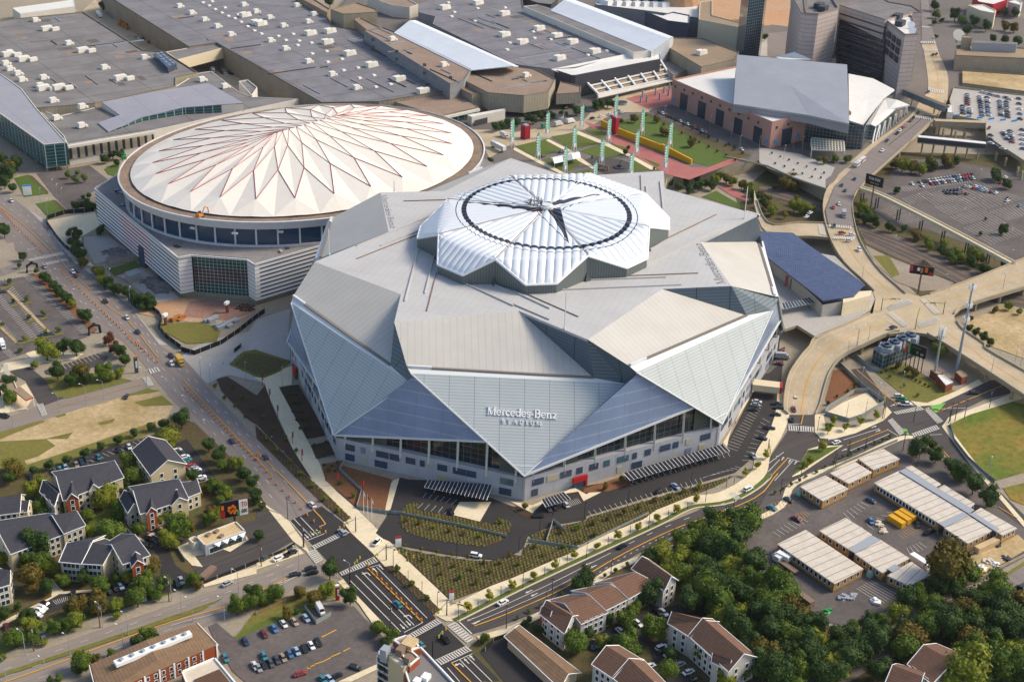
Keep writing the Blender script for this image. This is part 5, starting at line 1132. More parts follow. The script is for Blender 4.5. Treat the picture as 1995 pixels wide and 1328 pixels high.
wa, wb = UV('a3 872,160', 59)+UV('a3 1012,270', 59); dd = (wb-wa).normalized(); nn_ = Vector((dd.y,-dd.x,0)); nn_ = nn_ if nn_.dot(wa) < 0 else -nn_
for i in range(3):
    for j in range(3): p = lerp(wa, wb, .28+.25*i); m2 = MB(); z = 54-6.3*j; m2.box((p.x+nn_.x*.1, p.y+nn_.y*.1), 8, .6, z-4.6, z, math.atan2(dd.y, dd.x)); m2.build('window', 'wall_dark', ht)
block(ht, 'a3 345,335 500,300 510,440 380,430', 8, 22, 'hotel_wall', 'roof_grey', 'podium_wall', 'podium_roof'); block(ht, 'a3 850,490 1000,505 990,600 840,590', 8, 16, 'hotel_wall', 'roof_grey', 'podium_wall', 'podium_roof')
for s, z in (('a3 380,60',62),('a3 410,80',62),('a3 980,190',59),('a3 960,140',59)):
    x, y = px(s)[0]; p = U(x, y, z); m2 = MB(); m2.box((p.x, p.y), 9, 6, z, z+4, .4); m2.build('plant_room', 'wall_dark', ht)
for s in ('a3 1060,200','a3 1068,240'): x, y = px(s)[0]; p = U(x, y, 60); m2 = MB(); m2.frus((p.x,p.y), 1, 1, 59, 61, 1); m2.tube([p+Vector((0,0,1)), p+Vector((-.8,-.8,1.8))], .3, 10, r2=3); m2.build('dish', 'lamp_white', ht)
cb = bldg('parking_structure', 'tan concrete deck building with long vent row at the right edge', 'building', 'a3 1395,345 1500,335 1960,365 1960,440 1395,415', 8, 20, 'conc_panel', 'roof_tan'); vwall(cb, 'vent_row', 'a3 1520,415 1895,432', 17.5, 19.5, 'wall_dark', .3); block(cb, 'a3 1440,525 1960,560 1960,690 1440,620', 8, 9.6, 'conc_panel', 'dirt', 'deck_wall', 'deck_roof')
bldg('plant_screen', 'pale blue-grey louvred plant screen above the tan deck building', 'screen', 'a3 1520,300 1850,315 1845,330 1515,315', 20, 27, 'unit_grey', 'roof_grey', par=0); t = bldg('kiosk', 'small beige box beside the white dish at right', 'kiosk', 'a3 1440,265 1515,268 1512,285 1438,282', 20, 29, 'conc_panel', 'roof_tan', par=.4)
p = U(1864, 78, 22); t = thing('satellite_dish', 'large round pale satellite dish on the deck building roof', 'dish', (p.x, p.y, 20)); MB().tube([p-Vector((0,0,2)), p+Vector((0,0,3))], 1.2, 8).build('mount', 'unit_grey', t); MB().tube([p+Vector((0,0,3)), p+Vector((-1.5,-2.5,5))], 1.0, 16, r2=5.2).build('bowl', 'col_light', t)
bldg('brick_block', 'red brick block with white cornice at the top right', 'building', 'a3 1520,-20 1690,-30 1775,5 1670,40 1560,20', 8, 20, 'crimson', 'roof_white'); bldg('small_block', 'small white windowed block at the top right corner', 'building', 'a3 1780,20 1850,5 1885,25 1870,45', 8, 19, 'wall_white', 'roof_white'); bw = bldg('small_block', 'cream three storey walk-up block among trees at top right', 'building', 'a3 1480,45 1600,40 1690,85 1680,105 1575,85', 8, 22, 'wall_cream', 'roof_white')
# ---- arena with the tilted metal roof
ar = bldg('arena', 'rose brick arena with big tilted metal roof and tall dark windows', 'arena', 'a2 1178,597 1650,500 1897,480 a3 300,560 620,840 265,862 35,912', 8, 26, 'brick_rose', 'roof_white', par=1.2)
qq = roof3(ar, 'tilted_roof', 'a2 1655,405 44;a3 0,425 44;a3 590,478 44;a3 605,915 32;a3 300,850 31;a2 1628,768 31', 'roof_seam', thick=2.0)
for i, j in ((3,4),(4,5),(5,0),(0,1),(1,2),(2,3)): a, b = qq[i], qq[j]; mb = MB(); mb.face([(a.x,a.y,25),(b.x,b.y,25),(b.x,b.y,b.z-1.5),(a.x,a.y,a.z-1.5)]); mb.build('upper_wall', 'roof_seam', ar)
roof3(ar, 'wing_roof', 'a3 600,545 33;a3 780,580 31;a3 940,662 28;a3 860,720 27;a3 710,925 22;a3 605,890 24', 'roof_white', thick=1.2); roof3(ar, 'wing_roof', 'a3 870,722 24;a3 960,738 24.5;a3 1052,776 22;a3 950,800 21;a3 800,935 17;a3 735,905 19', 'roof_white', thick=1.0)
roof3(ar, 'back_roof', 'a3 60,420 30;a3 200,385 36;a3 330,440 34;a3 100,440 32', 'roof_white')
MB().prism(V('a3 272,868 605,920 720,930 860,730 940,665 600,545 300,600', 25), 8, 25, top=False).build('glass_lobby', 'glass_grid', ar); MB().prism(V('a3 640,950 800,940 950,800 870,740', 17), 8, 17, top=False).build('glass_lobby', 'glass_grid', ar)
def onwall(root, s0, s1, zt, marks, w, h, m, name='window', bay=None):
    a, b = UV(s0, zt)+UV(s1, zt); d = (b-a).normalized(); n = Vector((d.y,-d.x,0)); n = n if n.dot(a) < 0 else -n; out = []
    for x, y in px(marks): p = UP(x, y, a, n); m2 = MB(); m2.box((p.x+n.x*.1, p.y+n.y*.1), w, .6, p.z-h/2, p.z+h/2, math.atan2(d.y, d.x)); out.append(m2.build(name, m, root))
    return out
stripes('win_grid', '#26333f', '#59666f', 1.6, .25, rough=.2, noise=0)
onwall(ar, 'a2 1178,597', 'a3 35,912', 26, 'a2 1260,760 1392,820 1525,880 1660,945 1805,1010', 8.5, 13.5, 'win_grid'); onwall(ar, 'a3 35,912', 'a3 265,862', 26, 'a3 140,1020', 9.5, 14, 'win_grid')
onwall(ar, 'a2 1178,597', 'a3 35,912', 26, 'a2 1200,640 1265,665 1330,692 1395,722 1463,750 1530,782 1600,812 1668,842 1740,875 1812,905', 1.6, 1.8, 'wall_dark', 'vent'); onwall(ar, 'a3 35,912', 'a3 265,862', 26, 'a3 70,942 155,918 237,898', 1.6, 1.8, 'wall_dark', 'vent')
mat('sign_blue', '#2f8fd0', .4)
for s in ('a2 1188,738','a2 1875,1042'): onwall(ar, 'a2 1178,597', 'a3 35,912', 26, s, 2.4, 2.4, 'sign_blue', 'round_sign')
onwall(ar, 'a3 35,912', 'a3 265,862', 26, 'a3 60,1045 227,1000', 2.4, 2.4, 'sign_blue', 'round_sign')
e0, e1, g0, g1 = UV('a3 800,935', 17)[0], UV('a3 1040,780', 21.5)[0], UV('a3 775,1060', 8)[0], UV('a3 1030,840', 8)[0]
for i in range(13):
    f, g = i/12, min(1, max(0, (i+(1 if i % 2 else -1)*.35)/12)); m2 = MB(); m2.tube([lerp(g0, g1, f), lerp(e0, e1, g)-Vector((0,0,.8))], .55, 5); m2.build('slanted_column', 'lamp_white', ar)
cn = thing('canopy', 'zigzag white lattice canopy on posts before the glass arena lobby', 'canopy', UV('a3 445,1080', 13)[0])
c4 = UV('a3 325,1025 565,1045 570,1125 328,1110', 13.5)
for i in range(12):
    for k in range(5):
        u0, u1, v0, v1 = i/12, (i+.6)/12, k/5, (k+.75)/5; f = lambda u, v: lerp(lerp(c4[0], c4[1], u), lerp(c4[3], c4[2], u), v); 
    m2 = MB(); m2.bar(lerp(c4[0], c4[1], i/11), lerp(c4[3], c4[2], i/11), .8, .6); m2.build('lattice_bar', 'col_light', cn)
for k in range(6): m2 = MB(); m2.bar(lerp(c4[0], c4[3], k/5), lerp(c4[1], c4[2], k/5), .6, .8); m2.build('lattice_beam', 'col_light', cn)
for p in c4: m2 = MB(); m2.tube([(p.x,p.y,8),(p.x,p.y,13.5)], .4, 6); m2.build('post', 'col_light', cn)
# ---- roof units
def unit(s, z, kind, label, group):
    x, y = px(s)[0]; p = U(x, y, z); g = math.radians(8)
    if kind == 's':
        m2 = MB(); m2.frus((p.x, p.y), 3.0, 3.0, z, z+1.0, .75, g); return tag(m2.build('roof_vent', 'unit_white', loc=p), label, 'roof vent', group)
    t = thing('roof_unit', label, 'air unit', p, 0, group)
    if kind == 'w': MB().box((p.x, p.y), 8.5, 4.2, z, z+3.6, g).build('casing', 'unit_white', t); MB().box((p.x+6.2, p.y-3.4), 6.0, 3.2, z, z+2.6, g).build('duct_box', 'unit_white', t)
    elif kind == 'b': MB().box((p.x, p.y), 6, 5, z, z+3.8, g).build('casing', 'unit_white', t); MB().frus((p.x+5.4, p.y+.6), 4, 3.6, z, z+3.4, .7, g).build('hood', 'unit_white', t)
    else: MB().frus((p.x, p.y), 4.8, 3.8, z, z+3.2, .9, g, sh=(.2,0)).build('casing', 'unit_white', t); MB().box((p.x+3.4, p.y-.6), 1.6, 2.4, z, z+1.4, g).build('hood', 'unit_white', t)
def units(s, z, kind, what, where, group):
    P = px(s); tile = s.split()[0]
    for i, (x, y) in enumerate(P): unit('r %.2f,%.2f' % (x, y), z, kind, '%s, %s from the left %s' % (what, ORD[i], where), group)
units('a0 60,415 175,450 320,665 435,660 345,225 610,385 890,590', 17, 'w', 'long white roof unit with side box', 'on the upper left hall', 'roof units of the west hall')
units('a0 70,400 40,480 295,645 320,585 260,160 390,755 505,330 605,800 770,510 1065,435 70,520 130,555 160,600', 17, 'm', 'white hooded roof unit', 'on the upper left hall', 'hooded units of the west hall')
units('a0 415,885 600,940 1490,600 1555,345 1660,650', 14.5, 'm', 'white roof unit', 'on the low front roof', 'units of the front roof')
units('a0 1325,55 1415,105 1510,155 1605,205 1705,265 1800,45 1890,95 a1 100,310 210,370 380,465 555,560 735,660 295,50 420,115 95,140 195,200 380,170', 18, 'm', 'white hooded roof unit', 'on the middle hall', 'hooded units of the middle hall')
units('a0 1800,125 1885,180 a1 20,190 385,260 510,325 675,410 835,495 1040,600 1215,690 530,245', 18, 'b', 'white unit with domed hood', 'on the middle hall', 'paired units of the middle hall')
units('a0 1545,45 1590,72 1640,98 1687,122 1736,138 1500,22 1568,14 1662,60 1758,110 1782,165 1830,198 1880,230 a1 35,253 160,270 270,255 215,300 313,305 303,338 405,320 410,400 517,382 525,462 630,440 642,523 748,504 760,580 866,560 880,646 990,625', 18, 's', 'small white roof vent', 'on the middle hall', 'vents of the middle hall')
units('a1 1380,70 1625,35 1820,115 1820,270 a2 180,225 310,280 425,325 590,395 330,445 55,325', 25, 'b', 'boxy white double roof unit', 'on the far hall', 'units of the far hall')
units('a1 1440,125 1460,93 1415,22 1632,65 1615,160 1850,370 1870,320 1835,60 a2 145,238 275,295 155,285 690,380 550,410', 25, 's', 'small white vent', 'on the far hall', 'vents of the far hall')
units('a1 1000,300 1380,490', 27.2, 'm', 'white twin duct unit', 'on the long concrete concourse roof', 'units of the concourse'); units('a2 90,568', 24.2, 'm', 'white hooded unit', 'on the octagonal pavilion roof', 'unit of the pavilion'); units('a2 1380,405', 25.2, 'b', 'white paired unit', 'on the tan faceted pavilion roof', 'unit of the tan pavilion')
# pipes and walk boards on the hall roofs
def clutter(root, poly, z, n, seed):
    P = UV(poly, z); r = random.Random(seed); g = math.radians(0)
    for i in range(n):
        u, v = r.random(), r.random(); p = lerp(lerp(P[0], P[1], u), lerp(P[3], P[2], u), v); L = r.choice((6, 14, 26, 40)); a = r.choice((0, math.pi/2))+g; m2 = MB(); w = r.choice((.5, .8, 2.4))
        m2.box((p.x, p.y), L if w < 2 else r.uniform(5, 12), w if w < 2 else r.uniform(4, 9), z, z+(.6 if w < 2 else .06), a); m2.build('roof_pipe' if w < 2 else 'roof_patch', r.choice(('unit_grey','trim_dark','conc_wall')) if w < 2 else r.choice(('roof_brown','roof_grey','asphalt_lot')), root)
clutter(ha, 'a0 80,170 600,110 1250,560 500,760', 17, 34, 1); clutter(hb, 'a0 900,0 a1 700,180 1350,650 520,740', 18, 40, 2); clutter(hc, 'a1 1330,100 a2 60,120 820,390 300,480', 25, 26, 3); clutter(lc, 'a1 850,240 930,220 1500,560 1440,600', 27, 10, 4); clutter(p1, 'a1 1600,560 1800,510 a2 240,600 80,660', 24, 6, 5)
# trailers, crates and vans in the truck yards
def crate_stack(s, n, label):
    x, y = px(s)[0]; p = U(x, y, 0); t = thing('crate_stack', label, 'crates', p); rn = random.Random(int(x*7+y))
    for i in range(n): m2 = MB(); m2.box((p.x+rn.uniform(-4,4), p.y+rn.uniform(-5,5)), rn.uniform(2,4), rn.uniform(2,4), 0, rn.uniform(1.5,5), rn.uniform(0,.4)); m2.build('crate', 'wood_crate', t)
crate_stack('a0 910,190', 12, 'tall stack of brown wooden crates at the upper truck dock'); crate_stack('a0 965,215', 9, 'brown crate stack in the open truck yard'); crate_stack('a0 1225,345', 9, 'brown crate stack at the lower end of the upper dock'); crate_stack('a0 1500,465', 9, 'scattered crates under the cream link building'); crate_stack('a0 1600,465', 9, 'loose pile of crates right of the link columns'); crate_stack('a0 1855,570', 9, 'crate stack against the lower truck dock'); crate_stack('a1 10,590', 8, 'crate stack beside the last docked trailers')
# ================================================================ park with light towers
def tower(base, top, i, label):
    b = U(*base, ZT); h = max(14, min(20, zof(b, top[1])-ZT)); L = Vector(b)
    t = thing('light_tower', label, 'light tower', b, 0, 'mint green light towers of the park')
    m = MB(); m.box((L.x, L.y), 2.0, 1.5, ZT+h*.36, ZT+h); m.build('lattice_body', 'mint', t)
    for sx in (-1, 1):
        for sy in (-1, 1): m = MB(); m.tube([(L.x+sx*1.3, L.y+sy*1.1, ZT), (L.x+sx*.95, L.y+sy*.7, ZT+h*.5)], .22, 4); m.build('leg', 'lamp_white', t)
    m = MB(); m.box((L.x, L.y), 2.1, 1.6, ZT+h*.2, ZT+h*.36); m.build('sign_panel', 'lamp_white', t)
    m = MB(); m.tube([(L.x, L.y, ZT+h), (L.x, L.y, ZT+h+1.6)], .8, 6, r2=.3); m.build('cap', 'unit_grey', t)
    for k in range(6): m = MB(); z = ZT+h*(.42+.1*k); m.tube([(L.x-1.0, L.y-.4, z), (L.x-1.9, L.y-.6, z+.15)], .55, 6); m.build('floodlight', 'lamp_white', t)
TW = [((40,585),(45,300),'at the far left end of the park'),((320,735),(330,455),'beside the left lawn nearest the stadium'),((420,495),(425,225),'at the upper left lawn corner by the street'),((790,400),(795,145),'where the red path meets the street'),((1155,300),(1160,40),'behind the tall red lift shaft'),((710,640),(715,375),'beside the fenced event lawn'),((1080,550),(1085,290),'just left of the red lift shaft'),((1440,470),(1445,205),'on the upper green lawn beyond the yellow wall'),((610,885),(620,605),'in front of the white tent'),((1005,790),(1010,520),'beside the round pool'),((1380,690),(1385,425),'in front of the middle of the yellow wall'),((1740,610),(1750,340),'on the right lawn beyond the yellow wall'),((930,1020),(935,765),'half hidden behind the stadium roof, left of the pool'),((1320,940),(1330,670),'half hidden behind the stadium roof, right of the pool'),((1690,860),(1700,570),'by the lower end of the red path')]
for i, (b, t_, w) in enumerate(TW): f = lambda q: (990+q[0]/5.533, 180+q[1]/5.533); tower(f(b), f(t_), i, 'mint green and white light tower '+w)
t = thing('yellow_wall', 'long bright yellow retaining wall sloping down beside the red path', 'wall', UV('a2 1000,1080', ZT)[0]); a, b, c = UV('a2 770,1000 1090,1120 1312,1215', ZT)
for p, q, h0, h1 in ((a, b, 5.2, 4.6), (b, c, 5.4, 3.4)):
    d = (q-p).normalized(); n = Vector((-d.y, d.x, 0))*1.2; mb = MB(); z0, z1 = Vector((0,0,h0)), Vector((0,0,h1))
    for P4 in ([p,q,q+z1,p+z0],[p+n,p+n+z0,q+n+z1,q+n],[p+z0,q+z1,q+n+z1,p+n+z0],[p,p+z0,p+n+z0,p+n],[q,q+n,q+n+z1,q+z1]): mb.face(P4)
    mb.build('wall_panel', 'yellow_wall', t)
a, b = UV('a2 650,935 712,965', ZT); m2 = MB(); m2.bar(a, b, 1.2, 5); tag(m2.build('yellow_wall', 'yellow_wall', loc=a), 'short end piece of yellow wall left of the red lift shaft', 'wall')
def lift(s, w, h, label):
    x, y = px(s)[0]; p = U(x, y, ZT); t = thing('lift_shaft', label, 'lift shaft', p); MB().box((p.x, p.y), w, w*.9, ZT, ZT+h, .2).build('shaft', 'crimson', t); MB().box((p.x, p.y), w*.7, w*.6, ZT+h, ZT+h+.8, .2).build('cap', 'unit_grey', t); MB().box((p.x-.6, p.y-w*.47), 1.2, .2, ZT, ZT+2.4, .2).build('door', 'wall_dark', t)
lift('a2 752,990', 3.6, 12, 'tall crimson lift shaft at the top of the yellow wall'); lift('a2 725,975', 2.6, 12, 'slimmer crimson lift shaft just left of the tall one'); lift('a2 88,1025', 5.0, 9.5, 'crimson lift tower at the left end of the park')
t = thing('tent', 'white peaked event tent on the park lawn', 'tent', UV('a2 390,1160', ZT)[0]); q = UV('a2 275,1165 480,1120 500,1165 305,1210', ZT+4); 
mb = MB(); m_ = [(q[0]+q[3])/2+Vector((0,0,1.6)), (q[1]+q[2])/2+Vector((0,0,1.6))]; mb.face([q[0], q[1], m_[1], m_[0]]); mb.face([m_[0], m_[1], q[2], q[3]]); mb.face([q[0], m_[0], q[3]]); mb.face([q[1], q[2], m_[1]]); mb.build('canvas', 'lamp_white', t)
mb = MB(); u = [lerp(m_[0], m_[1], .35), lerp(m_[0], m_[1], .7), lerp(q[3], q[2], .7), lerp(q[3], q[2], .35)]; mb.face([p+Vector((0,0,.05)) for p in u]); mb.build('clear_panel', 'unit_grey', t)
for p in q: m2 = MB(); m2.tube([(p.x,p.y,ZT),(p.x,p.y,p.z)], .12, 4); m2.build('post', 'lamp_white', t)
p = UV('a2 785,1240', ZT)[0]; t = thing('fountain', 'dark tiered fountain with a figure in the round park pool', 'fountain', p)
MB().tube([p, p+Vector((0,0,.8))], 4.2, 14).build('basin', 'wall_dark', t); MB().tube([p, p+Vector((0,0,2.2))], .9, 8, r2=1.8).build('pedestal', 'wall_dark', t); MB().tube([p+Vector((0,0,2.2)), p+Vector((.5,0,4)), p+Vector((1.4,0,5)), p+Vector((2.4,0,4.2))], .4, 6, r2=.15).build('figure', 'wall_dark', t)
# standing letters in the park, seen from behind
a, b = UV('a2 705,1268 625,1252', ZT); ux = (b-a).normalized(); un = ux.cross(Z3); t = thing('letter_sign', 'row of standing letters in the park seen from behind', 'sign', (a+b)/2); mb = MB(); lettering(mb, 'ATLUTD', a, ux, Z3, un, (b-a).length*1.0, 3.4, .5); mb.build('letters', 'roof_tan', t)
MB().bar(a-Vector((0,0,.02)), b-Vector((0,0,.02)), 1.4, .25).build('plinth', 'wall_dark', t)
for i, s in enumerate(('a2 330,870','a2 570,810','a2 805,770')):
    x, y = px(s)[0]; p = U(x, y, ZT); t = thing('planter', 'round dark planter drum beside the street trees, %s from the left' % ORD[i], 'planter', p, 0, 'street planters'); MB().tube([p, p+Vector((0,0,1.6))], 4.2, 16).build('drum', 'unit_grey', t); MB().tube([p+Vector((0,0,1.6)), p+Vector((0,0,1.8))], 3.8, 16).build('soil', 'wall_dark', t)
for i, (x, y) in enumerate(px('a2 940,760 955,720 985,755 1050,705 1080,740 1112,690 1145,710 1152,672')):
    p = U(x, y, ZT); tag(MB().tube([p, p+Vector((0,0,5.5))], .8, 6, r2=.6).build('banner_post', 'unit_grey', loc=p), 'grey banner post on the red plaza, %s from the left' % ORD[i], 'post', 'banner posts')
# ================================================================ right side: parking deck, solar hall, signs, plant
pd = bldg('parking_deck', 'raised concrete car park deck on columns at the right edge', 'parking deck', 'a3 1375,650 1960,715 1960,1230 1890,1190 1720,1080 1615,1010 1610,905 1370,855 1345,745', 6.4, 8.1, 'deck_side', 'concrete_grey', par=.9)
for i, s in enumerate(('1240,960','1300,985','1390,1000','1460,1010','1610,1090','1690,1160','1760,1200','1850,1270','1880,1300')):
    x, y = px('a3 '+s)[0]; p = U(x, y, 3); m2 = MB(); m2.box((p.x, p.y), 1.2, 1.2, 0, 6.4); m2.build('column', 'deck_side', pd)
for i in range(6): m2 = MB(); p, q = UV('a3 %d,%d %d,%d' % (1380+85*i, 862+8*i, 1420+85*i, 858+8*i), 8.1); m2.bar(p, q, .4, 1.4); m2.build('blue_rail', 'sign_blue', pd)
def footbridge(s0, s1, z, w, label, roof='roof_white', wall='wall_dark', n=6):
    a, b = UV(s0, z)+UV(s1, z); t = thing('footbridge', label, 'footbridge', (a+b)/2); d = (b-a).normalized()
    MB().bar(a-Vector((0,0,3.4)), b-Vector((0,0,3.4)), w, 3.2).build('side_wall', wall, t); MB().bar(a, b, w+.8, .4).build('roof', roof, t); MB().bar(a-Vector((0,0,4.2)), b-Vector((0,0,4.2)), w+.3, .7).build('deck', 'deck_side', t)
    for i in range(n):
        p = lerp(a, b, (i+.5)/n); m2 = MB(); m2.box((p.x, p.y), .9, .9, 0, z-4.2); m2.build('pier', 'deck_side', t)
    return t
footbridge('a3 1000,655', 'a3 1330,790', 17, 4.5, 'dark trussed footbridge crossing the road beside the hotel', 'roof_grey', 'glass_grid', 2); footbridge('a3 1115,1010', 'a3 1615,1060', 12, 4, 'white roofed footbridge on tall piers leading to the parking deck')
footbridge('a3 1235,890', 'a3 1612,905', 11, 5, 'grey footbridge behind the white roofed one', 'deck_road', 'deck_side', 4); t = bldg('stair_tower', 'small white stair tower at the footbridge end', 'stair tower', 'a3 1335,775 1375,778 1375,835 1332,832', 8, 16, 'wall_white', 'roof_white', par=.3)
# elevated guideway over the surface car park
a, b = UV('b3 690,140', 8.5)[0], UV('b3 1810,690', 8.5)[0]; t = thing('guideway', 'long narrow concrete guideway on steel legs across the surface car park', 'guideway', a)
P = smooth_path(UV('b3 690,135 820,180 1000,265 1400,470 1810,690', 8.5), 6); mb = MB(); ribbon(mb, P, 4, 0); 
for s in (-2, 2):
    Q = offs(P, s)
    for p, q in zip(Q[:-1], Q[1:]): mb.bar(p-Vector((0,0,1.2)), q-Vector((0,0,1.2)), .4, 2.0)
mb.build('deck', 'concrete', t)
for s in ('705,180','815,215','975,300','1140,385','1305,460','1480,545','1640,620'):
    x, y = px('b3 '+s)[0]; p = U(x, y, 7)
    for dx in (-1.2, 1.2): m2 = MB(); m2.box((p.x+dx, p.y), .6, .6, 0, 7.4); m2.build('leg', 'wall_dark', t)
# solar hall
sh = thing('solar_hall', 'concrete hall with huge tilted dark blue solar roof beside the stadium', 'building', UV('b3 350,700', 7.4)[0])
m = bpy.data.materials.new('solar'); m.use_nodes = True; k = NT(m); MATS['solar'] = m; uvn = k.node("ShaderNodeUVMap").outputs[0]; s_ = k.node("ShaderNodeSeparateXYZ"); k.link(uvn, s_.inputs[0])
f = k.math('MAXIMUM', k.math('LESS_THAN', k.math('FRACT', k.math('DIVIDE', s_.outputs[0], 1.1)), .1), k.math('LESS_THAN', k.math('FRACT', k.math('DIVIDE', s_.outputs[1], 2.1)), .12)); g3 = k.node("ShaderNodeTexWhiteNoise"); g3.noise_dimensions = '2D'; vm = k.node("ShaderNodeVectorMath", operation='SCALE'); k.link(uvn, vm.inputs[0]); vm.inputs['Scale'].default_value = .47; fl = k.node("ShaderNodeVectorMath", operation='FLOOR'); k.link(vm.outputs[0], fl.inputs[0]); k.link(fl.outputs[0], g3.inputs['Vector'])
k.link(k.mix(f, k.mix(g3.outputs['Value'], lin('#2a3456'), lin('#3c4569')), lin('#5d6680')), k.b.inputs['Base Color']); k.b.inputs['Roughness'].default_value = .25; k.b.inputs['Specular IOR Level'].default_value = .6
roof3(sh, 'solar_roof', 'b3 -60,455 17.5;b3 0,460 17.5;b3 190,468 17.5;b3 280,540 17.2;b3 720,850 16;b3 640,935 15.6;b3 415,970 15.4;b3 0,650 16.6;b3 -60,600 17', 'solar', thick=.7)
MB().prism(V('b3 410,1000 640,960 770,900 760,880 600,760 300,560 0,560 60,690 350,940', 14.4), 7.4, 14.4, top=False).build('wall', 'concrete_grey', sh); vw = MB().prism(V('b3 560,950 680,900 770,895 765,930 560,985', 14.8), 7.4, 14.8).build('stair_block', 'concrete', sh)
for s, m_ in (('75,740','crimson'),('105,765','crimson'),('150,830','red_paving'),('190,850','wall_dark'),('230,880','wall_dark')):
    x, y = px('b3 '+s)[0]; p = U(x, y, 10); m2 = MB(); m2.box((p.x, p.y), 3, .5, 7.4, 13.4, -.6); m2.build('banner', m_, sh)
def solar_canopy(c4, z, label, n=16, legs=4):
    q = UV(c4, z); t = thing('solar_canopy', label, 'canopy', (sum(q, Vector((0,0,0)))/4).xy.to_3d()); t.location.z = 0
    d = (q[1]-q[0]).normalized(); up = Vector((0,0,.03))
    for i in range(n):
        m2 = MB(); f0, f1 = (i+.06)/n, (i+.94)/n; m2.face([lerp(q[3],q[2],f0)+up, lerp(q[3],q[2],f1)+up, lerp(q[0],q[1],f1)+up, lerp(q[0],q[1],f0)+up]); o = m2.build('solar_panel', 'panel_dark', t)
        if o.data.polygons[0].normal.z < 0: o.data.flip_normals()
    m2 = MB(); m2.bar(lerp(q[0],q[3],.1)-Vector((0,0,.5)), lerp(q[1],q[2],.1)-Vector((0,0,.5)), .3, .45); m2.bar(lerp(q[0],q[3],.9)-Vector((0,0,.5)), lerp(q[1],q[2],.9)-Vector((0,0,.5)), .3, .45)
    for i in range(n+1): m2.bar(lerp(q[0],q[1],i/n)-Vector((0,0,.2)), lerp(q[3],q[2],i/n)-Vector((0,0,.2)), .22, .22)
    m2.build('frame', 'lamp_white', t)
    for i in range(legs): p = lerp(lerp(q[0],q[1],(i+.5)/legs), lerp(q[3],q[2],(i+.5)/legs), .5); m2 = MB(); m2.tube([(p.x,p.y,0),(p.x,p.y,z-.2)], .2, 5); m2.build('post', 'unit_grey', t)
    return t
mat('panel_dark', '#23252f', .3, spec=.6)
solar_canopy('c1 1270,1040 1745,1075 1700,1190 1240,1095', 4.2, 'wide solar car canopy in front of the left stadium face', 17); solar_canopy('c2 815,990 1550,775 1600,830 865,1045', 4.2, 'long solar car canopy along the right stadium face', 27, 8); solar_canopy('c2 208,1185 375,1130 425,1185 240,1240', 4.0, 'small solar canopy by the stadium front corner', 8, 2)
c_ = solar_canopy('b3 105,990 310,945 355,985 120,1030', 11.4, 'striped solar canopy on the plaza beside the stadium', 10, 3)
# billboards
def billboard(bl, br, zb, h, label, cols, words=None, legs=1, depth=.8, base=0.0, leg_m='wall_dark'):
    a, b = U(*bl, zb), U(*br, zb); t = thing('billboard', label, 'billboard', ((a.x+b.x)/2, (a.y+b.y)/2, base)); d = (b-a).normalized(); n = Vector((d.y,-d.x,0)); n = n if n.dot(a) < 0 else -n; H = Vector((0,0,h))
    mb = MB(); mb.bar(a-n*.4, b-n*.4, .8, h); mb.build('panel_back', 'wall_dark', t)
    L = (b-a).length
    for m, u0, u1, v0, v1 in cols: mb = MB(); q = [a+d*L*u0+H*v0, a+d*L*u1+H*v0, a+d*L*u1+H*v1, a+d*L*u0+H*v1]; mb.face([p+n*(.05+.01*len(t.children)) for p in q]); mb.build('poster', m, t)
    if words:
        for w, u0, u1, v0, vh, m in words: mb = MB(); lettering(mb, w, a+d*L*u0+H*v0+n*.25, d, Z3, n, L*(u1-u0), h*vh, .03, .12); mb.build('poster_lettering', m, t)
    for i in range(legs): p = lerp(a, b, (i+.5)/legs)-n*.5; m2 = MB(); m2.tube([(p.x,p.y,base),(p.x,p.y,zb+h*.3)], .5 if legs == 1 else .25, 8); m2.build('leg', leg_m, t)
    return t
def P1(s): return px(s)[0]
mat('poster_black', '#17171b', .4); mat('poster_white', '#e9e5da', .5); mat('poster_orange', '#d8701f', .5); mat('poster_red', '#b22a20', .5); mat('poster_green', '#3f9a55', .5); mat('poster_skin', '#a77d66', .6); mat('poster_pink', '#d6386a', .5)
billboard(P1('b3 722,100'), P1('b3 850,140'), 16, 6.5, 'black billboard reading TEAM STORE above the railway car park', [('poster_black',0,1,0,1)], [('TEAM STORE',.18,.85,.55,.25,'poster_white'),('OOO OOO',.3,.8,.2,.12,'poster_white')], leg_m='rail_rust')
billboard(P1('c3 990,85'), P1('c3 1165,150'), 8.0, 6, 'wide billboard with players at left on a black field above the cooling plant', [('poster_black',0,1,0,1),('poster_skin',.02,.3,.05,.9),('poster_white',.06,.14,.3,.95),('poster_green',.3,.36,.05,1),('poster_green',.62,.7,.2,.45),('poster_red',.18,.26,.05,.6)], [('OOOOOOO',.42,.8,.68,.14,'poster_green'),('OO',.8,.92,.2,.2,'poster_white')], 6)
tb = billboard(P1('b3 1050,765'), P1('b3 1225,790'), 12, 5, 'triangular three-sided billboard with rusty frame on a single post', [('poster_black',0,1,0,1),('poster_pink',.03,.12,.3,.9),('poster_orange',.62,.75,.3,.9),('poster_white',.3,.42,.4,.8),('poster_skin',.45,.55,.2,.8),('poster_red',.8,.97,.1,.4)], None, 1, leg_m='rail_rust')
a, b = U(*P1('b3 1050,765'), 12), U(*P1('b3 1225,790'), 12); dd = (b-a).normalized(); nn_ = Vector((-dd.y, dd.x, 0)); nn_ = nn_ if nn_.dot(a) > 0 else -nn_; c = (a+b)/2+nn_*11
for p, q in ((a, c), (b, c)):
    m2 = MB(); m2.bar(p, q, .5, 5.2); m2.build('side_panel', 'rail_rust', tb)
m2 = MB(); 
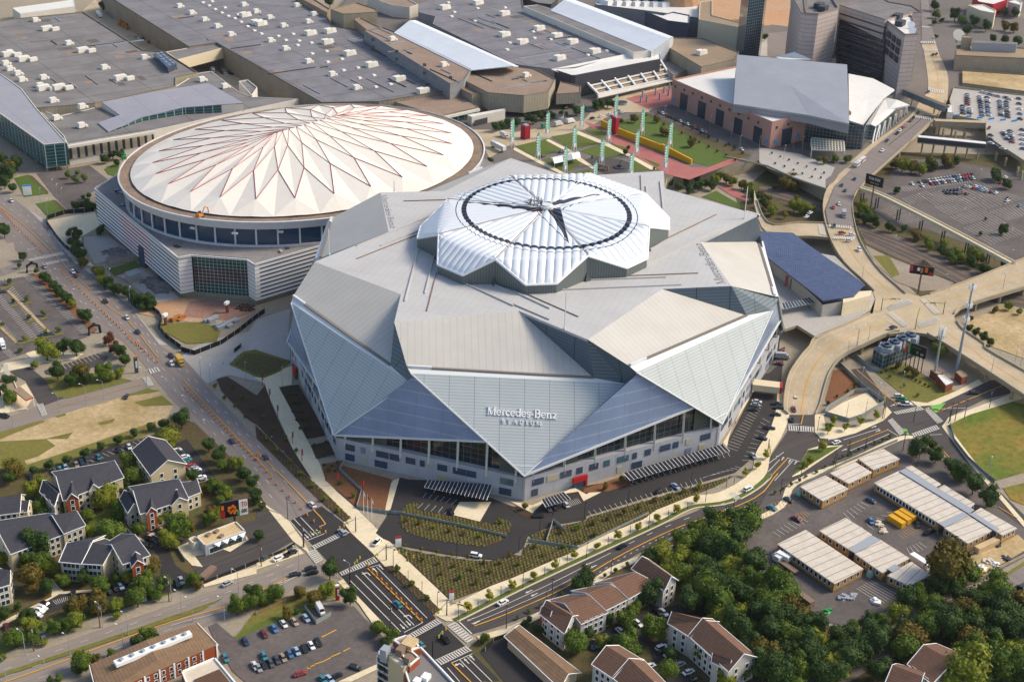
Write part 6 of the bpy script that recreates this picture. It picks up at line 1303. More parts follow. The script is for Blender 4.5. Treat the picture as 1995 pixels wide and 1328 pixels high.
for i in range(5): m2.bar(lerp(a,c,i/5)+Vector((0,0,5.2)), lerp(b,c,i/5)+Vector((0,0,5.2)), .25, .3)
m2.build('top_frame', 'rail_rust', tb)
fb = billboard((430.5,1010), (483.5,1000), 4.5, 7.2, 'roadside billboard showing fried food on a dark plate beside the apartments', [('poster_black',0,.68,0,1),('poster_white',.68,1,0,1),('poster_red',.0,.16,.05,.45),('poster_orange',.03,.13,.5,.8),('poster_green',.60,.7,.05,.35)], [('TO',.76,.97,.55,.3,'poster_red'),('OOO',.76,.96,.15,.25,'poster_black')], 1)
a, b = U(430.5,1010,4.5), U(483.5,1000,4.5); d = (b-a); n = Vector((d.y,-d.x,0)).normalized(); n = n if n.dot(a) < 0 else -n
for i, (u, v) in enumerate(((.30,.45),(.38,.62),(.45,.40),(.37,.30),(.52,.58),(.45,.70),(.56,.38),(.50,.25),(.31,.62))): p = a+d*u+Vector((0,0,7.2*v))+n*.2; m2 = MB(); m2.tube([p, p+n*(.1+.02*i)], .62, 7); m2.build('food_picture', 'poster_orange', fb)
# masts
def monopole(base, top, r, label, kind):
    b = U(*base, 0); h = zof(b, top); t = thing('mast', label, 'mast', b); MB().tube([b, b+Vector((0,0,h))], r, 8, r2=r*.5).build('pole', 'unit_grey', t)
    for f in ((.98,.88) if kind else (.96,.76,.60)):
        m2 = MB()
        for a in range(9): q = b+Vector((math.cos(a*.7)*1.5, math.sin(a*.7)*1.5, h*f)); m2.box((q.x, q.y), .35, .35, q.z-1.2, q.z+1.2); m2.bar(b+Vector((0,0,h*f)), q, .12, .12)
        m2.build('antenna_ring', 'lamp_white', t)
monopole((1863,724), 552, .8, 'tallest grey antenna mast beside the lower right bridge', 0); monopole((1819,737), 640, .7, 'shorter grey antenna mast by the brick equipment sheds', 1)
# cooling plant
cp = bldg('cooling_plant', 'row of dark steel cooling towers inside the ramp curve', 'cooling plant', 'c3 785,75 1040,-40 1125,-20 1120,30 860,125', 0, 7.5, 'glass_grid', 'unit_grey', par=.4)
rn = random.Random(9)
for i in range(8):
    p = lerp(lerp(UV('c3 820,85', 7.5)[0], UV('c3 1060,-25', 7.5)[0], (i % 4+.5)/4), lerp(UV('c3 870,110', 7.5)[0], UV('c3 1110,10', 7.5)[0], (i % 4+.5)/4), .3+.4*(i//4)); m2 = MB(); m2.box((p.x, p.y), 5.5, 5.5, 7.5, 10, .5); o = m2.build('tower_cell', 'unit_grey', cp); m2 = MB(); m2.tube([(p.x,p.y,10),(p.x,p.y,11)], 2.0, 10); m2.build('fan', 'win_blue', o)
def shed(s, z1, wm, rm, label, door='wall_dark'):
    t = bldg('shed', label, 'shed', s, 0, z1, wm, rm, par=.25, parm=rm); return t
mat('brick_red', '#8a4a34', .9, '#7a4030', .3, .8, .1, 2)
shed('c3 1255,270 1290,265 1375,320 1320,345', 4, 'brick_red', 'roof_white', 'long brick equipment shed with white roof in the mast yard'); shed('c3 1390,245 1430,232 1480,270 1440,290', 4, 'brick_red', 'roof_tan', 'square brick equipment shed with tan roof beside the bridge'); shed('c3 1205,232 1250,220 1300,248 1260,265', 4, 'brick_red', 'roof_tan', 'small shed behind the long brick one')
def fence(s, z, h, label, m='fence_grey', step=3.0, base=0.0):
    P = UV(s, z) if isinstance(s, str) else s; t = thing('fence', label, 'fence', P[0])
    mb = MB()
    for a, b in zip(P[:-1], P[1:]): mb.bar(a, b, .12, h)
    mb.build('fence_panel', m, t)
    for i, (p, d) in enumerate(walk(P, step*2)[:40]): m2 = MB(); m2.box((p.x, p.y), .25, .25, p.z, p.z+h+.2); m2.build('post', 'unit_grey', t)
    return t
mat('fence_grey', '#8b938f', .7); mat('fence_black', '#1e2026', .8); mat('wood', '#8a6f52', .9)
fence('c3 425,545 450,520 580,440 640,400 745,395', 0, 2.4, 'grey screen fence round the back of the concrete yard'); fence('c3 425,560 600,612 700,580 830,500 860,480', 0, 2.0, 'grey screen fence along the front of the concrete yard'); fence('c3 525,190 700,360 860,470', 0, 2.2, 'chain fence beside the access road under the ramp'); fence('c3 640,130 760,230 840,250', 0, 2.2, 'steel fence below the cooling towers'); fence('c3 1350,640 1380,760 1480,890 1600,1000 1680,1060', 0, 1.8, 'curved wire fence along the dry field')
fence('b0 700,310 480,330 350,370 345,400 420,510 480,580 560,640', 0, 2.6, 'black construction fence at the upper left of the striped base', 'fence_black'); fence('b0 950,970 1010,1030 1130,1040 1180,1080 1200,1120 1170,1170 1220,1240 1340,1330', 0, 2.6, 'black curving construction fence below the green entrance', 'fence_black'); fence('c0 1340,90 1370,100 1440,120 1640,40 b0 1760,1210 1897,1100 b1 60,1060', 0, 2.6, 'long black construction fence along the plaza edge', 'fence_black'); fence('c0 1730,105 1785,60', 0, 2.2, 'short black fence panel beside the planted lawn', 'fence_black')
fence('c1 640,920 610,970 775,1130 740,1250 960,1290 1100,1300', 0, 1.6, 'grey retaining fence wall around the dirt bed'); fence('d1 1080,95 1500,180 1850,262', 0, 1.5, 'grey retaining wall with rail through the planted island'); fence('d2 110,290 300,318 480,345 730,220 1000,90', 0, 1.4, 'grey wall and rail along the lower planted slope'); fence('d2 245,300 295,150 380,225', 0, 2.0, 'angled steel fence on the lower planted slope')
fence('d0 1300,330 1370,440', 0, 1.5, 'dark fence beside the small white shop'); fence('d0 1500,610 1897,450 d1 200,370 280,320', 0, 1.6, 'black mesh fence along the shop car park', 'fence_black'); fence('d1 0,830 280,710 300,700', 0, 1.5, 'wooden fence behind the lower parking lot', 'wood'); fence('d1 360,800 440,905 550,840', 0, 2.0, 'wire pen around the white minibus'); fence('d1 1690,1100 1750,1030 1897,970', 0, 1.6, 'dark mesh fence at the bottom car park corner', 'fence_black')
fence('c3 250,1090 560,930 960,760', 0, 1.6, 'long chain fence between the road and the trailer offices'); fence('d3 1560,570 1960,370', 0, 1.5, 'pale wall along the storage yard by the lower street', 'barrier')
# red entrance frame and sign pillars
for s, w, label in (('c2 490,1095', 7, 'bright red entrance frame at the stadium front corner'),('c1 280,280', 6, 'red entrance frame on the left stadium wall')):
    x, y = px(s)[0]; p = U(x, y, 0); t = thing('red_gateway', label, 'entrance', p); r = -.1 if 'front' in label else 1.3; MB().box((p.x, p.y), w, 1.0, 3.0, 5.4, r).build('lintel', 'red_paint', t); c, s_ = math.cos(r), math.sin(r); MB().box((p.x+c*w*.42, p.y+s_*w*.42), 1.1, 1.0, 0, 3.0, r).build('jamb', 'red_paint', t); MB().box((p.x-c*w*.05, p.y-s_*w*.05), w*.7, .4, 0, 3.0, r).build('door', 'win_blue', t)
def pylon(s, w, h, m, label, topm=None):
    x, y = px(s)[0]; p = U(x, y, 0); t = thing('sign_pylon', label, 'sign', p); MB().box((p.x, p.y), w, .8, 0, h, -.3).build('panel', m, t)
    if topm: MB().box((p.x, p.y), w*1.05, .9, h, h+h*.12, -.3).build('band', topm, t)
    m2 = MB(); m2.box((p.x+.1, p.y-.5), w*.5, .1, h*.35, h*.8, -.3); m2.build('mark', 'lamp_white', t)
pylon('c0 1010,250', 1.8, 8, 'win_blue', 'tall blue-grey sign pylon with orange top at the left street corner', 'machine_orange'); pylon('d1 1048,325', 2.2, 4, 'lamp_white', 'white and red sign pylon at the loop road entrance', 'crimson'); pylon('d1 1440,722', 1.6, 3.6, 'lamp_white', 'small white and red sign pylon at the lower pavement corner', 'crimson'); pylon('b0 205,190', 5, 6, 'lamp_white', 'white monument sign with blue swirl on the upper left lawn', 'sign_blue'); pylon('d1 598,720', 1.4, 6, 'poster_red', 'red brick sign pillar between the bottom trees', 'lamp_white')
for i, s in enumerate(('b0 240,755','b0 700,1215')):
    x, y = px(s)[0]; p = U(x, y, 0); t = thing('sculpture', 'black arched metal sculpture, %s beside the left car park' % ('upper one' if i == 0 else 'lower one'), 'sculpture', p); MB().tube([p+Vector((-3,0,0)), p+Vector((-2.6,0,4)), p+Vector((0,0,5)), p+Vector((2.6,0,4)), p+Vector((3,0,0))], .7, 6).build('arch', 'fence_black', t); MB().box((p.x, p.y), 1.4, 1.0, 4.6, 6.0).build('crest', 'fence_black', t)
# footbridge from stadium to ramp
x0 = UV('c2 1770,320', 6)[0]; x1 = UV('c3 110,345', 6)[0]; t = thing('gangway', 'tan covered gangway with red end from the stadium to the ramp', 'gangway', (x0+x1)/2); MB().bar(x0-Vector((0,0,3)), x1-Vector((0,0,3)), 5.5, 3).build('body', 'wall_cream', t); MB().bar(x0, x1, 6, .3).build('roof', 'wall_cream', t); MB().bar(lerp(x0,x1,.93)-Vector((0,0,2.9)), x1-Vector((0,0,2.9)), 6.1, 3.4).build('red_end', 'red_paint', t)
# ================================================================ trailer offices, houses, shops
stripes('trailer_roof', '#cbc3b6', '#96704d', 3.66, .28, rough=.7, noise=.12, nsc=.25); stripes('shingle_grey', '#43434a', '#393940', .9, .2, rough=.9, noise=.14, nsc=.6); stripes('shingle_brown', '#725646', '#5f473a', .9, .2, rough=.9, noise=.14, nsc=.6); stripes('shingle_tan', '#826a52', '#705a45', 1.2, .25, rough=.9, noise=.16, nsc=.5)
mat('trailer_wall', '#b58d54', .8, '#a67f4a', .2, .8, .06, 1); mat('siding_cream', '#c6b795', .8); mat('siding_white', '#bcb8b0', .8); mat('brick_orange', '#a0522f', .9, '#8b4527', .5, .8, .08, 3); mat('glass_win', '#2c3b40', .2, spec=.6); mat('container_yellow', '#e0ac25', .6, '#c9961f', .3, .7); mat('dirty_white', '#d9cfbd', .8, '#c2b49d', .15, .8, .06, .8); mat('beige_roof', '#d5bd93', .8, '#b99e75', .2, .8, .08, 1)
WINM = MB().box((0,0), 1.3, .16, -.85, .85); FR = MB()
WIN_O = WINM.build('window', 'glass_win', link=False); WFR = MB().box((0,0), 1.75, .1, -1.08, 1.08).build('frame', 'lamp_white', link=False)
def put_window(root, p, ang, s=1.0, frame=True, wsc=1.0):
    w = bpy.data.objects.new('window', WIN_O.data); COL.objects.link(w); w.parent = root; w.location = p-Vector(root.location); w.rotation_euler = (0,0,ang); w.scale = (s*wsc, 1, s)
    if frame: f = bpy.data.objects.new('frame', WFR.data); COL.objects.link(f); f.parent = w
def wall_windows(root, a, b, zs, n, s=1.0, f0=.1, f1=.9, frame=True, wsc=1.0):
    d = Vector((b[0]-a[0], b[1]-a[1], 0)); ang = math.atan2(d.y, d.x); nn = Vector((d.y, -d.x, 0)).normalized(); mid = Vector((a[0], a[1], 0))
    if nn.dot(mid) > 0: nn = -nn
    for z in zs:
        for i in range(n):
            p = Vector((a[0], a[1], z))+d*lerp(f0, f1, (i+.5)/n)+nn*.04; put_window(root, p, ang, s, frame, wsc)
def faces_cam(a, b, c):
    d = Vector((b[0]-a[0], b[1]-a[1], 0)); n = Vector((d.y, -d.x, 0)); n = n if n.dot(Vector((a[0], a[1], 0))-c) > 0 else -n
    return n.normalized().dot(-Vector((a[0], a[1], 0)).normalized()) > .05
def office(s, label, z1=4.4, n=(8, 3), group='trailer offices'):
    P = UV(s, z1); c = sum(P, Vector((0,0,0)))/4; t = thing('trailer_office', label, 'trailer office', (c.x, c.y, 0), 0, group)
    MB().prism([(p.x, p.y) for p in P], .5, z1, top=False).build('wall', 'trailer_wall', t); MB().prism([tuple((c+(p-c)*.97).xy) for p in P], 0, .5, top=False).build('skirt', 'wall_dark', t)
    d = (P[3]-P[0]); L = d.length; d.normalize(); n_ = Vector((-d.y, d.x, 0)); q = [c+(p-c)*1.015+Vector((0,0,.05)) for p in P]; uv = [((p-P[0]).dot(n_), (p-P[0]).dot(d)) for p in q]
    o = fix(MB().face(q, 0, uv).build('roof', 'trailer_roof', t)); m = MB(); q = [p-Vector((0,0,.05)) for p in q]
    for i in range(4): m.bar(q[i]-Vector((0,0,.3)), q[(i+1)%4]-Vector((0,0,.3)), .25, .32)
    m.build('fascia', 'dirty_white', t)
    for i in range(4):
        a, b = P[i], P[(i+1)%4]
        if faces_cam(a, b, c): wall_windows(t, a, b, (2.9,), n[0] if (b-a).length > 20 else n[1], 1.0, .04, .96)
    return t
office('d3 80,310 285,207 705,490 495,598', 'longest two storey trailer office at the lower left of the yard', n=(12, 4)); office('d3 388,210 580,117 770,238 605,345', 'trailer office just behind the longest one, upper half', n=(6, 4)); office('d3 645,375 835,278 1045,412 850,518', 'trailer office just behind the longest one, lower half', n=(6, 4)); office('d3 890,540 1065,440 1205,535 1050,612', 'small square trailer office at the lower right by the trees', n=(4, 3))
office('c3 245,1090 430,1010 595,1105 410,1195', 'leftmost of the three trailer offices along the road'); office('c3 465,990 640,905 770,985 600,1065', 'middle of the three trailer offices along the road'); office('c3 670,880 860,815 975,885 785,965', 'rightmost of the three trailer offices along the road')
office('c3 795,1065 975,978 d3 1462,78 1266,150', 'very long trailer office across the middle of the yard', n=(18, 4)); office('d3 1308,185 1490,102 1662,205 1480,300', 'trailer office at the lower end of the very long one', n=(6, 4)); office('c3 1022,950 1065,935 1280,1070 1245,1090', 'narrow trailer office behind the grey walkway, upper one', n=(5, 2)); office('c3 1262,1105 1310,1080 1530,1215 1490,1245', 'narrow trailer office behind the grey walkway, middle one', n=(5, 2)); office('d3 1505,90 1580,42 1840,190 1735,240', 'narrow trailer office at the lower end of the walkway', n=(6, 3))
for s, l in (('d3 598,345 768,240 835,276 648,373','grey link roof between the two halves of a trailer office'),('d3 1265,152 1452,70 1490,98 1308,182','grey link roof below the very long trailer office'),('c3 975,975 1022,955 1530,1262 1490,1290','upper stretch of the grey covered walkway between trailer offices'),('d3 1490,85 1530,75 1715,195 1690,215','lower stretch of the grey covered walkway'),('d3 885,490 945,455 985,480 925,515','small grey porch roof beside the square trailer office')):
    P = V(s, 4.9); t = thing('walkway_roof', l, 'roof', (*P[0], 0)); MB().prism(P, 4.6, 4.9, bot=True).build('roof', 'unit_grey', t)
    for p in P: m2 = MB(); m2.tube([(p[0]*.998+.5, p[1]*.998, 0), (p[0]*.998+.5, p[1]*.998, 4.6)], .12, 4); m2.build('post', 'unit_grey', t)
YD = (U(*px('d3 705,490')[0])-U(*px('d3 285,207')[0])); YA = math.atan2(YD.y, YD.x)
def container(s, lx, m, label, rz=None, h=2.7, w=2.6, name='container'):
    x, y = px(s)[0]; p = U(x, y, h/2); r = YA if rz is None else rz; t = thing(name, label, 'container', (p.x, p.y, 0)); MB().box((p.x, p.y), lx, w, .15, h, r).build('box', m, t)
    c, s_ = math.cos(r), math.sin(r)
    for i in range(8): k = (i-3.5)/8*lx; m2 = MB(); m2.box((p.x+c*k, p.y+s_*k), .25, w+.12, .2, h+.02, r); m2.build('rib', m, t)
    e = lx/2+.03; m2 = MB(); m2.box((p.x+c*e, p.y+s_*e), .08, w*.9, .3, h-.1, r); m2.build('door', m, t); return t
container('d3 955,140', 7.5, 'container_yellow', 'front one of three yellow containers in the trailer yard'); container('d3 998,115', 7.5, 'container_yellow', 'middle one of three yellow containers in the trailer yard'); container('d3 1035,95', 7.5, 'container_yellow', 'back one of three yellow containers in the trailer yard'); container('d3 1620,320', 12.5, 'beige_roof', 'pale yellow tank-like container beside the right-hand trailer office', YA+1.57); container('d3 1130,435', 9, 'lamp_white', 'white site caravan half hidden by the round tree'); container('d3 275,715', 8, 'rail_rust', 'rust coloured open skip at the edge of the wood', YA); container('d0 1535,520', 8, 'rail_rust', 'long rusty roll-off skip on the shop car park', .55, 1.6)
for s, l in (('d3 755,550','green-grey transformer cabinet beside the middle trailer office'),('d3 1000,650','grey transformer cabinet before the square trailer office'),('c3 235,1155','pale green tank beside the leftmost road trailer office')):
    x, y = px(s)[0]; p = U(x, y, 0); t = thing('cabinet', l, 'cabinet', p); MB().box((p.x, p.y), 2, 1.6, 0, 2.4, YA).build('casing', 'mint' if 'green' in l else 'unit_grey', t); MB().frus((p.x, p.y), 2.1, 1.7, 2.4, 2.7, .8, YA).build('lid', 'unit_grey', t)
for i, (s, m) in enumerate((('d3 860,215','dirty_white'),('d3 830,165','dirty_white'),('d3 615,700','mint'),('d3 560,710','mint'),('d3 800,740','lamp_white'),('d3 440,810','machine_green'),('d3 1640,440','dirty_white'),('d3 1590,490','lamp_white'),('d3 1580,515','machine_yellow'),('d3 1760,420','wall_dark'),('d3 1690,470','lamp_white'),('d3 1690,310','wall_dark'))):
    x, y = px(s)[0]; tag(pile('debris', U(x, y, 0), 2, 1.2, m if m != 'mint' else 'unit_grey', '', 'debris', 12), 'small heap of building material in the trailer yard, %s in the list from the left' % ORD[i] if False else 'small heap of building material %s' % ('beside the yellow containers','left of the yellow containers','in front of the longest office, right one','in front of the longest office, left one','on the bare ground by the lower bays','alone in the lower left of the yard','in the storage yard, upper middle','in the storage yard, left','in the storage yard, lowest and yellow','in the storage yard, upper right and dark','in the storage yard, pale and right','behind the tank-like container')[i], 'debris')
# ---- pitched roofs
def gable(t, s, ze, rise, wm, rm, hip=0.0, zb=0.0, wins=(0, 0), zs=(1.6, 4.4, 7.2), em=None, over=.5, trim='lamp_white', ridge=False):
    "a wing with a ridge; marks: one end (2), the other end (2), all at eave height"
    P = UV(s, ze)
    if ridge:
        r0, r1 = U(*px(s)[0], ze+rise), U(*px(s)[3], ze+rise); P[0] = Vector((2*r0.x-P[1].x, 2*r0.y-P[1].y, ze)); P[3] = Vector((2*r1.x-P[2].x, 2*r1.y-P[2].y, ze))
    c = sum(P, Vector((0,0,0)))/4; c0 = Vector((c.x, c.y, 0)); w = MB()
    ra, rb = (P[0]+P[1])/2+Vector((0,0,rise)), (P[2]+P[3])/2+Vector((0,0,rise)); ax = (rb-ra)
    for i in range(4):
        a, b = P[i], P[(i+1)%4]
        if i in (0, 2) and em: continue
        w.wall(a, b, zb, ze)
    W_ = w
    if not hip:
        for e, r in (((P[0], P[1]), ra), ((P[2], P[3]), rb)): w.face([e[0], e[1], r])
    wo = w.build('wall', wm, t)
    if em:
        for i, (e, r) in ((0, ((P[0], P[1]), ra)), (2, ((P[2], P[3]), rb))): MB().face([(e[0].x,e[0].y,zb),(e[1].x,e[1].y,zb),e[1],r,e[0]]).build('end_wall', em, t)
    ra2, rb2 = ra+ax*hip, rb-ax*hip; sc = 1+over/max(4, (P[0]-P[1]).length/2); sl = 1+over/max(4, ax.length/2)
    ov = lambda p: c+Vector(((p-c).x, (p-c).y, 0))*sc-Vector((0,0,.25)); e = Vector((0,0,.06)); q = [ov(p)+e for p in P]; dr = ax.normalized()*(.4 if not hip else 0); ra2 -= dr-e; rb2 += dr+e
    u = ax.normalized(); m = MB()
    def fc(pts):
        n = (pts[1]-pts[0]).cross(pts[-1]-pts[0]); pts = pts if n.z > 0 else pts[::-1]; v = Vector((-u.y, u.x, 0)); m.face(pts, 0, [((p-c).dot(u), abs((p-c).dot(v))) for p in pts])
    fc([q[1], q[2], rb2, ra2]); fc([q[3], q[0], ra2, rb2])
    if hip: fc([q[0], q[1], ra2]); fc([q[2], q[3], rb2])
    ro = m.build('roof', rm, t)
    if trim:
        m = MB()
        for a, b in ((q[1], q[2]), (q[3], q[0])): m.bar(a-Vector((0,0,.3)), b-Vector((0,0,.3)), .22, .34)
        if not hip:
            for a, b in ((q[0], ra2), (q[1], ra2), (q[2], rb2), (q[3], rb2)): m.tube([a, b], .16, 4)
        m.build('trim', trim, ro)
    for i in range(4):
        a, b = P[i], P[(i+1)%4]; n = wins[0] if i in (1, 3) else wins[1]
        if n and faces_cam(a, b, c0): wall_windows(t, a, b, [z for z in zs if zb+z < ze-.5], n)
    return P, ro
def house(name, label, cat, wings, group=None):
    x = UV(wings[0][0], 0); c = sum(x, Vector((0,0,0)))/len(x); t = thing(name, label, cat, (c.x, c.y, 0), 0, group)
    for w in wings:
        kw = dict(w[5]) if len(w) > 5 else {}; gable(t, w[0], w[1], w[2], w[3], w[4], **kw)
    return t
SG, SB_, CR, BO, SW = 'shingle_grey', 'shingle_brown', 'siding_cream', 'brick_orange', 'siding_white'
AP = 'grey roofed apartment blocks'
house('apartment_block', 'grey roofed apartment block with big cream gable wall facing the lower right', 'apartments', [('c0 985,820 1220,752 1368,918 1115,1000', 9.3, 4.2, CR, SG, {'wins':(4,2)})], AP)
house('apartment_block', 'long grey roofed apartment block with a red brick bay behind the round yellow-green tree', 'apartments', [('c0 420,1015 470,1185 905,1020 840,900', 8.8, 4.2, CR, SG, {'wins':(7,2),'ridge':1}),('c0 350,1050 300,1125 400,1225 470,1140', 8, 2.6, SW, SG, {'wins':(2,2)}),('c0 500,1110 570,1090 575,1170 490,1190', 8.8, 2.6, BO, SG, {'wins':(1,1)}),('c0 640,1060 700,1040 728,1098 660,1118', 8.8, 2.4, CR, SG, {'wins':(1,1)})], AP)
house('apartment_block', 'grey roofed apartment block with white balconies and brick bays beside the billboard', 'apartments', [('c0 990,1120 1040,1285 1385,1175 1320,1040', 8.8, 4.2, CR, SG, {'wins':(7,2),'ridge':1}),('c0 960,1140 890,1180 945,1275 1040,1230', 7.6, 2.6, SW, SG, {'wins':(2,2)}),('c0 1085,1215 1150,1195 1155,1265 1085,1288', 8.8, 2.2, BO, SG, {'wins':(1,1)}),('c0 1255,1170 1360,1140 1385,1192 1268,1228', 8.8, 2.6, CR, SG, {'wins':(2,1)}),('c0 1330,1060 1370,1170 1480,1125 1430,1050', 7, 3, CR, SG, {'wins':(2,1)})], AP)
house('apartment_block', 'long grey roofed apartment block in the left middle of the garden', 'apartments', [('d0 -20,190 80,375 480,225 400,85', 8.8, 4.2, CR, SG, {'wins':(8,2),'ridge':1}),('d0 390,95 470,225 625,165 560,65', 9.6, 4.0, CR, SG, {'wins':(3,2),'ridge':1})], AP)
house('apartment_block', 'grey roofed apartment block with white balconies nearest the lower left street', 'apartments', [('d0 500,300 445,430 600,445 680,285', 9, 3.6, CR, SG, {'wins':(4,1),'ridge':1}),('d0 680,300 600,445 760,455 830,330', 8.8, 3.4, CR, SG, {'wins':(4,1),'ridge':1}),('d0 830,310 905,450 1100,385 990,240', 9.2, 4.2, CR, SG, {'wins':(5,2),'ridge':1}),('d0 965,415 1045,395 1060,448 975,475', 9.2, 2.2, BO, SG, {'wins':(1,1)})], AP)
house('apartment_block', 'grey roofed apartment block cut by the left edge, white gable strips', 'apartments', [('c0 -60,1180 -20,1295 140,1275 150,1150', 9, 4, CR, SG, {'wins':(3,1),'ridge':1}),('c0 150,1190 120,1275 200,1270 230,1200', 8, 2.6, CR, SG, {'wins':(1,1)})], AP)
house('apartment_block', 'grey roofed apartment block at the lower left edge with brick end', 'apartments', [('d0 -80,480 -60,640 70,600 70,500', 9, 3.8, CR, SG, {'wins':(3,2),'ridge':1})], AP)
BR = 'brown roofed apartment blocks'
house('apartment_block', 'row of stepped brown roofed apartments with white gables along the lower right road', 'apartments', [('d2 285,740 205,820 375,955 480,830', 8.5, 3.2, SW, SB_, {'wins':(3,2)}),('d2 385,745 500,890 690,808 555,685', 8.2, 3.6, SW, SB_, {'wins':(4,2),'ridge':1}),('d2 545,668 650,805 860,700 710,605', 8.4, 3.6, SW, SB_, {'wins':(4,2),'ridge':1}),('d2 730,590 850,705 1045,592 895,515', 8.6, 3.6, SW, SB_, {'wins':(4,2),'ridge':1}),('d2 1010,430 890,490 1110,640 1205,570', 9.5, 3.6, SW, SB_, {'wins':(3,2)}),('d2 225,790 200,820 265,855 290,815', 8.6, 2, BO, SB_, {'wins':(1,1)})], BR)
house('apartment_block', 'large brown roofed apartment block with white gable end among bottom trees', 'apartments', [('d2 1190,850 1155,890 1310,985 1500,880', 9.5, 3.6, SW, SB_, {'wins':(2,2)}),('d2 1480,870 1310,985 1590,1235 1790,1135', 9.5, 4, SW, SB_, {'wins':(6,2)}),('d2 1480,1140 1470,1175 1590,1230 1610,1180', 9, 2.4, SW, SB_, {'wins':(1,1)})], BR)
house('apartment_block', 'brown roofed apartment block at the bottom edge, left of the large one', 'apartments', [('d2 780,1060 590,1190 740,1290 955,1165', 9.5, 3.6, SW, SB_, {'wins':(3,2)}),('d2 960,1165 745,1290 930,1450 1130,1340', 9.5, 4, SW, SB_, {'wins':(5,2)})], BR)
house('apartment_block', 'brown roofed house half hidden by trees at the bottom right corner', 'house', [('d3 1250,1045 1045,1190 1220,1330 1490,1145', 8, 3.6, SW, SB_, {'wins':(3,2)}),('d3 960,1195 880,1330 1100,1450 1160,1240', 7, 3.4, SW, SB_, {'wins':(3,2)})], BR)
house('motel', 'low tan roofed motel wing with open walkway at the bottom centre', 'motel', [('d2 60,925 -40,1000 330,1345 470,1240', 4.6, 1.6, CR, 'shingle_tan', {'wins':(0,0)})])
t = house('church_hall', 'orange brick hall with brown hipped roof and white skylight trough at the bottom left', 'hall', [('d0 670,1195 1450,892 1600,1050 730,1430', 6.2, 2.6, BO, 'shingle_tan', {'hip':.12,'trim':'lamp_white'})])
P = V('d0 838,1180 1400,955 1422,985 862,1212', 8.6); MB().prism(P, 8.0, 9.3).build('skylight_trough', 'lamp_white', t)
for i in range(7): p = lerp(Vector(P[0]), Vector(P[1]), (i+.6)/7.2); q = lerp(Vector(P[3]), Vector(P[2]), (i+.6)/7.2); m2 = MB(); m2.box(((p+q)/2)[:], 1.2, 1.2, 9.3, 10.0, .4); m2.build('roof_unit', 'unit_grey', t)
wall_windows(t, UV('d0 730,1430', 6.2)[0], UV('d0 1600,1050', 6.2)[0], (1.7, 4.3), 12, .8)
for i in range(9): a, b = UV('d0 730,1430', 6.2)[0], UV('d0 1600,1050', 6.2)[0]; d = (b-a).normalized(); p = lerp(a, b, i/8)+Vector((d.y,-d.x,0))*.1; m2 = MB(); m2.box((p.x, p.y), .6, .35, 0, 6.2, math.atan2(d.y, d.x)); m2.build('pilaster', 'lamp_white', t)
t = bldg('annex', 'flat white roofed annex in front of the orange brick hall', 'building', 'd0 1340,1255 1590,1150 1780,1380 1420,1450', 0, 4.5, 'brick_orange', 'dirty_white', par=.6, parm='lamp_white'); fix(MB().face([(*p, 4.9) for p in V('d0 1430,1310 1620,1230 1700,1328 1500,1400', 4.9)]).build('dark_roof', 'shingle_brown', t))
mt = bldg('office_block', 'orange brick and cream office block cut by the bottom edge', 'building', 'd1 895,1125 925,1085 1010,1075 1140,1090 1215,1078 1500,1380 1150,1420 1090,1240 975,1172', 0, 18, 'brick_orange', 'roof_grey', par=.9, parm='lamp_white')
block(mt, 'd1 1005,1022 1110,985 1212,1075 1130,1105', 17, 21, 'brick_orange', 'roof_tan', 'penthouse_wall', 'penthouse_roof', .6, 'lamp_white'); block(mt, 'd1 1060,1110 1130,1085 1205,1150 1130,1215', 17, 20.5, 'brick_orange', 'roof_tan', 'stair_wall', 'stair_roof', .5, 'lamp_white'); block(mt, 'd1 970,1140 1005,1115 1130,1205 1085,1235', 0, 20, 'siding_cream', 'roof_white', 'shaft_wall', 'shaft_roof', .5)
for s, w, m in (('d1 1130,1060',5,'beige_roof'),('d1 1065,1110',3,'rail_rust'),('d1 950,1110',3,'unit_grey'),('d1 1185,1280',2.5,'lamp_white'),('d1 1250,1250',3,'lamp_white'),('d1 1120,1170',2.5,'rail_rust')):
    x, y = px(s)[0]; p = U(x, y, 21); m2 = MB(); m2.box((p.x, p.y), w, w*.8, 18, 23 if y < 1290 else 19.5, .5); m2.build('roof_unit', m, mt)
a, b = UV('d1 895,1125', 18)[0], UV('d1 975,1172', 18)[0]; wall_windows(mt, a, b, (1.5, 4.5, 7.5, 10.5, 13.5, 16.2), 4, 1.2, wsc=1.4)
bs = bldg('shop', 'small flat roofed white shop with zigzag white fascia in the lower left', 'shop', 'd0 1450,257 1745,145 1815,215 1515,327', 0, 4.4, 'unit_grey', 'beige_roof', par=.5, parm='wall_white'); block(bs, 'd0 1390,272 1445,250 1480,292 1430,312', 0, 3.4, 'wall_white', 'beige_roof', 'annex_wall', 'annex_roof', .4)
a, b = UV('d0 1515,327', 4.4)[0], UV('d0 1815,215', 4.4)[0]; d = (b-a); n = Vector((d.y,-d.x,0)).normalized(); n = n if n.dot(a) < 0 else -n
for i in range(4): p, q = a+d*(.2+.2*i), a+d*(.4+.2*i); m2 = MB(); m2.face([p+n*.2, q+n*.2, (p+q)/2+n*1.4+Vector((0,0,-1.4))]); m2.face([(p+q)/2+n*1.4+Vector((0,0,-1.5)), q+n*.2-Vector((0,0,.1)), p+n*.2-Vector((0,0,.1))]); m2.build('fascia_panel', 'lamp_white', bs)
wall_windows(bs, a, b, (1.6,), 8, 1.3)
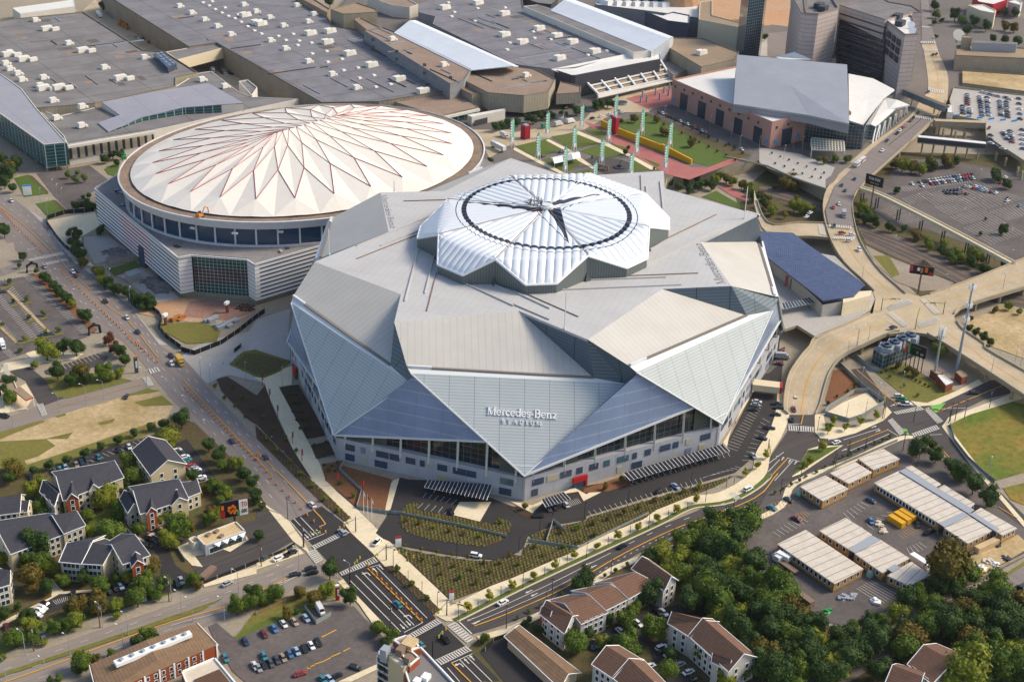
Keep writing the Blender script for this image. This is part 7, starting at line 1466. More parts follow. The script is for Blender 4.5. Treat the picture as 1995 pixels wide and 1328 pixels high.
for s in ('d0 1600,220','d0 1540,245','d0 1635,255'): x, y = px(s)[0]; p = U(x, y, 4.4); m2 = MB(); m2.box((p.x, p.y), 2, 1.4, 4.4, 5.2, .5); m2.build('roof_unit', 'rail_rust', bs)
gs = bldg('filling_station', 'tan roofed filling station kiosk at the left edge', 'kiosk', 'c0 -30,290 100,295 130,370 20,430', 0, 4, 'wall_cream', 'roof_tan', par=.4); q = V('c0 95,375 150,350 245,430 190,452', 5); t = thing('station_canopy', 'brown flat canopy with red edge beside the filling station kiosk', 'canopy', (*q[0], 0)); MB().prism(q, 4.4, 5.0, bot=True, mi=0, mt=1).build('canopy', ['red_paint','roof_tan'], t)
for p in q: m2 = MB(); m2.tube([(p[0], p[1], 0), (p[0], p[1], 4.4)], .2, 5); m2.build('post', 'lamp_white', t)
sd = bldg('guard_house', 'small concrete gatehouse with a louvred white roof beside the striped wall', 'gatehouse', 'b0 925,760 1015,733 1040,765 948,795', 0, 4, 'concrete_grey', 'unit_grey', par=.3)
bldg('ruin', 'broken concrete wall stub among the rubble by the striped wall', 'ruin', 'b0 785,650 1010,615 1025,635 800,675', 0, 3, 'conc_panel', 'rubble', par=0)
# ================================================================ trees
def leafmat(name, c1, c2, c3):
    m = bpy.data.materials.new(name); m.use_nodes = True; k = NT(m); MATS[name] = m
    oi = k.node("ShaderNodeObjectInfo"); tc = k.node("ShaderNodeTexCoord").outputs['Object']
    n1 = k.ramp(k.noise(tc, 5, 2), .35, .65); a = k.mix(n1, lin(c1), lin(c2)); b = k.mix(k.ramp(oi.outputs['Random'], .0, 1.0), a, lin(c3)); 
    g = k.mix(.35, a, b); k.link(g, k.b.inputs['Base Color']); k.b.inputs['Roughness'].default_value = .7; k.b.inputs['Specular IOR Level'].default_value = .2
    k.b.inputs['Transmission Weight'].default_value = 0
leafmat('leaf_green', '#44591c', '#586e21', '#64701e'); leafmat('leaf_dark', '#2e441a', '#3c541d', '#3d5026'); leafmat('leaf_lime', '#64701d', '#758023', '#847c24'); leafmat('leaf_olive', '#58541d', '#6a5d24', '#70551f'); leafmat('leaf_rust', '#613426', '#6e402b', '#552e23'); leafmat('leaf_young', '#848424', '#948e2d', '#788226'); mat('bark', '#5d4c3d', .95)
def crown_mesh(seed, leaf, n, ratio, blobs, tall=1.0):
    r = np.random.RandomState(seed); B = [(np.array([0,0,.5*tall]), .36)]
    for i in range(blobs):
        a, d = r.uniform(0, 6.283), r.uniform(.16, .33); B.append((np.array([math.cos(a)*d, math.sin(a)*d, r.uniform(.26, .78)*tall]), r.uniform(.13, .25)))
    w = np.array([b[1]**2 for b in B]); w /= w.sum(); idx = r.choice(len(B), n, p=w); c = np.array([B[i][0] for i in idx]); R = np.array([B[i][1] for i in idx])
    d = r.normal(size=(n, 3)); d /= np.linalg.norm(d, axis=1)[:, None]; d[:, 2] = np.where((d[:, 2] < -.3) & (r.rand(n) < .6), -d[:, 2], d[:, 2])
    p = c + d*(R*r.uniform(.78, 1.12, n))[:, None]; nrm = d + r.normal(size=(n, 3))*.45; nrm /= np.linalg.norm(nrm, axis=1)[:, None]
    t = np.cross(nrm, r.normal(size=(n, 3))); t /= np.linalg.norm(t, axis=1)[:, None]; b = np.cross(nrm, t); s = ratio*r.uniform(.6, 1.3, n)[:, None]
    v = np.stack([p-t*s*.6, p+b*s*.45, p+t*s*.6, p-b*s*.45], 1).reshape(-1, 3); mb = MB(); mb.v = [Vector(x) for x in v]; mb.f = [[4*i, 4*i+1, 4*i+2, 4*i+3] for i in range(n)]; mb.m = [0]*n
    for c, R in B:
        for lat in range(4):
            for lon in range(7):
                q = [];
                for (dl, do) in ((0,0),(0,1),(1,1),(1,0)):
                    th, f = math.pi*(lat+dl)/4, 2*math.pi*(lon+do)/7; q.append(Vector(c)+Vector((math.sin(th)*math.cos(f), math.sin(th)*math.sin(f), math.cos(th)))*R*.8)
                mb.face(q[::-1])
    return mb.build('crown', leaf, link=False).data
def trunk_mesh(seed, lean=.0):
    r = random.Random(seed); mb = MB(); mb.tube([(0,0,-.02), (.01,.0,.25), (.0,.01,.55)], .035, 6, r2=.016)
    for i in range(3): a = i*2.1+r.random(); mb.tube([(0,0,.22+.06*i), (math.cos(a)*.14, math.sin(a)*.14, .42+.06*i), (math.cos(a)*.22, math.sin(a)*.22, .58+.05*i)], .016, 4, r2=.006)
    return mb.build('trunk', 'bark', link=False).data
TR = {}; TRUNKS = [trunk_mesh(i) for i in range(3)]
for key, leaf, n, ra, bl, ta, nv in (('G','leaf_green',2000,.05,9,.95,4),('D','leaf_dark',1800,.05,8,1.0,4),('L','leaf_lime',1500,.055,8,.95,3),('O','leaf_olive',1300,.06,8,.95,3),('R','leaf_rust',900,.06,7,.95,1),('Y','leaf_young',420,.085,6,1.25,3),('y','leaf_lime',420,.085,5,1.2,2),('o','leaf_olive',380,.085,5,1.2,2),('g','leaf_green',500,.08,5,1.2,2),('d','leaf_dark',500,.08,5,1.0,2)):
    TR[key] = [crown_mesh(31*i+ord(key), leaf, n, ra, bl, ta) for i in range(nv)]
DESC = {'G':'round mid-green tree','D':'dark green tree','L':'yellow-green tree','O':'olive autumn-tinted tree','R':'reddish tree','Y':'young bright yellow-green tree','y':'small yellow-green tree','o':'small brownish young tree','g':'small green tree','d':'clipped dark green shrub'}
trn = random.Random(11)
NTREE = {}; TREES = []
def tree_at(p, wd, key, label, group=None, zb=0.0, name='tree', hs=1.0):
    name = 'shrub' if key == 'd' else 'sapling' if key in 'Yyog' else 'tree'; NTREE[name] = NTREE.get(name, 0)+1
    t = thing(name, label, name, (p[0], p[1], zb), trn.uniform(0, 6.28), group); s = wd*.98; h = s*trn.uniform(.92, 1.12)*hs; t.scale = (s, s, h)
    c = bpy.data.objects.new('crown', trn.choice(TR[key])); COL.objects.link(c); c.parent = t
    k = bpy.data.objects.new('trunk', trn.choice(TRUNKS)); COL.objects.link(k); k.parent = t
    if name == 'tree': TREES.append((wd/(Vector((p[0],p[1],-CAMZ)).length)*(1 if PJ((p[0],p[1],zb))[1] < 1345 else .5), t))
    return t
def mpp(x, y, z=0.0): return (U(x, y, z)-Vector((0,0,CAMZ))).length/F
def trees(s, where, group, zb=0.0, order='from the left'):
    "marks: x,y,r,kind with r the crown radius in map units"
    o, cnt, L = (0,0), {}, []
    for t in s.split():
        if t in OFF: o = OFF[t]
        else: a, b, r, k = t.split(','); L.append((o[0]+float(a)/3.794, o[1]+float(b)/3.794, float(r)/3.794, k))
    L.sort(key=lambda q: q[0] if 'left' in order else q[1]); tot = {}
    for q in L: tot[q[3]] = tot.get(q[3], 0)+1
    for x, y, r, k in L:
        wd = 2*r*mpp(x, y, zb); p = U(x, y, zb+wd*.52); cnt[k] = cnt.get(k, 0)+1
        tree_at(p, wd, k, ('%s, %s %s %s' % (DESC[k], ORD[cnt[k]-1], order, where)) if tot[k] > 1 else '%s %s' % (DESC[k], where), group, zb)
def scatter(poly, spacing, keys, label, group, wd=(7, 13), zb=0.0, seed=1):
    P = [(p.x, p.y) for p in UV(poly, zb+5.5)]; r = random.Random(seed); xs, ys = [p[0] for p in P], [p[1] for p in P]; out = []
    def inside(x, y):
        c = False
        for i in range(len(P)):
            (x1, y1), (x2, y2) = P[i], P[i-1]
            if (y1 > y) != (y2 > y) and x < (x2-x1)*(y-y1)/(y2-y1)+x1: c = not c
        return c
    for _ in range(9000):
        x, y = r.uniform(min(xs), max(xs)), r.uniform(min(ys), max(ys))
        if inside(x, y) and all((x-a)**2+(y-b)**2 > spacing**2 for a, b in out): out.append((x, y))
    for x, y in out: k = r.choice(keys); tree_at((x, y), r.uniform(*wd), k, label % DESC[k], group, zb)
    return len(out)
nf = scatter('d2 1350,140 1500,110 1600,150 1720,330 1800,480 d3 0,560 230,720 330,850 520,960 760,870 860,930 960,980 860,1060 620,1150 420,1328 d2 1897,1328 1750,1060 1560,900 1480,700 1250,600 1130,440 1250,260', 6.2, 'GGDDDDGDLO', '%s in the dense wood along the trailer yard', 'trees of the dense wood', (9, 14.5), seed=4)
nf += scatter('d3 1000,940 1180,870 1400,760 1560,720 1700,640 1960,740 1960,1328 1560,1328 1480,1080 1250,1010 1000,1130', 6.8, 'GDDDDGO', '%s in the wood behind the brown house at lower right', 'trees of the corner wood', (10, 16), seed=5)
nf += scatter('d3 800,800 1120,640 1400,560 1500,620 1330,700 1000,820 850,870', 6.5, 'GGDDL', '%s in the tree belt beside the square trailer office', 'trees of the belt', (8, 13), seed=6)
trees('d3 1330,460,190,O 1450,470,130,G 1460,1200,200,L 830,1240,110,D 1830,1100,110,L 60,1160,110,G 300,1080,120,D 1750,1180,170,G', 'at the lower right of the wood', 'specimen trees at lower right')
trees('d2 1740,130,140,G 1560,180,130,L 1480,260,140,G 1080,350,110,L 1000,400,80,D 530,560,90,D 480,610,70,d 1260,510,110,G 1300,710,110,D 1000,660,120,D 820,720,60,L 840,850,90,G 700,850,70,D 450,1020,120,G 500,870,60,G 1030,930,110,G 830,1030,120,G 740,1030,60,D 1140,1230,100,G 1400,1100,100,G 1650,950,70,D 1740,1010,50,O 920,1090,50,D 1580,1300,90,L 1850,1200,90,O', 'around the brown roofed apartments', 'trees by the brown apartments')
trees('c0 560,990,70,L 1250,1000,60,G 930,1150,60,D 880,1240,80,G 1180,1290,70,L 650,1290,60,G 500,1240,60,D d0 470,560,60,G 620,560,60,D 960,540,60,L 850,560,50,G 60,250,70,D 640,210,60,L 1010,180,60,G 420,240,60,D', 'tucked between the grey apartments', 'trees by the grey apartments')
trees('d2 620,740,60,G 880,790,70,G 760,690,50,D 420,960,80,G 1090,560,60,D 1130,640,70,G 1500,1010,70,G 1330,1060,60,D 1240,1010,60,D 640,1010,60,L 560,960,60,D 1700,1240,80,G 1160,1120,60,D', 'close to the brown roofed apartments', 'trees by the brown apartments')
trees('d2 90,890,40,d 60,910,30,d 160,930,40,d 210,940,40,d 120,860,30,d', 'hedge beside the motel wing', 'motel shrubs')
trees('d0 790,200,120,G 720,230,70,L 1300,180,110,G 1240,270,80,L 1400,180,50,O 1330,100,60,L 260,310,120,D 180,400,80,G 300,440,100,G 230,540,110,O 350,480,70,L 350,620,70,D 20,400,60,L 500,520,40,G 720,510,55,G 740,600,80,G 1130,470,70,O 1220,570,60,G 1060,600,90,G 1420,550,60,G 720,740,90,O 700,730,70,G 1010,690,90,G 870,750,60,L 550,760,90,O 560,850,80,L 500,900,60,G 870,830,35,L 400,920,65,G 230,910,80,L 100,980,90,G 240,990,60,G 30,820,60,D 200,820,70,D 130,770,35,d 1140,650,70,G 1450,600,50,O 330,1030,30,L 20,1140,30,L 1580,90,60,L 1540,130,50,G', 'in the lower left apartment garden', 'garden trees at lower left')
trees('d0 1100,970,75,G 1010,1030,60,D 830,1110,40,G 610,1160,90,G 700,1150,50,O 560,1230,50,D 440,1290,35,G 370,1315,30,D 1150,990,40,D', 'on the verge behind the orange brick hall', 'verge trees by the hall')
trees('d0 1750,760,80,G 1830,730,80,G 1880,680,80,D d1 20,700,80,G 120,660,85,G 320,660,60,O 430,690,70,O 510,640,70,L 540,500,80,D 690,690,75,D 220,820,50,O 300,800,30,d 890,920,75,G 1000,970,70,G 950,1030,50,D 1680,1000,45,G 560,430,40,D', 'between the bottom car park and the street', 'trees along the bottom car park')
trees('c0 340,70,90,L 460,60,60,D 560,60,70,D 420,240,70,D 520,300,60,D 600,230,80,O 640,290,50,D 760,230,75,G 870,240,45,L 820,280,35,L 800,0,50,R 840,60,50,R 880,80,60,D 920,150,55,D 260,180,35,L 70,310,55,D 80,430,55,G 20,380,50,D 150,80,20,d 560,270,55,D', 'around the upper left street corner', 'trees at the upper left corner')
trees('c0 1340,590,80,D 1250,700,110,L 1210,620,50,D 1115,645,40,d 990,690,40,d 870,740,45,d 750,785,40,d 625,840,45,d 485,885,45,d 360,930,45,d 240,965,40,d 100,950,80,O 60,1020,60,D 60,920,60,L 1540,780,60,D 1620,850,70,D 1640,920,60,G 1740,910,60,L 1800,990,70,D 1860,1060,60,D 1880,1140,60,D 960,900,80,G 990,1000,85,G 800,1110,100,L 750,1200,80,L 600,1210,50,D 430,1240,60,L 280,1230,70,G 310,1290,60,D 40,1290,70,L 160,1290,60,L 240,1110,70,L 300,1050,60,L 940,1070,50,D 1420,1010,55,D 1440,1150,70,O 1500,1080,50,O 1580,1080,60,G 1660,1110,60,G 1620,1180,50,G 1690,1150,40,L 1550,1260,50,O 1590,1290,50,L', 'among the grey roofed apartments', 'trees by the grey apartments')
trees('d1 20,240,50,D c1 0,1180,45,D 40,1230,35,D', 'beside the avenue at the billboard corner', 'avenue trees')
trees('b0 320,790,42,d 350,810,40,d 390,850,45,D 430,890,45,D 470,930,45,D 510,960,42,D 540,990,35,L 610,1070,58,D 640,1085,45,D 30,455,50,D 170,640,38,D 145,710,22,g 270,750,25,g 0,430,40,D', 'along the left car park hedge', 'hedge trees by the left car park')
trees('b0 70,828,24,g 100,970,18,d 200,955,22,g 215,1090,20,g 320,1062,22,g 430,1180,24,g 15,1140,20,g 335,1200,20,y 180,1245,25,y c0 145,85,20,g', 'in the left car park islands', 'island trees of the left car park')
trees('b0 530,460,45,D 560,480,50,D 540,530,50,D 570,560,50,D 560,610,50,D 600,630,50,D 620,680,45,O 700,740,40,O 740,750,50,L 740,810,45,L 800,830,50,D 830,870,45,D 870,880,50,D 930,900,45,D 980,930,50,D 1010,960,50,D 1060,960,60,D 1110,980,55,D 1050,1010,40,D 740,450,40,D', 'in the hedge row below the striped base', 'hedge row by the striped base')
trees('b0 555,265,40,D 610,260,30,D 650,265,45,D 690,270,35,d 615,200,22,d 660,190,25,d 495,40,28,g 555,75,30,g 570,25,25,g 625,70,30,g 60,20,70,D 90,130,40,D 30,90,50,D 10,30,60,D a0 120,1200,60,D 60,1230,60,O 40,1270,60,D 10,1170,50,D 770,1170,40,D 830,1140,35,D 890,1140,40,D 860,1200,30,d 770,50,40,D 320,215,30,d', 'on the forecourt beside the glazed wing', 'forecourt trees')
trees('d1 1560,770,42,Y 1720,695,42,Y 1885,625,38,Y d2 150,540,40,Y 312,470,36,Y 457,390,34,Y 615,325,33,Y 775,245,38,Y 925,182,37,Y 1063,115,38,Y c2 1210,1255,36,Y 1355,1185,33,Y 1720,990,30,Y 1800,935,32,Y 1868,860,33,Y d2 0,610,30,Y', 'along the broad lower right pavement', 'young pavement trees')
trees('c3 450,670,40,Y 490,600,35,y 575,655,32,Y 690,612,33,Y 805,570,33,Y 410,795,40,Y 320,890,35,y 280,930,30,y 990,80,60,L 1115,790,90,D 1250,850,70,D 1215,780,45,D 1370,930,75,D 1450,980,80,D 1530,1070,85,D 1640,1160,85,D 1400,1000,55,G 1290,70,70,L 1260,30,60,D 655,325,16,g 595,380,16,d 645,355,14,d 515,420,14,d 450,470,18,d 905,275,15,g 880,230,14,d 920,215,14,d 845,245,12,d 1010,345,14,y 1115,410,18,y 450,640,30,d 980,255,12,d 1010,255,12,d 1040,275,12,d 1070,290,12,d 1100,305,12,d 1130,318,12,d 1165,335,12,d 1195,348,12,d 1090,240,40,O 1040,220,30,O 970,190,30,O', 'around the right-hand crossroads', 'trees by the right crossroads')
trees('c3 60,1130,20,y 115,1105,16,g 175,1075,18,g 240,1045,18,g 285,1015,14,g 360,980,18,g 430,940,16,g 490,910,16,g 560,870,16,g 620,845,18,g 680,815,18,g 735,790,16,g 795,765,16,g 855,745,18,g 905,720,18,g d2 845,460,22,g 755,500,22,g 680,540,20,g 360,680,18,g 200,760,18,g 115,800,18,g 30,850,18,g', 'in the verge along the trailer yard road', 'verge saplings')
trees('c1 75,735,22,y 150,820,22,y 252,900,22,y 328,990,24,y 412,1080,22,y 502,1175,25,y 600,1262,24,y d1 1040,490,28,g 1145,597,28,g 1258,700,26,g c0 1585,350,22,y 1660,430,18,g 1740,490,18,g 1815,570,18,g', 'in the verge between avenue and stadium', 'avenue verge saplings')
trees('c1 45,575,18,g 125,655,20,g 210,735,20,g 295,820,20,g c0 1720,350,18,g 1790,430,18,g 1870,510,18,g c1 530,970,22,o 620,1060,22,g 715,1155,22,y c2 685,1090,32,o 800,1035,32,o 85,1240,30,o', 'at the foot of the stadium', 'stadium bed saplings')
trees('d1 1110,130,22,o 1205,150,22,o 1310,180,20,y 1425,205,22,o 1530,230,18,o 1650,245,22,y 1095,320,16,g 1215,345,22,o 1330,365,22,o 1445,385,20,o 1560,405,20,o 1870,390,20,o 1230,420,20,o 1345,450,18,o 1460,470,20,o 1590,490,22,y 1680,440,20,o 1800,445,22,o 1725,510,22,o 1365,525,20,o 1500,555,24,g 1625,590,22,o 1800,140,22,g d2 160,325,20,o 375,325,22,g 215,390,18,g 40,455,22,g 470,185,25,y 590,150,28,o 605,235,25,g 350,215,24,o 490,280,22,y 700,120,25,o 820,70,30,o 930,35,25,o c2 1045,1190,25,o 1160,1165,25,o 1260,1125,22,o 1375,1090,28,y', 'on the planted slopes before the stadium', 'saplings of the planted slopes')
k_ = 'stadium shrub bed'
trees(' '.join(['c1']+['%d,%d,14,d' % (215+i*38+ (j*26), 410+i*0+j*62) for j in range(5) for i in range(3)]+['425,780,14,d 510,760,14,d 500,930,13,d 555,935,13,d 595,910,13,d 580,970,13,d 530,965,14,d 610,945,13,d']), 'beside the left stadium wall', k_)
# terrace and railway side
trees('b2 1160,100,35,D 1220,130,38,D 1280,100,38,D 1300,140,40,D 1350,60,38,D 1370,120,45,D 1420,100,40,D 1470,110,45,D 1490,70,40,L 1520,40,45,L 1580,60,45,O 1620,80,40,L 1690,110,40,O 1740,120,40,L 1770,160,40,L 1790,200,45,D 1840,190,40,O 1850,240,45,D 1890,270,40,O b3 30,290,50,L 10,210,30,L 130,340,28,y 200,260,60,L 280,270,60,L 320,290,35,L 220,230,40,O 140,100,60,O 200,110,50,O 60,120,30,O', 'behind the stadium on the right', 'trees along the railway cutting')
trees('b3 700,270,55,L 740,300,45,G 690,340,40,D 730,360,45,D 790,370,45,D 810,400,35,D 900,420,42,D 930,440,30,D 1010,430,30,D 1105,465,50,O 1110,490,40,O 1190,530,40,L 1200,570,35,L 1310,550,40,y 1290,600,40,D 1410,600,45,L 1440,640,50,L 1520,620,50,L 1560,640,55,L 1500,680,50,D 1600,730,45,D 1640,740,35,D 1350,620,40,G 1380,660,40,G 1750,700,30,D 960,150,30,D 1690,30,45,D 1770,100,45,D 1745,435,45,D 1615,365,14,d 1580,470,20,d 1790,1010,35,L 1860,1050,25,L 1690,1030,30,O 1490,1170,35,D 1540,1200,35,D 1600,1240,40,D 1650,1270,35,D 1510,1100,20,d', 'beside the railway tracks at right', 'trees along the railway')
trees('a3 960,1200,50,O 1000,1220,55,L 1070,1230,55,O 1130,1240,50,L 1210,1200,55,O 1230,1220,45,D 1330,1180,60,O 1390,1180,50,D 1690,1300,45,D 170,1310,60,O 1080,780,30,D 1060,800,30,D', 'below the parking deck at right', 'trees below the parking deck')
trees('a2 30,900,40,D 110,870,38,D 150,880,38,D 200,850,38,D 250,850,38,D 290,850,35,D 470,810,45,D 520,800,35,D 355,830,25,d 395,840,20,d 610,780,40,D 650,770,40,D 700,760,40,D 740,770,35,D 800,890,22,d 585,1160,12,d 830,1120,25,D 850,1090,20,d 1040,1245,14,d a1 1745,875,18,D 1785,865,16,D 1830,860,16,D 1610,905,18,D 1770,935,40,D 1820,920,40,D 1860,910,40,D 1730,1180,25,D a2 1900,880,35,O 1060,880,30,O', 'along the street above the park', 'street trees above the park', ZT)
trees(' '.join(['a2']+['%d,%d,13,d' % (1075+i*62, 830+i*30) for i in range(11)]+['%d,%d,13,d' % (980+i*66, 850+i*33) for i in range(11)]), 'in tubs along the arena street', 'tub trees of the arena', ZT)
trees('a2 900,870,40,O 1110,960,40,O 1320,1050,40,O 1150,980,30,O', 'low on the lawn beyond the yellow wall', 'lawn bushes', ZT)
trees('a3 375,1175,28,G 430,1180,32,O 510,1165,35,G 590,1170,35,G 35,1130,10,d 95,1155,10,d 160,1180,10,d 225,1205,10,d 290,1230,10,d 355,1250,10,d 60,1205,11,d 128,1228,11,d 193,1253,11,d 258,1280,11,d 328,1305,11,d 420,1275,11,d 395,1310,11,d', 'in planters before the arena lobby', 'planter trees of the promenade', ZT)
trees('a3 1240,40,40,D 1250,100,35,G 1235,165,22,D 1250,270,16,D 1290,150,20,D 1390,110,45,D 1440,150,40,G 1480,220,40,D 1530,160,40,D 1500,80,30,D 1620,190,40,D 1670,280,30,D 1760,290,35,D 1850,300,45,D 1760,185,40,O 1830,200,40,O 1700,80,30,D 1760,90,30,D 1830,95,35,D 1660,110,30,D a2 1860,270,30,D 1650,350,25,D 1690,360,25,D 1740,350,25,D', 'among the small blocks at the top right', 'trees at the top right', ZT)
trees('a1 540,10,45,D 1080,110,60,D 920,155,20,G 660,20,15,O 800,40,18,G a0 770,45,35,D a3 175,60,25,D', 'at the top behind the middle hall', 'trees at the top')
def mass(roots, name, colour=False):
    "the smallest members of a kind, far off or hidden, gathered into one mass"
    vs, fs, mi, mats, base, cols = [], [], [], [], 0, []
    for t in roots:
        M = np.array(Matrix.LocRotScale(t.location, t.rotation_euler, t.scale))
        for ch in list(t.children):
            me = ch.data; v = np.empty(len(me.vertices)*3); me.vertices.foreach_get('co', v); v = v.reshape(-1, 3) @ M[:3,:3].T + M[:3,3]; vs.append(v)
            ids = []
            for m in me.materials:
                if m not in mats: mats.append(m)
                ids.append(mats.index(m))
            for p in me.polygons: fs.append([i+base for i in p.vertices]); mi.append(ids[p.material_index])
            cols += [tuple(ch.color)]*len(v); base += len(v); bpy.data.objects.remove(ch)
        bpy.data.objects.remove(t)
    me = bpy.data.meshes.new(name); me.from_pydata(np.concatenate(vs).tolist(), [], fs)
    for m in mats: me.materials.append(m)
    me.polygons.foreach_set('material_index', mi)
    if colour:
        a = me.color_attributes.new('paint', 'FLOAT_COLOR', 'POINT'); a.data.foreach_set('color', np.array(cols, dtype=np.float32).ravel())
    o = bpy.data.objects.new(name, me); COL.objects.link(o); return tag(o, kind='stuff')
TREES.sort(key=lambda q: -q[0]); mass([q[1] for q in TREES[298:]], 'distant_trees')
# ground cover on the slopes: one mass
mb = MB(); r = random.Random(2)
def fill(poly, step, mb, zb=.3, hw=.55, hh=.55):
    P = [(p.x, p.y) for p in UV(poly)]; x0, x1, y0, y1 = min(p[0] for p in P), max(p[0] for p in P), min(p[1] for p in P), max(p[1] for p in P)
    for i in range(int((x1-x0)/step)+1):
        for j in range(int((y1-y0)/step)+1):
            x, y = x0+(i+.5*(j % 2))*step+r.uniform(-.15,.15), y0+j*step+r.uniform(-.15,.15); c = False
            for k in range(len(P)):
                (a1, b1), (a2, b2) = P[k], P[k-1]
                if (b1 > y) != (b2 > y) and x < (a2-a1)*(y-b1)/(b2-b1)+a1: c = not c
            if c: s = hw*r.uniform(.7, 1.3); h = hh*r.uniform(.6, 1.3); t = (x, y, zb+h); q = [(x-s,y-s,zb),(x+s,y-s,zb),(x+s,y+s,zb),(x-s,y+s,zb)]; [mb.face([q[m], q[(m+1)%4], t]) for m in range(4)]
leafmat('ground_plants', '#636626', '#4c5720', '#7f6a2c')
for s in PLANTS: fill(s, 1.55, mb)
tag(mb.build('ground_cover', 'ground_plants'), kind='stuff')
mb = MB(); [fill(s, 1.5, mb, .25, .35, .4) for s in ('c1 0,735 330,980 500,1130 680,1310 d1 690,110 660,150 480,0 c1 470,1200','d1 940,480 1010,470 1260,700 1360,800 1310,830 960,490','c0 1690,190 1800,95 1897,80 c1 0,85 250,165 180,240 60,290 0,285')]
tag(mb.build('ground_cover', 'ground_plants'), kind='stuff')
# ================================================================ vehicles
objcolor('car_paint'); mat('car_glass', '#1b2228', .1, spec=.8); mat('tyre', '#141414', .9); mat('lamp_red', '#8c1a15', .4)
def body_profile(L, Wd, zs, prof, name, cabin, mats=('car_paint','tyre')):
    "car body lofted along its length: (x, half width, z low, z high)"
    mb = MB(); R = []
    for x, w, z0, z1 in prof: R.append([Vector((x,-w,z0)), Vector((x,w,z0)), Vector((x,w*1.0,lerp(z0,z1,.55))), Vector((x,w*.86,z1)), Vector((x,-w*.86,z1)), Vector((x,-w,lerp(z0,z1,.55)))])
    for a, b in zip(R[:-1], R[1:]):
        for i in range(6): j = (i+1) % 6; mb.face([a[i], b[i], b[j], a[j]])
    mb.face(R[0]); mb.face(R[-1][::-1])
    for x in (-L*.31, L*.31):
        for y in (-Wd*.46, Wd*.46): mb.tube([(x, y-.1, .33), (x, y+.1, .33)], .33, 8, mi=1)
    return mb
def car_proto(kind):
    t = bpy.data.objects.new({'s':'sedan','u':'sport_utility_car','p':'pickup_truck','v':'van','T':'box_truck','B':'bus','L':'trailer','C':'truck'}[kind], None); COL.objects.link(t)
    def add(mb, n, m): o = mb.build(n, m, t); return o
    if kind == 's':
        add(body_profile(4.7, 1.85, 0, [(-2.35,.78,.35,.8),(-2.2,.9,.25,.92),(-1.2,.92,.25,.95),(1.0,.92,.25,.92),(2.0,.9,.25,.78),(2.35,.72,.35,.62)], '', 0), 'body', ['car_paint','tyre'])
        m = MB(); m.frus((-.25,0), 2.9, 1.62, .9, 1.42, .68); add(m, 'windows', 'car_glass'); m = MB(); m.box((-.3,0), 1.85, 1.14, 1.40, 1.47); add(m, 'roof', 'car_paint')
    elif kind == 'u':
        add(body_profile(4.9, 1.95, 0, [(-2.4,.85,.4,1.0),(-2.3,.95,.3,1.08),(.9,.96,.3,1.1),(2.1,.94,.3,.98),(2.45,.8,.4,.85)], '', 0), 'body', ['car_paint','tyre'])
        m = MB(); m.frus((-.6,0), 3.5, 1.78, 1.06, 1.68, .8); add(m, 'windows', 'car_glass'); m = MB(); m.box((-.65,0), 2.75, 1.42, 1.66, 1.76); add(m, 'roof', 'car_paint')
    elif kind == 'p':
        add(body_profile(5.6, 2.0, 0, [(-2.8,.92,.45,1.05),(-2.7,.96,.4,1.1),(.9,.97,.35,1.1),(2.4,.95,.35,1.05),(2.8,.85,.45,.9)], '', 0), 'body', ['car_paint','tyre'])
        m = MB(); m.frus((.3,0), 2.3, 1.75, 1.08, 1.75, .78); add(m, 'windows', 'car_glass'); m = MB(); m.box((.3,0), 1.75, 1.35, 1.73, 1.82); add(m, 'roof', 'car_paint'); m = MB(); m.box((-1.75,0), 1.7, 1.6, 1.08, 1.13); add(m, 'bed', 'tyre')
    elif kind == 'v':
        add(body_profile(6.2, 2.1, 0, [(-3.1,.98,.4,2.4),(-3.0,1.02,.35,2.5),(1.6,1.02,.35,2.5),(2.4,1.0,.35,1.5),(3.1,.9,.4,1.2)], '', 0), 'body', ['car_paint','tyre'])
        m = MB(); m.frus((1.95,0), 1.0, 1.9, 1.4, 2.3, .7, sh=(-.25,0)); add(m, 'windscreen', 'car_glass')
    elif kind == 'T':
        add(body_profile(7.6, 2.3, 0, [(1.9,1.0,.4,2.3),(2.0,1.05,.4,2.4),(2.9,1.05,.4,2.2),(3.3,1.0,.4,1.3),(3.8,.95,.45,1.2)], '', 0), 'cab', ['car_paint','tyre']); m = MB(); m.box((-1.0,0), 5.6, 2.4, .8, 3.4); add(m, 'cargo_box', 'car_paint'); m = MB(); m.frus((2.95,0), .8, 1.9, 1.4, 2.2, .8, sh=(-.2,0)); add(m, 'windscreen', 'car_glass')
    elif kind == 'B':
        m = MB(); m.box((0,0), 17.5, 2.6, .5, 3.1); add(m, 'body', 'car_paint'); m = MB(); m.box((0,0), 17.0, 2.68, 1.5, 2.5); add(m, 'windows', 'car_glass'); m = MB(); m.box((0,0), 1.4, 2.72, .5, 3.14); add(m, 'joint', 'tyre'); m = MB(); m.box((3,0), 5, 2.0, 3.1, 3.4); add(m, 'roof_pod', 'car_paint')
    elif kind == 'L':
        m = MB(); m.box((0,0), 14.5, 2.6, 1.2, 4.0); add(m, 'box', 'car_paint'); m = MB()
        for x in (-5.5,-4.3):
            for y in (-1,1): m.tube([(x,y-.2,.5),(x,y+.2,.5)], .5, 8)
        m.box((5,0), .4, 1.6, 0, 1.2); add(m, 'running_gear', 'tyre')
    else:
        m = MB(); m.box((4.2,0), 2.6, 2.4, .5, 2.9); m.frus((5.8,0), 1.4, 2.2, .5, 1.7, .8); add(m, 'cab', 'car_paint'); m = MB(); m.box((-1.5,0), 8.5, 2.5, .9, 1.5); add(m, 'flat_bed', 'rail_rust'); m = MB(); m.frus((4.7,0), 1.5, 2.0, 1.9, 2.7, .85); add(m, 'windows', 'car_glass')
    return t
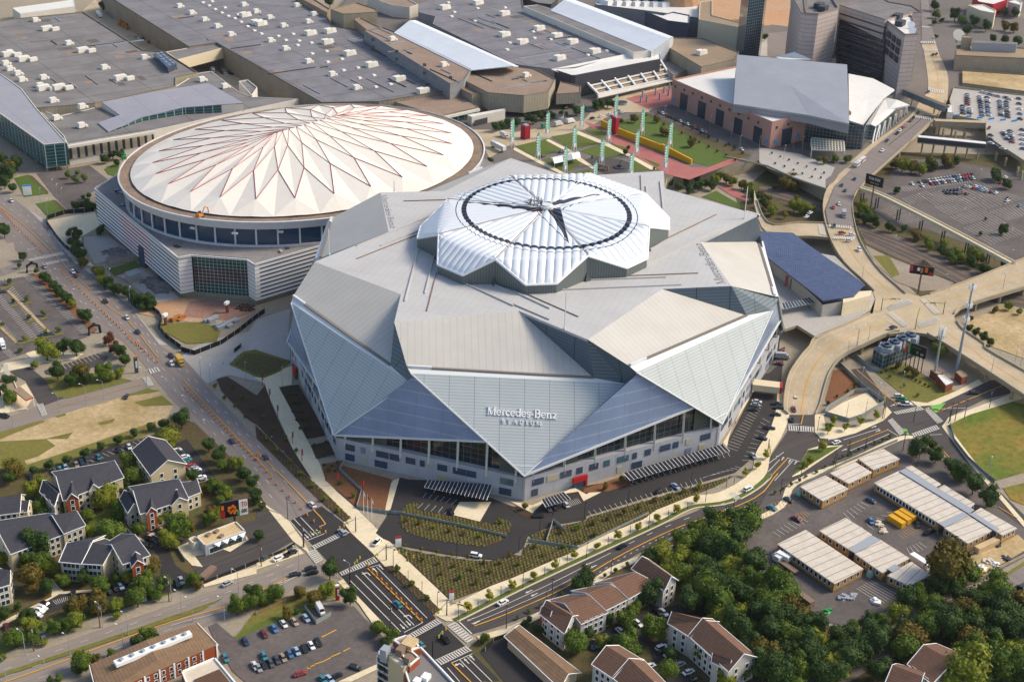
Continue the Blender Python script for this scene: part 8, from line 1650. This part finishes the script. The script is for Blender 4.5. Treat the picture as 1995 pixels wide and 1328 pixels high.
CP = {k: car_proto(k) for k in 'supvTBLC'}
CCOL = {'w':('white',(.75,.75,.74)),'k':('black',(.015,.016,.018)),'g':('silver grey',(.35,.36,.37)),'d':('dark grey',(.07,.075,.08)),'r':('red',(.35,.02,.02)),'b':('blue',(.06,.16,.36)),'t':('teal',(.04,.22,.26)),'m':('maroon',(.16,.02,.03)),'y':('yellow',(.75,.45,.04)),'n':('navy blue',(.02,.04,.10)),'l':('light blue',(.35,.48,.62)),'e':('tan',(.35,.27,.19)),'G':('green',(.03,.22,.10))}
KN = {'s':'car','u':'sport utility car','p':'pickup','v':'van','T':'box truck','B':'articulated bus','L':'trailer','C':'flatbed truck'}
NCAR = [0]; CARS = []
def cars(s, where, group, z=0.0, order='x'):
    "marks: x,y,colour kind,dx,dy"
    o, L = (0,0), []; d0 = (10, 10)
    for t in s.split():
        if t in OFF: o = OFF[t]
        elif t[0] == '>': d0 = tuple(float(v) for v in t[1:].split(','))
        else: a, b, k = t.split(','); L.append((o[0]+float(a)/3.794, o[1]+float(b)/3.794, k, d0))
    L.sort(key=lambda q: q[0] if order == 'x' else q[1]); cnt, tot = {}, {}
    for q in L: tot[q[2]] = tot.get(q[2], 0)+1
    for x, y, k, d in L:
        p = U(x, y, z+.6); q = U(x+d[0]*.3, y+d[1]*.3, z+.6)-p; cnt[k] = cnt.get(k, 0)+1; nm, col = CCOL[k[0]]; kd = k[1] if len(k) > 1 else 's'
        lb = '%s %s %s' % (nm, KN[kd], where) if tot[k] == 1 else '%s %s, %s %s, %s' % (nm, KN[kd], ORD[cnt[k]-1], 'from the left' if order == 'x' else 'from the top', where)
        j = trn.uniform(.8, 1.2); o_ = dup(CP[kd], (p.x, p.y, z+.28), math.atan2(q.y, q.x)+trn.uniform(-.03,.03), lb, group, trn.uniform(.97,1.04), tuple(min(1, c*j) for c in col)); o_['category'] = KN[kd].split()[-1] if kd != 'u' else 'car'; NCAR[0] += 1
        if kd in 'su': CARS.append((-p.length + (0 if x < 1990 and y < 1325 else -9999), o_))
cars('>-10,-10 d1 >40,55 55,975,m 130,935,b 200,900,w 280,885,e 365,858,l >25,45 15,1225,g 50,1200,k 105,1190,d 150,1165,d 195,1150,e 245,1122,b 297,1102,l 355,1082,k 405,1060,w 455,1035,k 55,1138,t 470,800,wv', 'in the bottom car park rows', 'cars in the bottom car park')
cars('d1 >80,-25 320,1268,r >60,20 730,1220,k >40,40 490,1310,t 540,1308,l >60,-30 590,1285,k d0 >25,45 1815,1030,n 1665,1150,t 1885,1210,w', 'at the lower edge of the bottom car park', 'cars in the bottom car park')
cars('d1 >-40,-40 410,20,w 1045,755,t 630,225,gu 1390,1010,kp >-50,-40 1210,1050,t', 'on the resurfaced avenue', 'cars on the avenue')
cars('d1 >80,-15 285,535,k 400,490,k 410,520,k >60,-30 250,380,kp 160,415,w 65,412,d d0 1680,600,g d1 >60,-60 890,295,wp', 'by the street corner left of the avenue', 'cars at the street corner')
cars('c0 >-40,-50 1715,755,n c1 65,872,n >40,50 c0 1265,182,wp 1330,178,yT 1265,125,k b0 540,757,w 562,785,m 570,748,d 780,975,k 938,1095,w 1020,1200,n 85,232,w 330,720,g', 'driving on the upper avenue', 'cars on the avenue')
cars('c0 >60,15 30,570,kp >20,-40 935,425,d >30,50 18,55,wT b0 >80,-10 20,905,d 320,1222,d 370,1218,d', 'at the left edge streets', 'cars at the left edge')
cars('c0 >20,45 955,798,w 880,822,k 730,875,t 645,890,d 605,910,n 565,930,e 485,950,l 445,965,t 405,980,d 230,1028,k', 'parked in the long row behind the grey apartments', 'cars by the grey apartments')
cars('c0 >70,-20 1305,825,w 1320,840,d 1338,853,k 1362,873,w 1378,898,t 1412,940,r 1432,957,l 1450,972,w 1475,992,k 1485,1025,w 1500,1050,g', 'parked beside the cream gabled apartments', 'cars by the cream gable', 0, 'y')
cars('d0 >70,20 1180,215,k 1100,270,k 1090,318,k >30,40 970,585,w 890,622,l 850,637,k 805,657,k >10,50 545,683,k >60,25 340,755,k 312,780,w 293,800,w 275,832,w >20,40 1060,705,l 310,975,g 50,925,m 1310,600,k 1340,580,g', 'parked by the apartments near the lower left street', 'cars in the garden drive')
cars('c1 >-40,-60 1435,1275,k c2 >80,10 1800,465,w 1790,490,g 1775,525,k >70,15 1885,655,k 1840,735,k >40,60 1775,865,g >50,-20 1080,1125,k >40,30 1200,1092,l >-30,-40 390,1225,w 300,1245,k 260,1255,d >70,0 185,1310,k c3 >20,50 115,95,r >80,5 110,140,gT 85,185,m 70,480,k 85,510,k 65,560,k 20,660,k d1 >70,10 1620,395,wu', 'in the stadium car park', 'cars by the stadium')
cars('d2 >70,-35 805,325,k 1550,105,ku c2 1735,1110,wu d1 1820,740,w c3 >60,-20 510,765,w >10,40 205,445,w 195,522,m 180,595,k >60,0 970,425,wu 990,450,Gp 1025,485,wp 1525,400,ku', 'on the lower right roads', 'cars on the lower right roads')
cars('c3 >40,20 155,1190,k 35,1250,t 765,1195,n d3 >40,20 215,125,m >20,40 765,140,b >60,-30 1195,222,kp 1300,285,k >60,-20 1415,348,wp >10,40 1110,165,k >60,-50 100,385,gp', 'in the trailer office yard', 'cars in the trailer yard')
cars('d3 >-60,-40 135,475,wC', 'with a long wooden bed beside the longest trailer office', 'trucks in the trailer yard'); cars('d3 >-60,-30 100,420,wT', 'parked at the left corner of the longest trailer office', 'trucks in the trailer yard')
cars('d2 >20,45 580,1060,k 615,1045,l 655,1020,k 690,1005,d >50,40 795,955,w 860,940,k 920,895,w >50,40 1110,815,w 1065,810,k', 'parked behind the stepped brown apartments', 'cars by the stepped apartments')
cars('d2 >80,-30 1095,1075,wu 1110,1100,k 1155,1125,w 1185,1160,k 1230,1200,g 1295,1255,w 1350,1300,k 1010,1210,w 1530,910,g 1190,1180,d d3 10,1075,g >40,20 1880,640,k', 'parked between the large brown apartments', 'cars by the large brown apartments', 0, 'y')
cars('b3 >-20,40 645,72,n 550,118,d 575,158,d >0,50 530,257,w 487,283,r 565,343,gT 495,415,d >60,0 550,470,r 620,480,w 600,525,w >20,40 680,590,w >60,-30 290,350,w 315,322,w >60,-10 930,1168,k', 'on the long viaduct', 'cars on the viaduct', 8.0, 'y')
row = []
rr_ = random.Random(8)
def rowof(t, x0, y0, x1, y1, n, pal='wwwgdkkrlnb'): return ' '.join([t]+['%.0f,%.0f,%s' % (lerp(x0,x1,i/(n-1)), lerp(y0,y1,i/(n-1)), rr_.choice(pal)) for i in range(n)])
cars('>40,30 '+rowof('b3', 1130, 95, 1510, 40, 18)+' '+rowof('b3', 1215, 108, 1520, 65, 14)+' b3 1070,108,w 1145,122,w', 'in the full rows below the viaduct', 'cars in the railway car park')
cars('>50,-20 '+rowof('b3', 1315, 158, 1415, 150, 5, 'kkdn')+' '+rowof('b3', 1330, 175, 1420, 180, 4, 'kkd')+' '+rowof('b3', 1460, 125, 1690, 175, 8)+' '+rowof('b3', 1510, 118, 1640, 155, 5)+' b3 1445,172,r 1475,182,k 1775,232,w 1780,215,k 1865,268,t 1690,72,w 1720,80,k 1760,60,w 1730,100,r', 'in the middle of the railway car park', 'cars in the railway car park')
for nm, rows in (('in the upper left block of the parking deck', ((1480,700,1480,772,6),(1445,785,1448,838,4),(1495,805,1495,838,3))),('in the middle block of the parking deck', ((1570,715,1590,852,9),(1625,722,1635,852,8))),('in the right block of the parking deck', ((1720,750,1730,852,7),(1768,755,1778,865,7),(1860,730,1870,880,5))),('along the back edge of the parking deck', ((1590,683,1705,712,5),(1760,718,1790,733,3))),('on the lower part of the parking deck', ((1745,980,1775,1030,5),(1795,970,1810,1050,6),(1650,1000,1652,1060,3),(1685,1078,1740,1100,2),(1885,960,1890,1100,5)))):
    cars('>60,15 '+' '.join(rowof('a3', *q) for q in rows), nm, 'cars on the parking deck', 8.1, 'y')
cars('a3 >-40,40 1190,680,d 1175,757,k 1115,833,k 1080,870,k 1060,893,d 980,965,w 960,985,k 1000,945,r 1020,932,g 885,1040,n 850,1115,w 1225,405,k 1250,400,m 1640,945,m', 'on the road past the arena', 'cars on the arena road', 8.3, 'y')
cars('a3 >-40,30 682,1208,wB', 'driving past the arena on the long viaduct', 'buses', 8.3)
cars('a2 >60,-15 388,800,k 585,875,k 650,860,w 715,845,w 805,830,w 770,820,k 335,925,wT 425,905,wT 240,940,GT >60,-20 355,1122,d 220,1155,d '+'>40,40 '+rowof('a2', 1105, 838, 1450, 990, 14, 'wwkdgrkk')+' a2 1600,1065,k 1640,1085,k 1690,1105,w', 'on the street above the park', 'cars above the park', 8.1)
cars('a1 >50,25 1785,1100,wL 1830,1010,wT', 'on the street left of the park', 'trucks left of the park', 8.1)
cars('a0 >25,30 800,95,wL 830,110,wL 860,128,gL 888,148,wL 910,165,wL 1140,288,wL 1165,305,wL 1192,328,wL 735,120,wL 1095,312,rp >50,30 1000,275,g 1030,292,w 1055,285,k 1075,250,g', 'at the upper truck dock', 'trailers at the upper dock')
cars('a0 >25,30 1745,512,wL 1775,532,wL 1805,550,wL 1832,562,wL a1 30,620,wL 60,640,wT >40,40 a0 1575,530,wT 1625,522,k 1650,512,w 1640,540,k 1668,550,w 1690,525,k 1700,545,k 1715,548,d 1680,535,g a1 165,690,g', 'at the lower truck dock', 'trailers at the lower dock')
for k in CP.values(): kill(k)
CARS.sort(key=lambda q: -q[0]); mf = bpy.data.materials.new('far_paint'); mf.use_nodes = True; k_n = NT(mf); at_n = k_n.node('ShaderNodeAttribute'); at_n.attribute_name = 'paint'; k_n.link(at_n.outputs['Color'], k_n.b.inputs['Base Color']); k_n.b.inputs['Roughness'].default_value = .35
far = mass([q[1] for q in CARS[298:]], 'distant_parked_cars', True)
for i, m_ in enumerate(far.data.materials):
    if m_.name.startswith('car_paint'): far.data.materials[i] = mf
# ================================================================ lamps, poles, signals
def lampproto(kind):
    t = bpy.data.objects.new({'c':'street_lamp','b':'path_lamp','w':'utility_pole','s':'street_lamp'}[kind], None); COL.objects.link(t)
    if kind == 'c':
        MB().tube([(0,0,0),(0,0,6.6)], .14, 6, r2=.1).build('pole', 'fence_black', t); MB().tube([(0,0,6.5),(.3,0,7.1),(.9,0,7.2),(1.3,0,6.8)], .08, 5).build('arm', 'fence_black', t); MB().tube([(1.3,0,6.85),(1.3,0,6.5)], .12, 8, r2=.34).build('lamp_head', 'fence_black', t)
    elif kind == 'b': MB().tube([(0,0,0),(0,0,3.6)], .11, 6).build('pole', 'fence_black', t); MB().tube([(0,0,3.6),(0,0,4.2)], .2, 8).build('lamp_head', 'unit_grey', t)
    elif kind == 's': MB().tube([(0,0,0),(0,0,9.2)], .14, 6, r2=.09).build('pole', 'unit_grey', t); MB().tube([(0,0,9.1),(1.2,0,9.5),(2.4,0,9.55)], .07, 5).build('arm', 'unit_grey', t); MB().box((2.6,0), .8, .35, 9.42, 9.6).build('lamp_head', 'lamp_white', t)
    else: MB().tube([(0,0,0),(0,0,10.5)], .2, 6, r2=.13).build('pole', 'bark', t); MB().box((0,0), .2, 2.4, 9.6, 9.8).build('cross_arm', 'bark', t); MB().tube([(.35,0,7.6),(.35,0,8.6)], .28, 8).build('transformer', 'unit_grey', t)
    return t
LPR = {k: lampproto(k) for k in 'cbws'}; POLES = {}
def lamps(kind, s, what, where, group, z=0.0, rz=.6, cat='lamp', sc=1.0):
    P = sorted(px(s), key=lambda q: q[0])
    for i, (x, y) in enumerate(P):
        p = U(x, y, z); o = dup(LPR[kind], p, rz, '%s, %s from the left %s' % (what, ORD[i], where), group, sc*trn.uniform(.95,1.05)); o['category'] = cat; POLES.setdefault(group, []).append(p)
lamps('c', 'd1 1010,470 1335,780 1490,860 d2 70,632 540,412 1000,198 c2 1420,1205 c3 245,1035 490,940 600,860 860,600 1080,610 230,700 370,680', 'black curved-top street lamp', 'on the lower right pavements', 'curved street lamps')
lamps('b', 'd1 1120,570 1222,655 1635,790 1805,690 d2 230,540 397,455 700,318 862,240 1142,125 1285,60 c2 1575,1095 1630,1080 c1 200,890 115,780 460,1160 30,720', 'short black path lamp', 'on the stadium pavements', 'path lamps')
lamps('c', 'd2 40,370 195,205 c2 845,1245 525,1328 d1 1480,405 c2 1310,1100', 'black lamp post', 'in the lower stadium car park', 'car park lamps')
lamps('c', 'd2 240,770 720,545 1620,100 c3 95,1150 500,960 590,870 720,830', 'black lamp post', 'on the south side of the lower right road', 'south side lamps')
lamps('s', 'c0 98,650 440,540 640,480 770,445 1085,350 1245,420 1395,555 1555,740 b0 450,860 590,1015 680,1120 190,590 735,1170', 'tall dark street pole', 'along the avenue and left streets', 'avenue poles', 0, 2.2)
lamps('s', 'd0 45,1320 520,1145 950,985 1345,835 1765,670 190,1130 345,1320 760,920 915,1090 1270,730 1425,885 1660,875 d1 315,495 200,640 690,600', 'grey street lamp with short arm', 'along the lower left street', 'lower left street lamps', 0, 1.9)
lamps('w', 'd0 250,1100 740,925 1250,730 d1 35,475 990,930 345,335 c1 230,1328', 'brown wooden utility pole with transformer', 'along the lower left street', 'utility poles', 0, .3, 'pole')
lamps('w', 'd1 1845,935 d2 285,735 c3 1000,830 1110,945 d3 975,985 560,1170 865,1160 1665,610 c3 1350,610 1385,610 1455,590 1640,510', 'wooden utility pole', 'on the right side', 'right utility poles', 0, .9, 'pole')
lamps('s', 'b0 815,870 965,1010 540,590 425,230 460,260 390,190 350,330 300,250 c1 190,355 c0 1485,290 1555,345 1815,315', 'grey lamp post', 'around the older arena and plaza', 'arena side lamps', 0, 1.0)
lamps('s', 'b3 700,810 745,1270 1345,890 1740,885 1830,710 660,1300 c3 590,135 665,50 1655,250 1870,200 1830,170', 'grey bridge lamp', 'on the ramps and bridges', 'bridge lamps', 7.5, 2.4)
lamps('s', 'b3 1100,290 1400,240 1740,365 1790,560 1440,400 930,610 1560,110 1670,730 c3 690,350 990,385 815,470 720,590 580,610 1630,1030', 'thin grey car park lamp', 'in the right-hand car parks', 'right car park lamps')
lamps('s', 'a2 1280,860 1450,960 1610,1020 1670,1110 1815,1110 1115,880 a3 255,1120 120,1180 190,1100', 'thin grey street lamp', 'on the arena street', 'arena street lamps', ZT)
for k in LPR.values(): kill(k)
def wires(P, hs, label, n=3):
    t = thing('power_line', label, 'power line', P[0])
    for k in range(n):
        pts = []
        for a, b in zip(P[:-1], P[1:]):
            for i in range(8): f = i/8; p = lerp(a, b, f); pts.append(Vector((p.x+k*.5, p.y, hs-k*.3-4*.8*f*(1-f))))
        pts.append(P[-1]+Vector((k*.5, 0, hs-k*.3))); MB().tube(pts, .035, 4).build('wire', 'fence_black', t)
wires(UV('d0 -150,1190 250,1100 740,925 1250,730 d1 35,475 345,335 c1 230,1328'), 10.2, 'overhead power wires along the lower left street'); wires(UV('d3 420,1240 560,1170 975,985 1180,900'), 10.2, 'overhead power wires over the lower right wood')
def signal(s, L, az, label, z=0.0, arms=1):
    x, y = px(s)[0]; p = U(x, y, z); t = thing('traffic_signal', label, 'traffic signal', p, 0)
    MB().tube([p, p+Vector((0,0,7.5))], .22, 6, r2=.15).build('mast', 'fence_black', t)
    for k in range(arms):
        a = az+k*1.57; d = Vector((math.cos(a), math.sin(a), 0)); e = p+Vector((0,0,6.2)); ar = MB().tube([e, e+d*L*.5+Vector((0,0,.5)), e+d*L+Vector((0,0,.6))], .1, 5).build('arm', 'fence_black', t)
        for f in (.45, .7, .95): q = e+d*L*f; m2 = MB(); m2.box((q.x, q.y), .4, .4, q.z-.5, q.z+.7); m2.build('signal_head', 'machine_yellow', ar)
        q = e+d*L*.58; m2 = MB(); m2.box((q.x, q.y), 2.4, .1, q.z+.2, q.z+.8, a); m2.build('street_sign', 'poster_green', ar)
signal('d1 958,428', 13, 3.6, 'black traffic signal mast with long arms by the loop road entrance', 0, 2); signal('d1 733,220', 9, 3.4, 'black traffic signal mast on the stadium corner of the upper crossing'); signal('d1 1405,838', 10, 3.7, 'black traffic signal mast on the pavement corner at the lower crossing', 0, 2); signal('d1 1300,1150', 10, .5, 'traffic signal mast beside the office block'); signal('d1 690,600', 9, .6, 'traffic signal mast by the dark round tree'); signal('d1 350,330', 9, -.4, 'traffic signal mast at the shop corner')
signal('c3 850,590', 13, .7, 'traffic signal mast at the left corner of the right crossroads'); signal('c3 1340,625', 12, 2.4, 'traffic signal mast by the dry field fence'); signal('b3 840,1042', 10, -.5, 'traffic signal mast on the left of the upper deck crossing', 7.5); signal('b3 1298,1070', 11, 2.6, 'traffic signal mast on the right of the upper deck crossing', 7.5); signal('b3 1092,1180', 12, .6, 'traffic signal mast at the lower side of the upper deck crossing', 7.5); signal('c3 1,850', 10, 4.0, 'traffic signal mast where the ramp meets the road')
# ================================================================ barrels, cones, people, flags
BM = MB(); BM.tube([(0,0,0),(0,0,1.05)], .38, 8, r2=.3); BMe = BM.build('traffic_barrel', 'machine_orange', link=False).data
def barrels(s, step, where, group, z=0.0, cap=70):
    for i, (p, d) in enumerate(walk(UV(s, z), step)[:cap]):
        o = bpy.data.objects.new('traffic_barrel', BMe); COL.objects.link(o); o.location = p+Vector((0,0,.3 if z == 0 else .08)); tag(o, 'orange traffic barrel, %s from the top %s' % (ORD[min(i, len(ORD)-1)], where), 'barrel', group)
barrels('b0 0,290 110,420 280,580 330,630', 4.0, 'of the upper line on the avenue', 'upper barrel line'); barrels('b0 430,735 800,1090 1000,1280 1060,1335', 4.0, 'of the second line on the avenue', 'second barrel line'); barrels('c0 950,0 1190,195', 4.5, 'of the short line before the street corner', 'short barrel line'); barrels('c0 1370,370 1560,560 1897,910 c1 0,845', 3.4, 'of the dense line below the street corner', 'dense barrel line'); barrels('c1 0,900 130,1060 280,1200 380,1315 d1 500,225', 5.5, 'of the sparse line above the crossing', 'sparse barrel line'); barrels('d1 820,475 1225,885', 3.6, 'of the line between the two crossings', 'lower barrel line')
pm = bpy.data.meshes.new('person'); vs = [(0,0,.95),(0,0,1.2),(0,0,1.42),(0,0,1.55),(0,0,1.72),(.1,.02,.9),(.11,.12,.5),(.12,.05,.06),(-.1,0,.9),(-.11,-.1,.5),(-.12,-.2,.08),(.2,0,1.4),(.27,.03,1.12),(.28,.14,.88),(-.2,0,1.4),(-.27,-.05,1.12),(-.28,.02,.88),(.12,.2,.03),(-.12,-.08,.03)]
es = [(0,1),(1,2),(2,3),(3,4),(0,5),(5,6),(6,7),(0,8),(8,9),(9,10),(2,11),(11,12),(12,13),(2,14),(14,15),(15,16),(7,17),(10,18)]; pm.from_pydata(vs, es, []); po = bpy.data.objects.new('person', pm); COL.objects.link(po); md = po.modifiers.new('s', 'SKIN')
for i, r in enumerate((.16,.17,.16,.07,.11,.1,.075,.05,.1,.075,.05,.07,.05,.045,.07,.05,.045,.045,.045)): pm.skin_vertices[0].data[i].radius = (r, r*.8)
pm.skin_vertices[0].data[0].use_root = True; po.modifiers.new('d', 'SUBSURF').levels = 1
objcolor('clothing', .8, 0, .2); pe = bpy.data.meshes.new_from_object(po.evaluated_get(bpy.context.evaluated_depsgraph_get())); pe.materials.clear(); pe.materials.append(MATS['clothing']); bpy.data.objects.remove(po)
HM = MB(); HM.tube([(0,0,1.68),(0,0,1.82)], .11, 8, r2=.07); HMe = HM.build('hair', 'bark', link=False).data
for i, (s, col, lb) in enumerate((('d1 973,345',(.5,.5,.52),'in pale clothing by the loop road signal mast'),('d1 985,85',(.05,.1,.2),'in dark blue by the flagpoles'),('d2 268,440',(.03,.03,.04),'in black walking on the broad pavement'),('d2 340,445',(.2,.25,.3),'in grey under a young tree on the broad pavement'),('c1 510,1045',(.02,.02,.03),'in black on the stadium walkway'),('c0 1580,115',(.6,.62,.7),'in white on the plaza near the fence'),('c0 1650,190',(.2,.3,.55),'in blue on the plaza by the planted lawn'),('c0 1608,135',(.5,.5,.5),'in grey on the plaza'),('d1 200,385',(.6,.7,.1),'in a high visibility vest beside the parked cars'),('c2 290,1305',(.02,.02,.03),'in black beside the car park barrier'),('b0 268,312',(.03,.03,.03),'in black on the upper left pavement'),('b0 240,225',(.5,.7,.1),'in a yellow vest by the upper left lawn'),('a2 480,740',(.7,.6,.1),'in yellow on the terrace by the pavilion'),('c2 1640,630',(.02,.02,.02),'in dark clothes on the stadium side pavement'),('d1 880,190',(.3,.25,.2),'in brown at the edge of the plaza corner'))):
    x, y = px(s)[0]; z = ZT+.15 if s[0] == 'a' else .3; p = U(x, y, z); o = bpy.data.objects.new('person', pe); COL.objects.link(o); o.location = p; o.rotation_euler.z = trn.uniform(0, 6.2); o.color = (*col, 1); tag(o, 'person '+lb, 'person', 'pedestrians'); h = bpy.data.objects.new('hair', HMe); COL.objects.link(h); h.parent = o
for i, (s, c) in enumerate((('c1 792,1292','lamp_white'),('c1 822,1320','poster_red'),('d1 852,140','lamp_white'))):
    x, y = px(s)[0]; p = U(x, y, 0); t = thing('flagpole', '%s white flagpole with flag in the dirt bed corner' % ('left','middle','right')[i], 'flagpole', p); MB().tube([p, p+Vector((0,0,11))], .12, 6, r2=.07).build('pole', 'lamp_white', t); m2 = MB(); a = p+Vector((0,0,9.2)); m2.face([a, a+Vector((.5,-.6,-1.2)), a+Vector((.5,-.6,.3)), a+Vector((0,0,1.6))]); m2.build('flag', c, t)
for i, s in enumerate(('c1 42,345','c1 95,455','c1 155,575','c1 265,775','c1 335,905','c1 598,1085','c1 785,1140')):
    x, y = px(s)[0]; p = U(x, y, 0); t = thing('banner_pole', 'red banner pole on the stadium walkway, %s from the top' % ORD[i], 'banner pole', p, 0, 'red banner poles'); MB().tube([p, p+Vector((0,0,6))], .12, 6).build('pole', 'trim_dark', t)
    for k in range(3): m2 = MB(); m2.box((p.x+.4, p.y), .9, .1, 3+k*1.05, 3.8+k*1.05, .5); m2.build('banner', 'red_paint', t)
for i, s in enumerate(('b0 1225,1150','b0 1680,1060')):
    x, y = px(s)[0]; p = U(x, y, 0); t = thing('camera_pylon', 'stubby brick pylon with white head, %s on the demolition ground' % ('left one' if i == 0 else 'right one'), 'pylon', p); MB().box((p.x, p.y), 1.2, 1.2, 0, 5).build('shaft', 'brick_red', t); MB().box((p.x, p.y), 3.2, 1.6, 5, 6.4, .6).build('head', 'lamp_white', t)
for i, s in enumerate(('b0 1560,1125','b0 1660,1160','b0 1700,1140','b0 1310,1108')):
    x, y = px(s)[0]; p = U(x, y, 0); t = thing('pallet_stack', 'stack of building supplies on the demolition ground, %s from the left' % ORD[(1,2,3,0)[i]], 'pallet', p, 0, 'supply stacks'); rn = random.Random(i)
    for k in range(5): m2 = MB(); m2.box((p.x+rn.uniform(-4,4), p.y+rn.uniform(-2,2)), 3.5, 2, 0, rn.uniform(1,2), rn.uniform(0,.5)); m2.build('bundle', 'unit_grey' if i != 3 else 'wood_crate', t)
print('forest', nf, 'cars', NCAR[0], NTREE)
import re as _re
for o in bpy.data.objects:
    if o.get('label') and len(_re.findall(r'[A-Za-z]+', o['label'])) > 16: print('LONG', o.name, o['label'])
tag(WM.build('road_markings_white', 'paint_white'), kind='structure'); tag(YM.build('road_markings_yellow', 'paint_yellow'), kind='structure')
# ---------------------------------------------------------------- thin summer haze
hz = MB(); X0, X1, Y0, Y1, Z0, Z1 = -2600, 4600, -700, 4600, -1.5, 322
hz.prism([(X0,Y0),(X1,Y0),(X1,Y1),(X0,Y1)], Z0, Z1, True, True)
hm = bpy.data.materials.new('haze'); hm.use_nodes = True; n_ = hm.node_tree; n_.nodes.remove(n_.nodes['Principled BSDF']); pv_ = n_.nodes.new('ShaderNodeVolumePrincipled')
pv_.inputs['Color'].default_value = (.86, .9, .97, 1); pv_.inputs['Density'].default_value = .00002; pv_.inputs['Anisotropy'].default_value = .2
n_.links.new(pv_.outputs[0], n_.nodes['Material Output'].inputs['Volume']); MATS['haze'] = hm; tag(hz.build('haze', 'haze'), kind='stuff')
